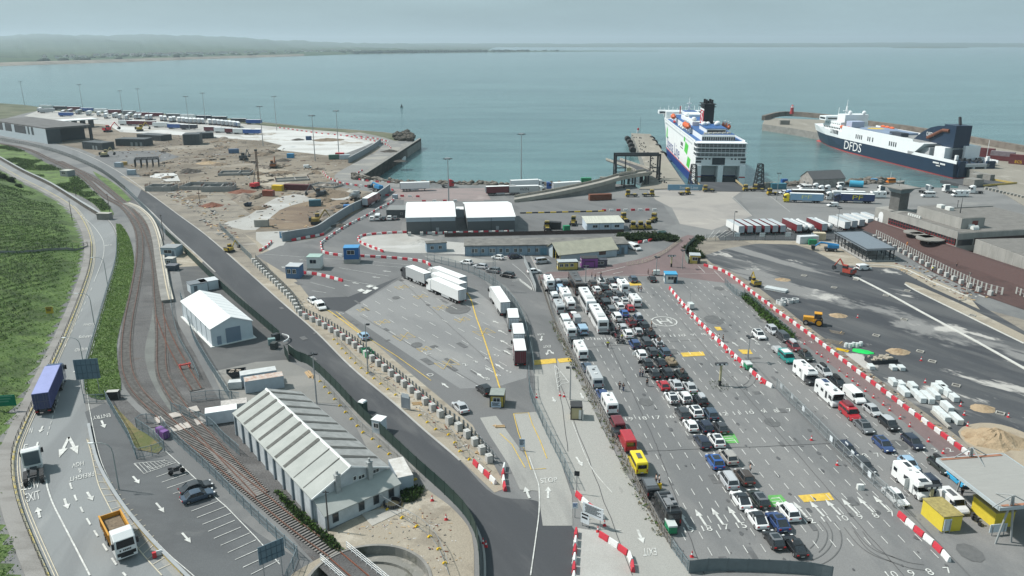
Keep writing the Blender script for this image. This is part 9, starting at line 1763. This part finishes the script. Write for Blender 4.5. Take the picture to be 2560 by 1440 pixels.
def boomlift(P,rz,lb0,s_=1.0):
 t=T('boom_lift',lb0,'boom lift',(*P,.05),rz,None,s_);bc=M('lift_blue',(.03,.20,.42),.5);MB().box(0,0,.5,3.2,2.0,.5).mk('chassis',DST,t);MB().box(-.6,0,1.0,2.8,1.6,.9).mk('turret',bc,t);MB().tb((-1.4,0,1.9),(2.8,0,2.3),.25,6).tb((2.8,0,2.3),(4.3,0,1.0),.2,6).mk('boom',bc,t);MB().box(4.6,0,.4,.9,1.6,1.0).mk('basket',DST,t)
 for x in(-1.1,1.1):
  for k in(-1,1):WL(t,x,k*.95,.5,.35)
boomlift(g(2076,628),R(165),'blue boom lift beside the steel pavilion',1.2);boomlift(g(945,478),R(130),'blue boom lift beside the retaining wall end',1.5)
def rig(P,h,lb0):
 t=T('piling_rig',lb0,'piling rig',(*P,.03),R(70));tracks(t,4,3);MB().box(-.8,0,1,4,2.8,1.6).mk('house',redp,t);m_=MB().box(2.4,.35,.3,.3,.3,h).box(2.4,-.35,.3,.3,.3,h)
 for k in range(int(h)):m_.box(2.4,0,.5+k,.2,.9,.12)
 m_.mk('leader',M('rig_dark',(.10,.07,.05),.7),t);MB().tb((-1.5,0,2.6),(2.2,0,h*.75),.15,5).mk('backstay',DST,t);MB().box(2.4,0,h+.2,1,1,.7).mk('rig_head',DST,t)
rig(g(640,470),17,'tall piling rig with red base on the construction ground')
t=T('concrete_mixer','white concrete mixer lorry on the pale track','lorry',(*g(886,500),.04),hd((870,508),(903,490)));LCB(t,'lgrey',4.6,3);MB().tb((-4.2,0,3.0),(-1.5,0,2.3),.7,12,1.25).tb((-1.5,0,2.3),(1.6,0,1.9),1.25,12,.8).mk('drum',M('drum_grey',(.3,.33,.34),.6,var=.2),t)
for x,y,L_,c_,lb in((862,398,6,M('box_pale',(.45,.52,.56),.6),'pale container below the upper retaining wall'),(835,398,6,M('box_green',(.08,.16,.13),.7),'dark green container beside the pale one'),(850,393,5,redp,'red container top just behind the dark green one'),(727,395,4,M('box_blue',(.06,.25,.45),.6),'pair of bright blue cabins on the sandy ground'),(772,350,4,M('box_navy',(.04,.08,.16),.6),'navy box on the white slab'),(872,528,4,M('box_blue2',(.05,.18,.42),.6),'blue cabin behind the grey retaining wall'),(745,475,13,M('box_maroon',(.10,.03,.035),.7),'long dark red container among the site cabins'),(695,477,5,YEL,'yellow site cabin beside the long dark red container'),(672,490,5,M('box_rust',(.28,.09,.06),.7),'rust red box below the yellow site cabin'),(585,383,6,M('box_slate',(.09,.15,.25),.6),'blue and red tipper box in the middle of the site'),(310,413,3.5,M('stack_ochre',(.48,.33,.1),.7),'ochre stack of boards by the steel frame'),(298,418,4,cg,'grey box left of the ochre stack'),(330,437,4,cg,'grey box below the steel frame'),(788,515,5,M('box_teal',(.05,.13,.17),.6),'teal skip-like box beside the dark excavator'),(655,566,5,conc,'grey box trailer beside the rubble edge'),(988,497,2.2,cg,'small pale hut on the paved quay'),(1465,458,5,greenp,'bright green container on the shore behind the ramp'),(1512,456,5,CND,'grey hut left of the linkspan gantry'),(1382,572,6,BKP,'dark open box by the yellow tugs'),(1416,576,2.4,greenp,'small green bin by the dark open box'),(1925,470,6,M('hut_tan',(.25,.25,.22),.8),'grey-brown hut right of the white ferry'),(1945,472,7,M('hut_teal',(.07,.20,.26),.7),'teal-roofed hut beside the pale blue lorry'),(1960,457,3,blue,'blue box on the shore left of the boathouse'),(2184,456,3,M('box_blue',(.06,.25,.45),.6),'blue box on the rocks right of the boathouse'),(1500,500,10,rust,'low rusty trailer bed below the ramp'),(2018,608,7,M('stack_white',(.55,.58,.6),.6),'white and blue stack of materials by the trailer fence'),(2047,600,4,M('stack_cream',(.5,.44,.32),.7),'cream wrapped stack near the steel pavilion'),(2030,612,2.5,greenp,'bright green box near the blue boom lift')):
 CTR(g(x,y),R(RND.uniform(-15,15)),L_,c_,lb,None,h=2.6 if L_>3.5 else 1.8,w=2.4 if L_>3.5 else 1.6,name='site_container' if L_>3 else 'site_box',cat='container')
p=g(2140,468);o=MB().tb((-3,0,1.6),(3,0,1.6),1.6,16).mk('storage_tank',M('tank_cyan',(.05,.32,.48),.5));o.location=(*p,0);o.rotation_euler.z=R(-20);tag(o,'bright blue cylinder tank on the quay right of the boathouse','tank')
def stack(P,rz,w,d,n_,mm,lb0,ln=3.6,rows=2,group='white wrapped kerb packs on the works'):
 t=T('wrapped_pack',lb0,'pack',(*P,.06),rz,group);MB().loft([[(x,-w/2*k,.1),(x,w/2*k,.1),(x,w/2*k,d*k),(x,-w/2*k,d*k)]for x,k in((-ln/2,.93),(-ln/2+.1,1),(ln/2-.1,1),(ln/2,.93))]).mk('wrapping',mm,t);MB().box(-ln*.3,0,0,.15,w,.1).box(ln*.3,0,0,.15,w,.1).mk('bearers',TI,t)
wr_=M('wrap_white',(.58,.62,.62),.35,var=.18,scale=1.2);kp=hd((2270,975),(2318,1020));
for k,(x,y,ln)in enumerate(((2232,962,2.4),(2250,968,2.2),(2258,985,3.4),(2280,972,2.4),(2294,997,4.6),(2316,1000,4.2),(2332,992,3.6),(2342,978,3.2),(2362,985,4.0),(2382,1000,2.6),(2366,1024,3.2),(2352,1043,4.8),(2388,1054,3.4),(2352,972,3.0))):stack(g(x,y),kp,1.15,1.15,1,wr_,'white plastic-wrapped pack of kerbs in the stacked rows by the sand heap',ln)
for k,(x,y)in enumerate(((2176,922),(2232,924),(2252,925))):stack(g(x,y),kp,1.1,.9,1,wr_,'small pale wrapped pack below the timber crate, %s from the left'%ORD[k],1.8,1,'small packs')
stack(g(2350,1052),kp,.5,.5,1,conc,'long bare concrete beam beside the wrapped packs',6.5,1,'beams')
t=T('rubble_crate','long dark crate heaped with pale rubble on the works','crate',(*g(2202,905),.06),R(8));MB().box(0,0,0,6.2,2.6,.9).mk('box',DST,t);pb=MB();r_=random.Random(3);[pb.box(r_.uniform(-2.6,2.6),r_.uniform(-1,1),.85,r_.uniform(.3,1),r_.uniform(.3,.7),r_.uniform(.1,.4),r_.random()*3)for _ in range(34)];pb.mk('rubble',M('rubble_pale',(.36,.32,.26),.9,var=.4,scale=1.5),t)
o=MB().loft([[(x,y,z)for y,z in((-1.4*k,.02),(-.4*k,.25),(.5*k,.12),(1.4*k,.02))]for x,k in((-2.2,.7),(-.8,1),(1,.9),(2.2,.3))],cap=False).mk('tarpaulin',M('bright_green_sheet',(.01,.52,.10),.5,var=.15));o.location=(*g(2158,880),.08);o.rotation_euler.z=R(-30);tag(o,'vivid green tarpaulin sheet lying on the works','tarpaulin')
for k in range(5):o=MB().cy(0,0,0,.7,.5,10).cy(0,0,.7,.95,.4,10).mk('bulk_bag',wr_);o.location=(*g(2115+k*9,868+(k%2)*2-k*.8),.06);tag(o,'white bulk bag in the short row behind the green tarpaulin','bag','bulk bags behind the tarpaulin')
for k,(x,y)in enumerate(((1960,755),(1974,757),(1988,755),(1948,760),(1955,763))):o=MB().loft([[(rr*math.cos(a),rr*math.sin(a),z)for a in[i*.524 for i in range(12)]]for rr,z in((.9,0),(.9,.9),(.7,.9),(.7,.1))],cap=False).mk('manhole_ring',M('ring_concrete',(.5,.52,.52),.8));o.location=(*g(x,y),.06);tag(o,'pale concrete manhole ring in the group by the pipe stack','concrete ring','concrete rings by the pipe stack')
t=T('pipe_stack','stack of pale pipes at the left end of the works','pipes',(*g(1940,727),.06),R(-38));m_=MB()
for k in range(6):
 for j in range(2):m_.tb((-3,-1+k*.4,.2+j*.38),(3,-1+k*.4,.2+j*.38),.19,7)
m_.mk('pipes',M('pipe_pale',(.42,.46,.47),.5),t);MB().box(0,0,0,.1,2.6,.1).mk('bearer',TI,t)
def PLK(P,rz,lb0,n_=7,ln=3,mm=TI):
 t=T('timber_stack',lb0,'timber',(*P,.06),rz);m_=MB();r_=random.Random(int(P[0]*7)%99)
 for k in range(n_):m_.box(r_.uniform(-.3,.3),-n_*.11+k*.24,0,ln*r_.uniform(.8,1.1),.2,.12+.1*(k%2),r_.uniform(-.06,.06))
 m_.mk('planks',mm,t);MB().box(ln*.3,0,.24,.15,n_*.22,.08).mk('cross_batten',TI,t)
PLK(g(2085,866-10),R(-40),'row of weathered planks along the works edge',9,5,tm_);PLK(g(2092,832),R(-35),'grey plank stack behind the planks row',7,3,tm_);PLK(g(2106,876),R(-40),'yellow-edged plank bundle by the barriers',5,2.5,YEL);PLK(g(1247,1068),HL+R(90),'pale plank bundle on the weighbridge island',4,2);PLK(g(775,938),R(-60),'fresh timber planks beside the long green fence',5,4);PLK(g(430,455),R(5),'timber formwork pile by the white slab foundation',9,8,tm_);PLK(g(1200,1132),R(10),'pale boards on the sandy verge',4,1.6);PLK(g(1045,1010),R(10),'plywood sheet by the site gate',4,2)
def FND(P,rz,w,d,h,lb0):
 t=T('foundation',lb0,'foundation',(*P,.03),rz);m_=MB()
 for s_ in(-1,1):m_.box(0,s_*d/2,0,w,.4,h).box(s_*w/2,0,0,.4,d-.4,h)
 m_.box(w*.1,0,0,.35,d-.4,h*.9);m_.mk('walls',M('raw_concrete',(.30,.30,.29),.9,var=.2),t);MB().box(0,0,0,w-.4,d-.4,.3).mk('floor_slab',M('slab_dark',(.12,.12,.11),.9),t);rb=MB();r_=random.Random(2)
 for k in range(40):rb.box(r_.choice([-1,1])*w/2+r_.uniform(-.1,.1),r_.uniform(-d/2,d/2),h,.08,.08,r_.uniform(.5,1.4))
 rb.mk('rebar',rust,t)
FND(g(520,470),R(-4),22,12,1.8,'largest half-built concrete foundation on the site');FND(g(548,475),R(10),14,9,2.4,'grey shuttered foundation right of the largest one');FND(g(590,435),R(8),16,10,1.2,'pale low foundation behind the shuttered one');FND(g(405,475),R(0),12,8,2.2,'grey shuttered base below the white slab foundation');FND(g(815,465),R(-20),14,9,.8,'rust-edged foundation pit by the haul road bend');FND(g(730,450),R(20),16,8,.8,'timber-edged foundation strip on the sandy ground')
for k,(x,y,w)in enumerate(((2215,740,3),(2268,728,4),(2190,840,3),(2260,800,4),(2330,905,3),(2390,965,3),(2500,1035,3),(2430,790,4),(2300,880,2.5),(2010,690,3),(2085,720,3),(2140,700,3))):
 t=T('manhole_pit','open manhole pit in the new surface among pale spoil, %s from the camera\'s far left'%ORD[k]if k<12 else '','manhole',(*g(x,y),.07),R(-38));m_=MB()
 for s_ in(-1,1):m_.box(0,s_*.55,0,1.5,.2,.22).box(s_*.65,0,0,.2,.9,.22)
 m_.mk('frame',conc,t);MB().box(0,0,.0,1.1,.9,.03).mk('opening',BKP,t)
dkr=GM('rubble_mix',(.20,.175,.145),[((.07,.062,.055),.3,.46,.58,1,.9),((.40,.38,.35),.35,.58,.66,1,.8),((.24,.10,.06),.2,.63,.7,1,.6)])
SITE=[(230,345),(430,335),(640,350),(800,395),(870,400),(830,440),(960,485),(880,540),(700,590),(600,560),(480,510),(330,420)]
r_=random.Random(77);mb=MB();mm1=MB();mm2=MB();sp=px(SITE)
for k in range(75):
 c_=g(r_.uniform(270,930),r_.uniform(345,585))
 if not INS(c_,sp):continue
 n_=r_.randrange(8,34);e_=r_.uniform(1.5,5);el=r_.uniform(1,2.2);h_=r_.uniform(.4,1.7);a2=r_.uniform(0,3)
 (mm1 if k%3 else mm2).loft([[(c_[0]+math.cos(a2)*X_*el-math.sin(a2)*Y_,c_[1]+math.sin(a2)*X_*el+math.cos(a2)*Y_,z_)for X_,Y_ in[(e_*f_*r_.uniform(.75,1.2)*math.cos(t_),e_*f_*r_.uniform(.75,1.2)*math.sin(t_))for t_ in[i*.449 for i in range(14)]]]for f_,z_ in((1.1,-.05),(.8,h_*.35),(.5,h_*.75),(.15,h_))])
 n_=n_;w_=r_.uniform(1.5,5.5);a=r_.uniform(0,3)
 for j in range(n_):
  u_,v_=r_.gauss(0,w_),r_.gauss(0,w_*.35);s_=r_.uniform(.25,.95)
  if r_.random()<.6:mb.sph(c_[0]+u_*math.cos(a)-v_*math.sin(a),c_[1]+u_*math.sin(a)+v_*math.cos(a),.1,s_*1.3,s_,s_*.8,5,3)
  else:mb.box(c_[0]+u_*math.cos(a)-v_*math.sin(a),c_[1]+u_*math.sin(a)+v_*math.cos(a),.04,r_.uniform(.8,4),r_.uniform(.15,.5),r_.uniform(.15,.8),a+r_.gauss(0,.4))
tag(mm1.mk('earth_mounds',brn),'low brown earth mounds over the construction ground',None,None,'stuff');tag(mm2.mk('stone_mounds',dkr),'low mounds of mixed broken stone over the construction ground',None,None,'stuff')
tag(mb.mk('rubble',dkr),'heaps of broken rubble and bars strewn over the construction ground',None,None,'stuff')
def litter(poly,n_,lb0,sd0,lo=.3,hi=1.4,mm=None):
 P=px(poly);xs=[p[0]for p in P];ys_=[p[1]for p in P];r_=random.Random(sd0);mb=MB();k=0
 while k<n_:
  x,y=r_.uniform(min(xs),max(xs)),r_.uniform(min(ys_),max(ys_))
  if INS((x,y),P):k+=1;mb.box(x,y,.04,r_.uniform(lo,hi)*r_.choice([1,1,2.5]),r_.uniform(lo,hi)*.5,r_.uniform(.1,.5)*hi*.5,r_.random()*3.1,r_.randrange(5))
 tag(mb.mk('site_debris',mm or[TI,CND,rust,M('debris_pale',(.45,.44,.42),.8),DST]),lb0,None,None,'stuff')
litter(SITE,800,'boards, bars and rubble strewn over the construction ground',1,.25,1.2);litter([(380,470),(470,520),(560,600),(600,600),(560,540),(470,470)],260,'rubble and pipes along the black road edge',2,.3,1.3);litter([(1880,738),(2045,858),(2210,985),(2425,1145),(2440,1135),(2245,985),(2095,875),(1930,755)],240,'scraps and offcuts along the works strip',3,.15,.7)
litter([(2230,640),(2480,740),(2420,760),(2250,680)],150,'offcuts below the pale slatted fence',4,.2,.9);litter([(700,720),(860,860),(1100,1080),(1230,1210),(1230,1150),(1080,1010),(880,840),(760,750)],260,'small rubble on the sandy verge',5,.1,.55);litter([(860,1340),(1000,1260),(1120,1290),(1160,1400),(1090,1440),(1060,1400),(960,1360)],150,'stones and scraps on the turntable yard',6,.06,.35)
t=T('coil','black coil of pipe on the slab beside the lean-to','coil',(*g(981,1263),.06));m_=MB()
for z in(.1,.3,.5):
 rg_=[(1.25*math.cos(a),1.25*math.sin(a),z)for a in[i*.349 for i in range(19)]]
 for a,b_ in zip(rg_,rg_[1:]):m_.tb(a,b_,.12,5)
m_.mk('pipe_coil',BKP,t);MB().box(0,0,-.03,3.2,3.2,.05).mk('pallet',TI,t)
ST(MB().prism(px([(903,1285),(965,1270),(1020,1275),(985,1290),(930,1316)]),.02,.1).mk('concrete_slab',conc))
t=T('litter_pile','red and white barrier pieces lying on the hatched verge','barrier',(*g(387,1395),.1),.5);MB().box(0,0,0,.5,.4,.8).mk('red_base',redp,t);MB().box(.5,.3,0,.9,.12,.7).mk('white_frame',WH,t)
for k,(x,y)in enumerate(((680,862),(690,850),(686,872))):CTR(g(x,y),R(20+k*30),1.6,(M('tank_teal',(.18,.27,.27),.6),DST,M('bin_dark',(.05,.06,.06),.7))[k],('pale tank','dark machine','dark bin')[k]+' in the equipment cluster at the end of the green fence',None,h=1.5,w=1.2,name='equipment_box',cat='equipment',group='equipment by the green fence')
t=T('curved_barrier','white curved guard rail round the equipment cluster by the black road','guard rail',(*g(705,842),.05));m_=MB();rl=[(0,0),(1.8,-1.2),(2.4,-3.2),(1.8,-5)];RIB(m_,SMO(rl,4),.15,z=.5,h=.3);m_.mk('rail',WH,t);MB().box(0,0,0,.15,.15,.8).box(2.4,-3.2,0,.15,.15,.8).mk('post',STL,t)
#  HAZE
hm=D.materials.new('haze_air');hm.use_nodes=True;n=hm.node_tree;n.nodes.remove(n.nodes['Principled BSDF'])
vol=n.nodes.new('ShaderNodeVolumePrincipled');vol.inputs['Color'].default_value=(.72,.88,.98,1);vol.inputs['Density'].default_value=8.5e-5;vol.inputs['Anisotropy'].default_value=.2
n.links.new(vol.outputs[0],n.nodes['Material Output'].inputs['Volume'])
hz_=MB().box(0,12900,-12,50000,27800,262).mk('haze',hm);tag(hz_,'pale sea haze filling the air over the bay',None,None,'stuff')
bpy.context.view_layer.update()
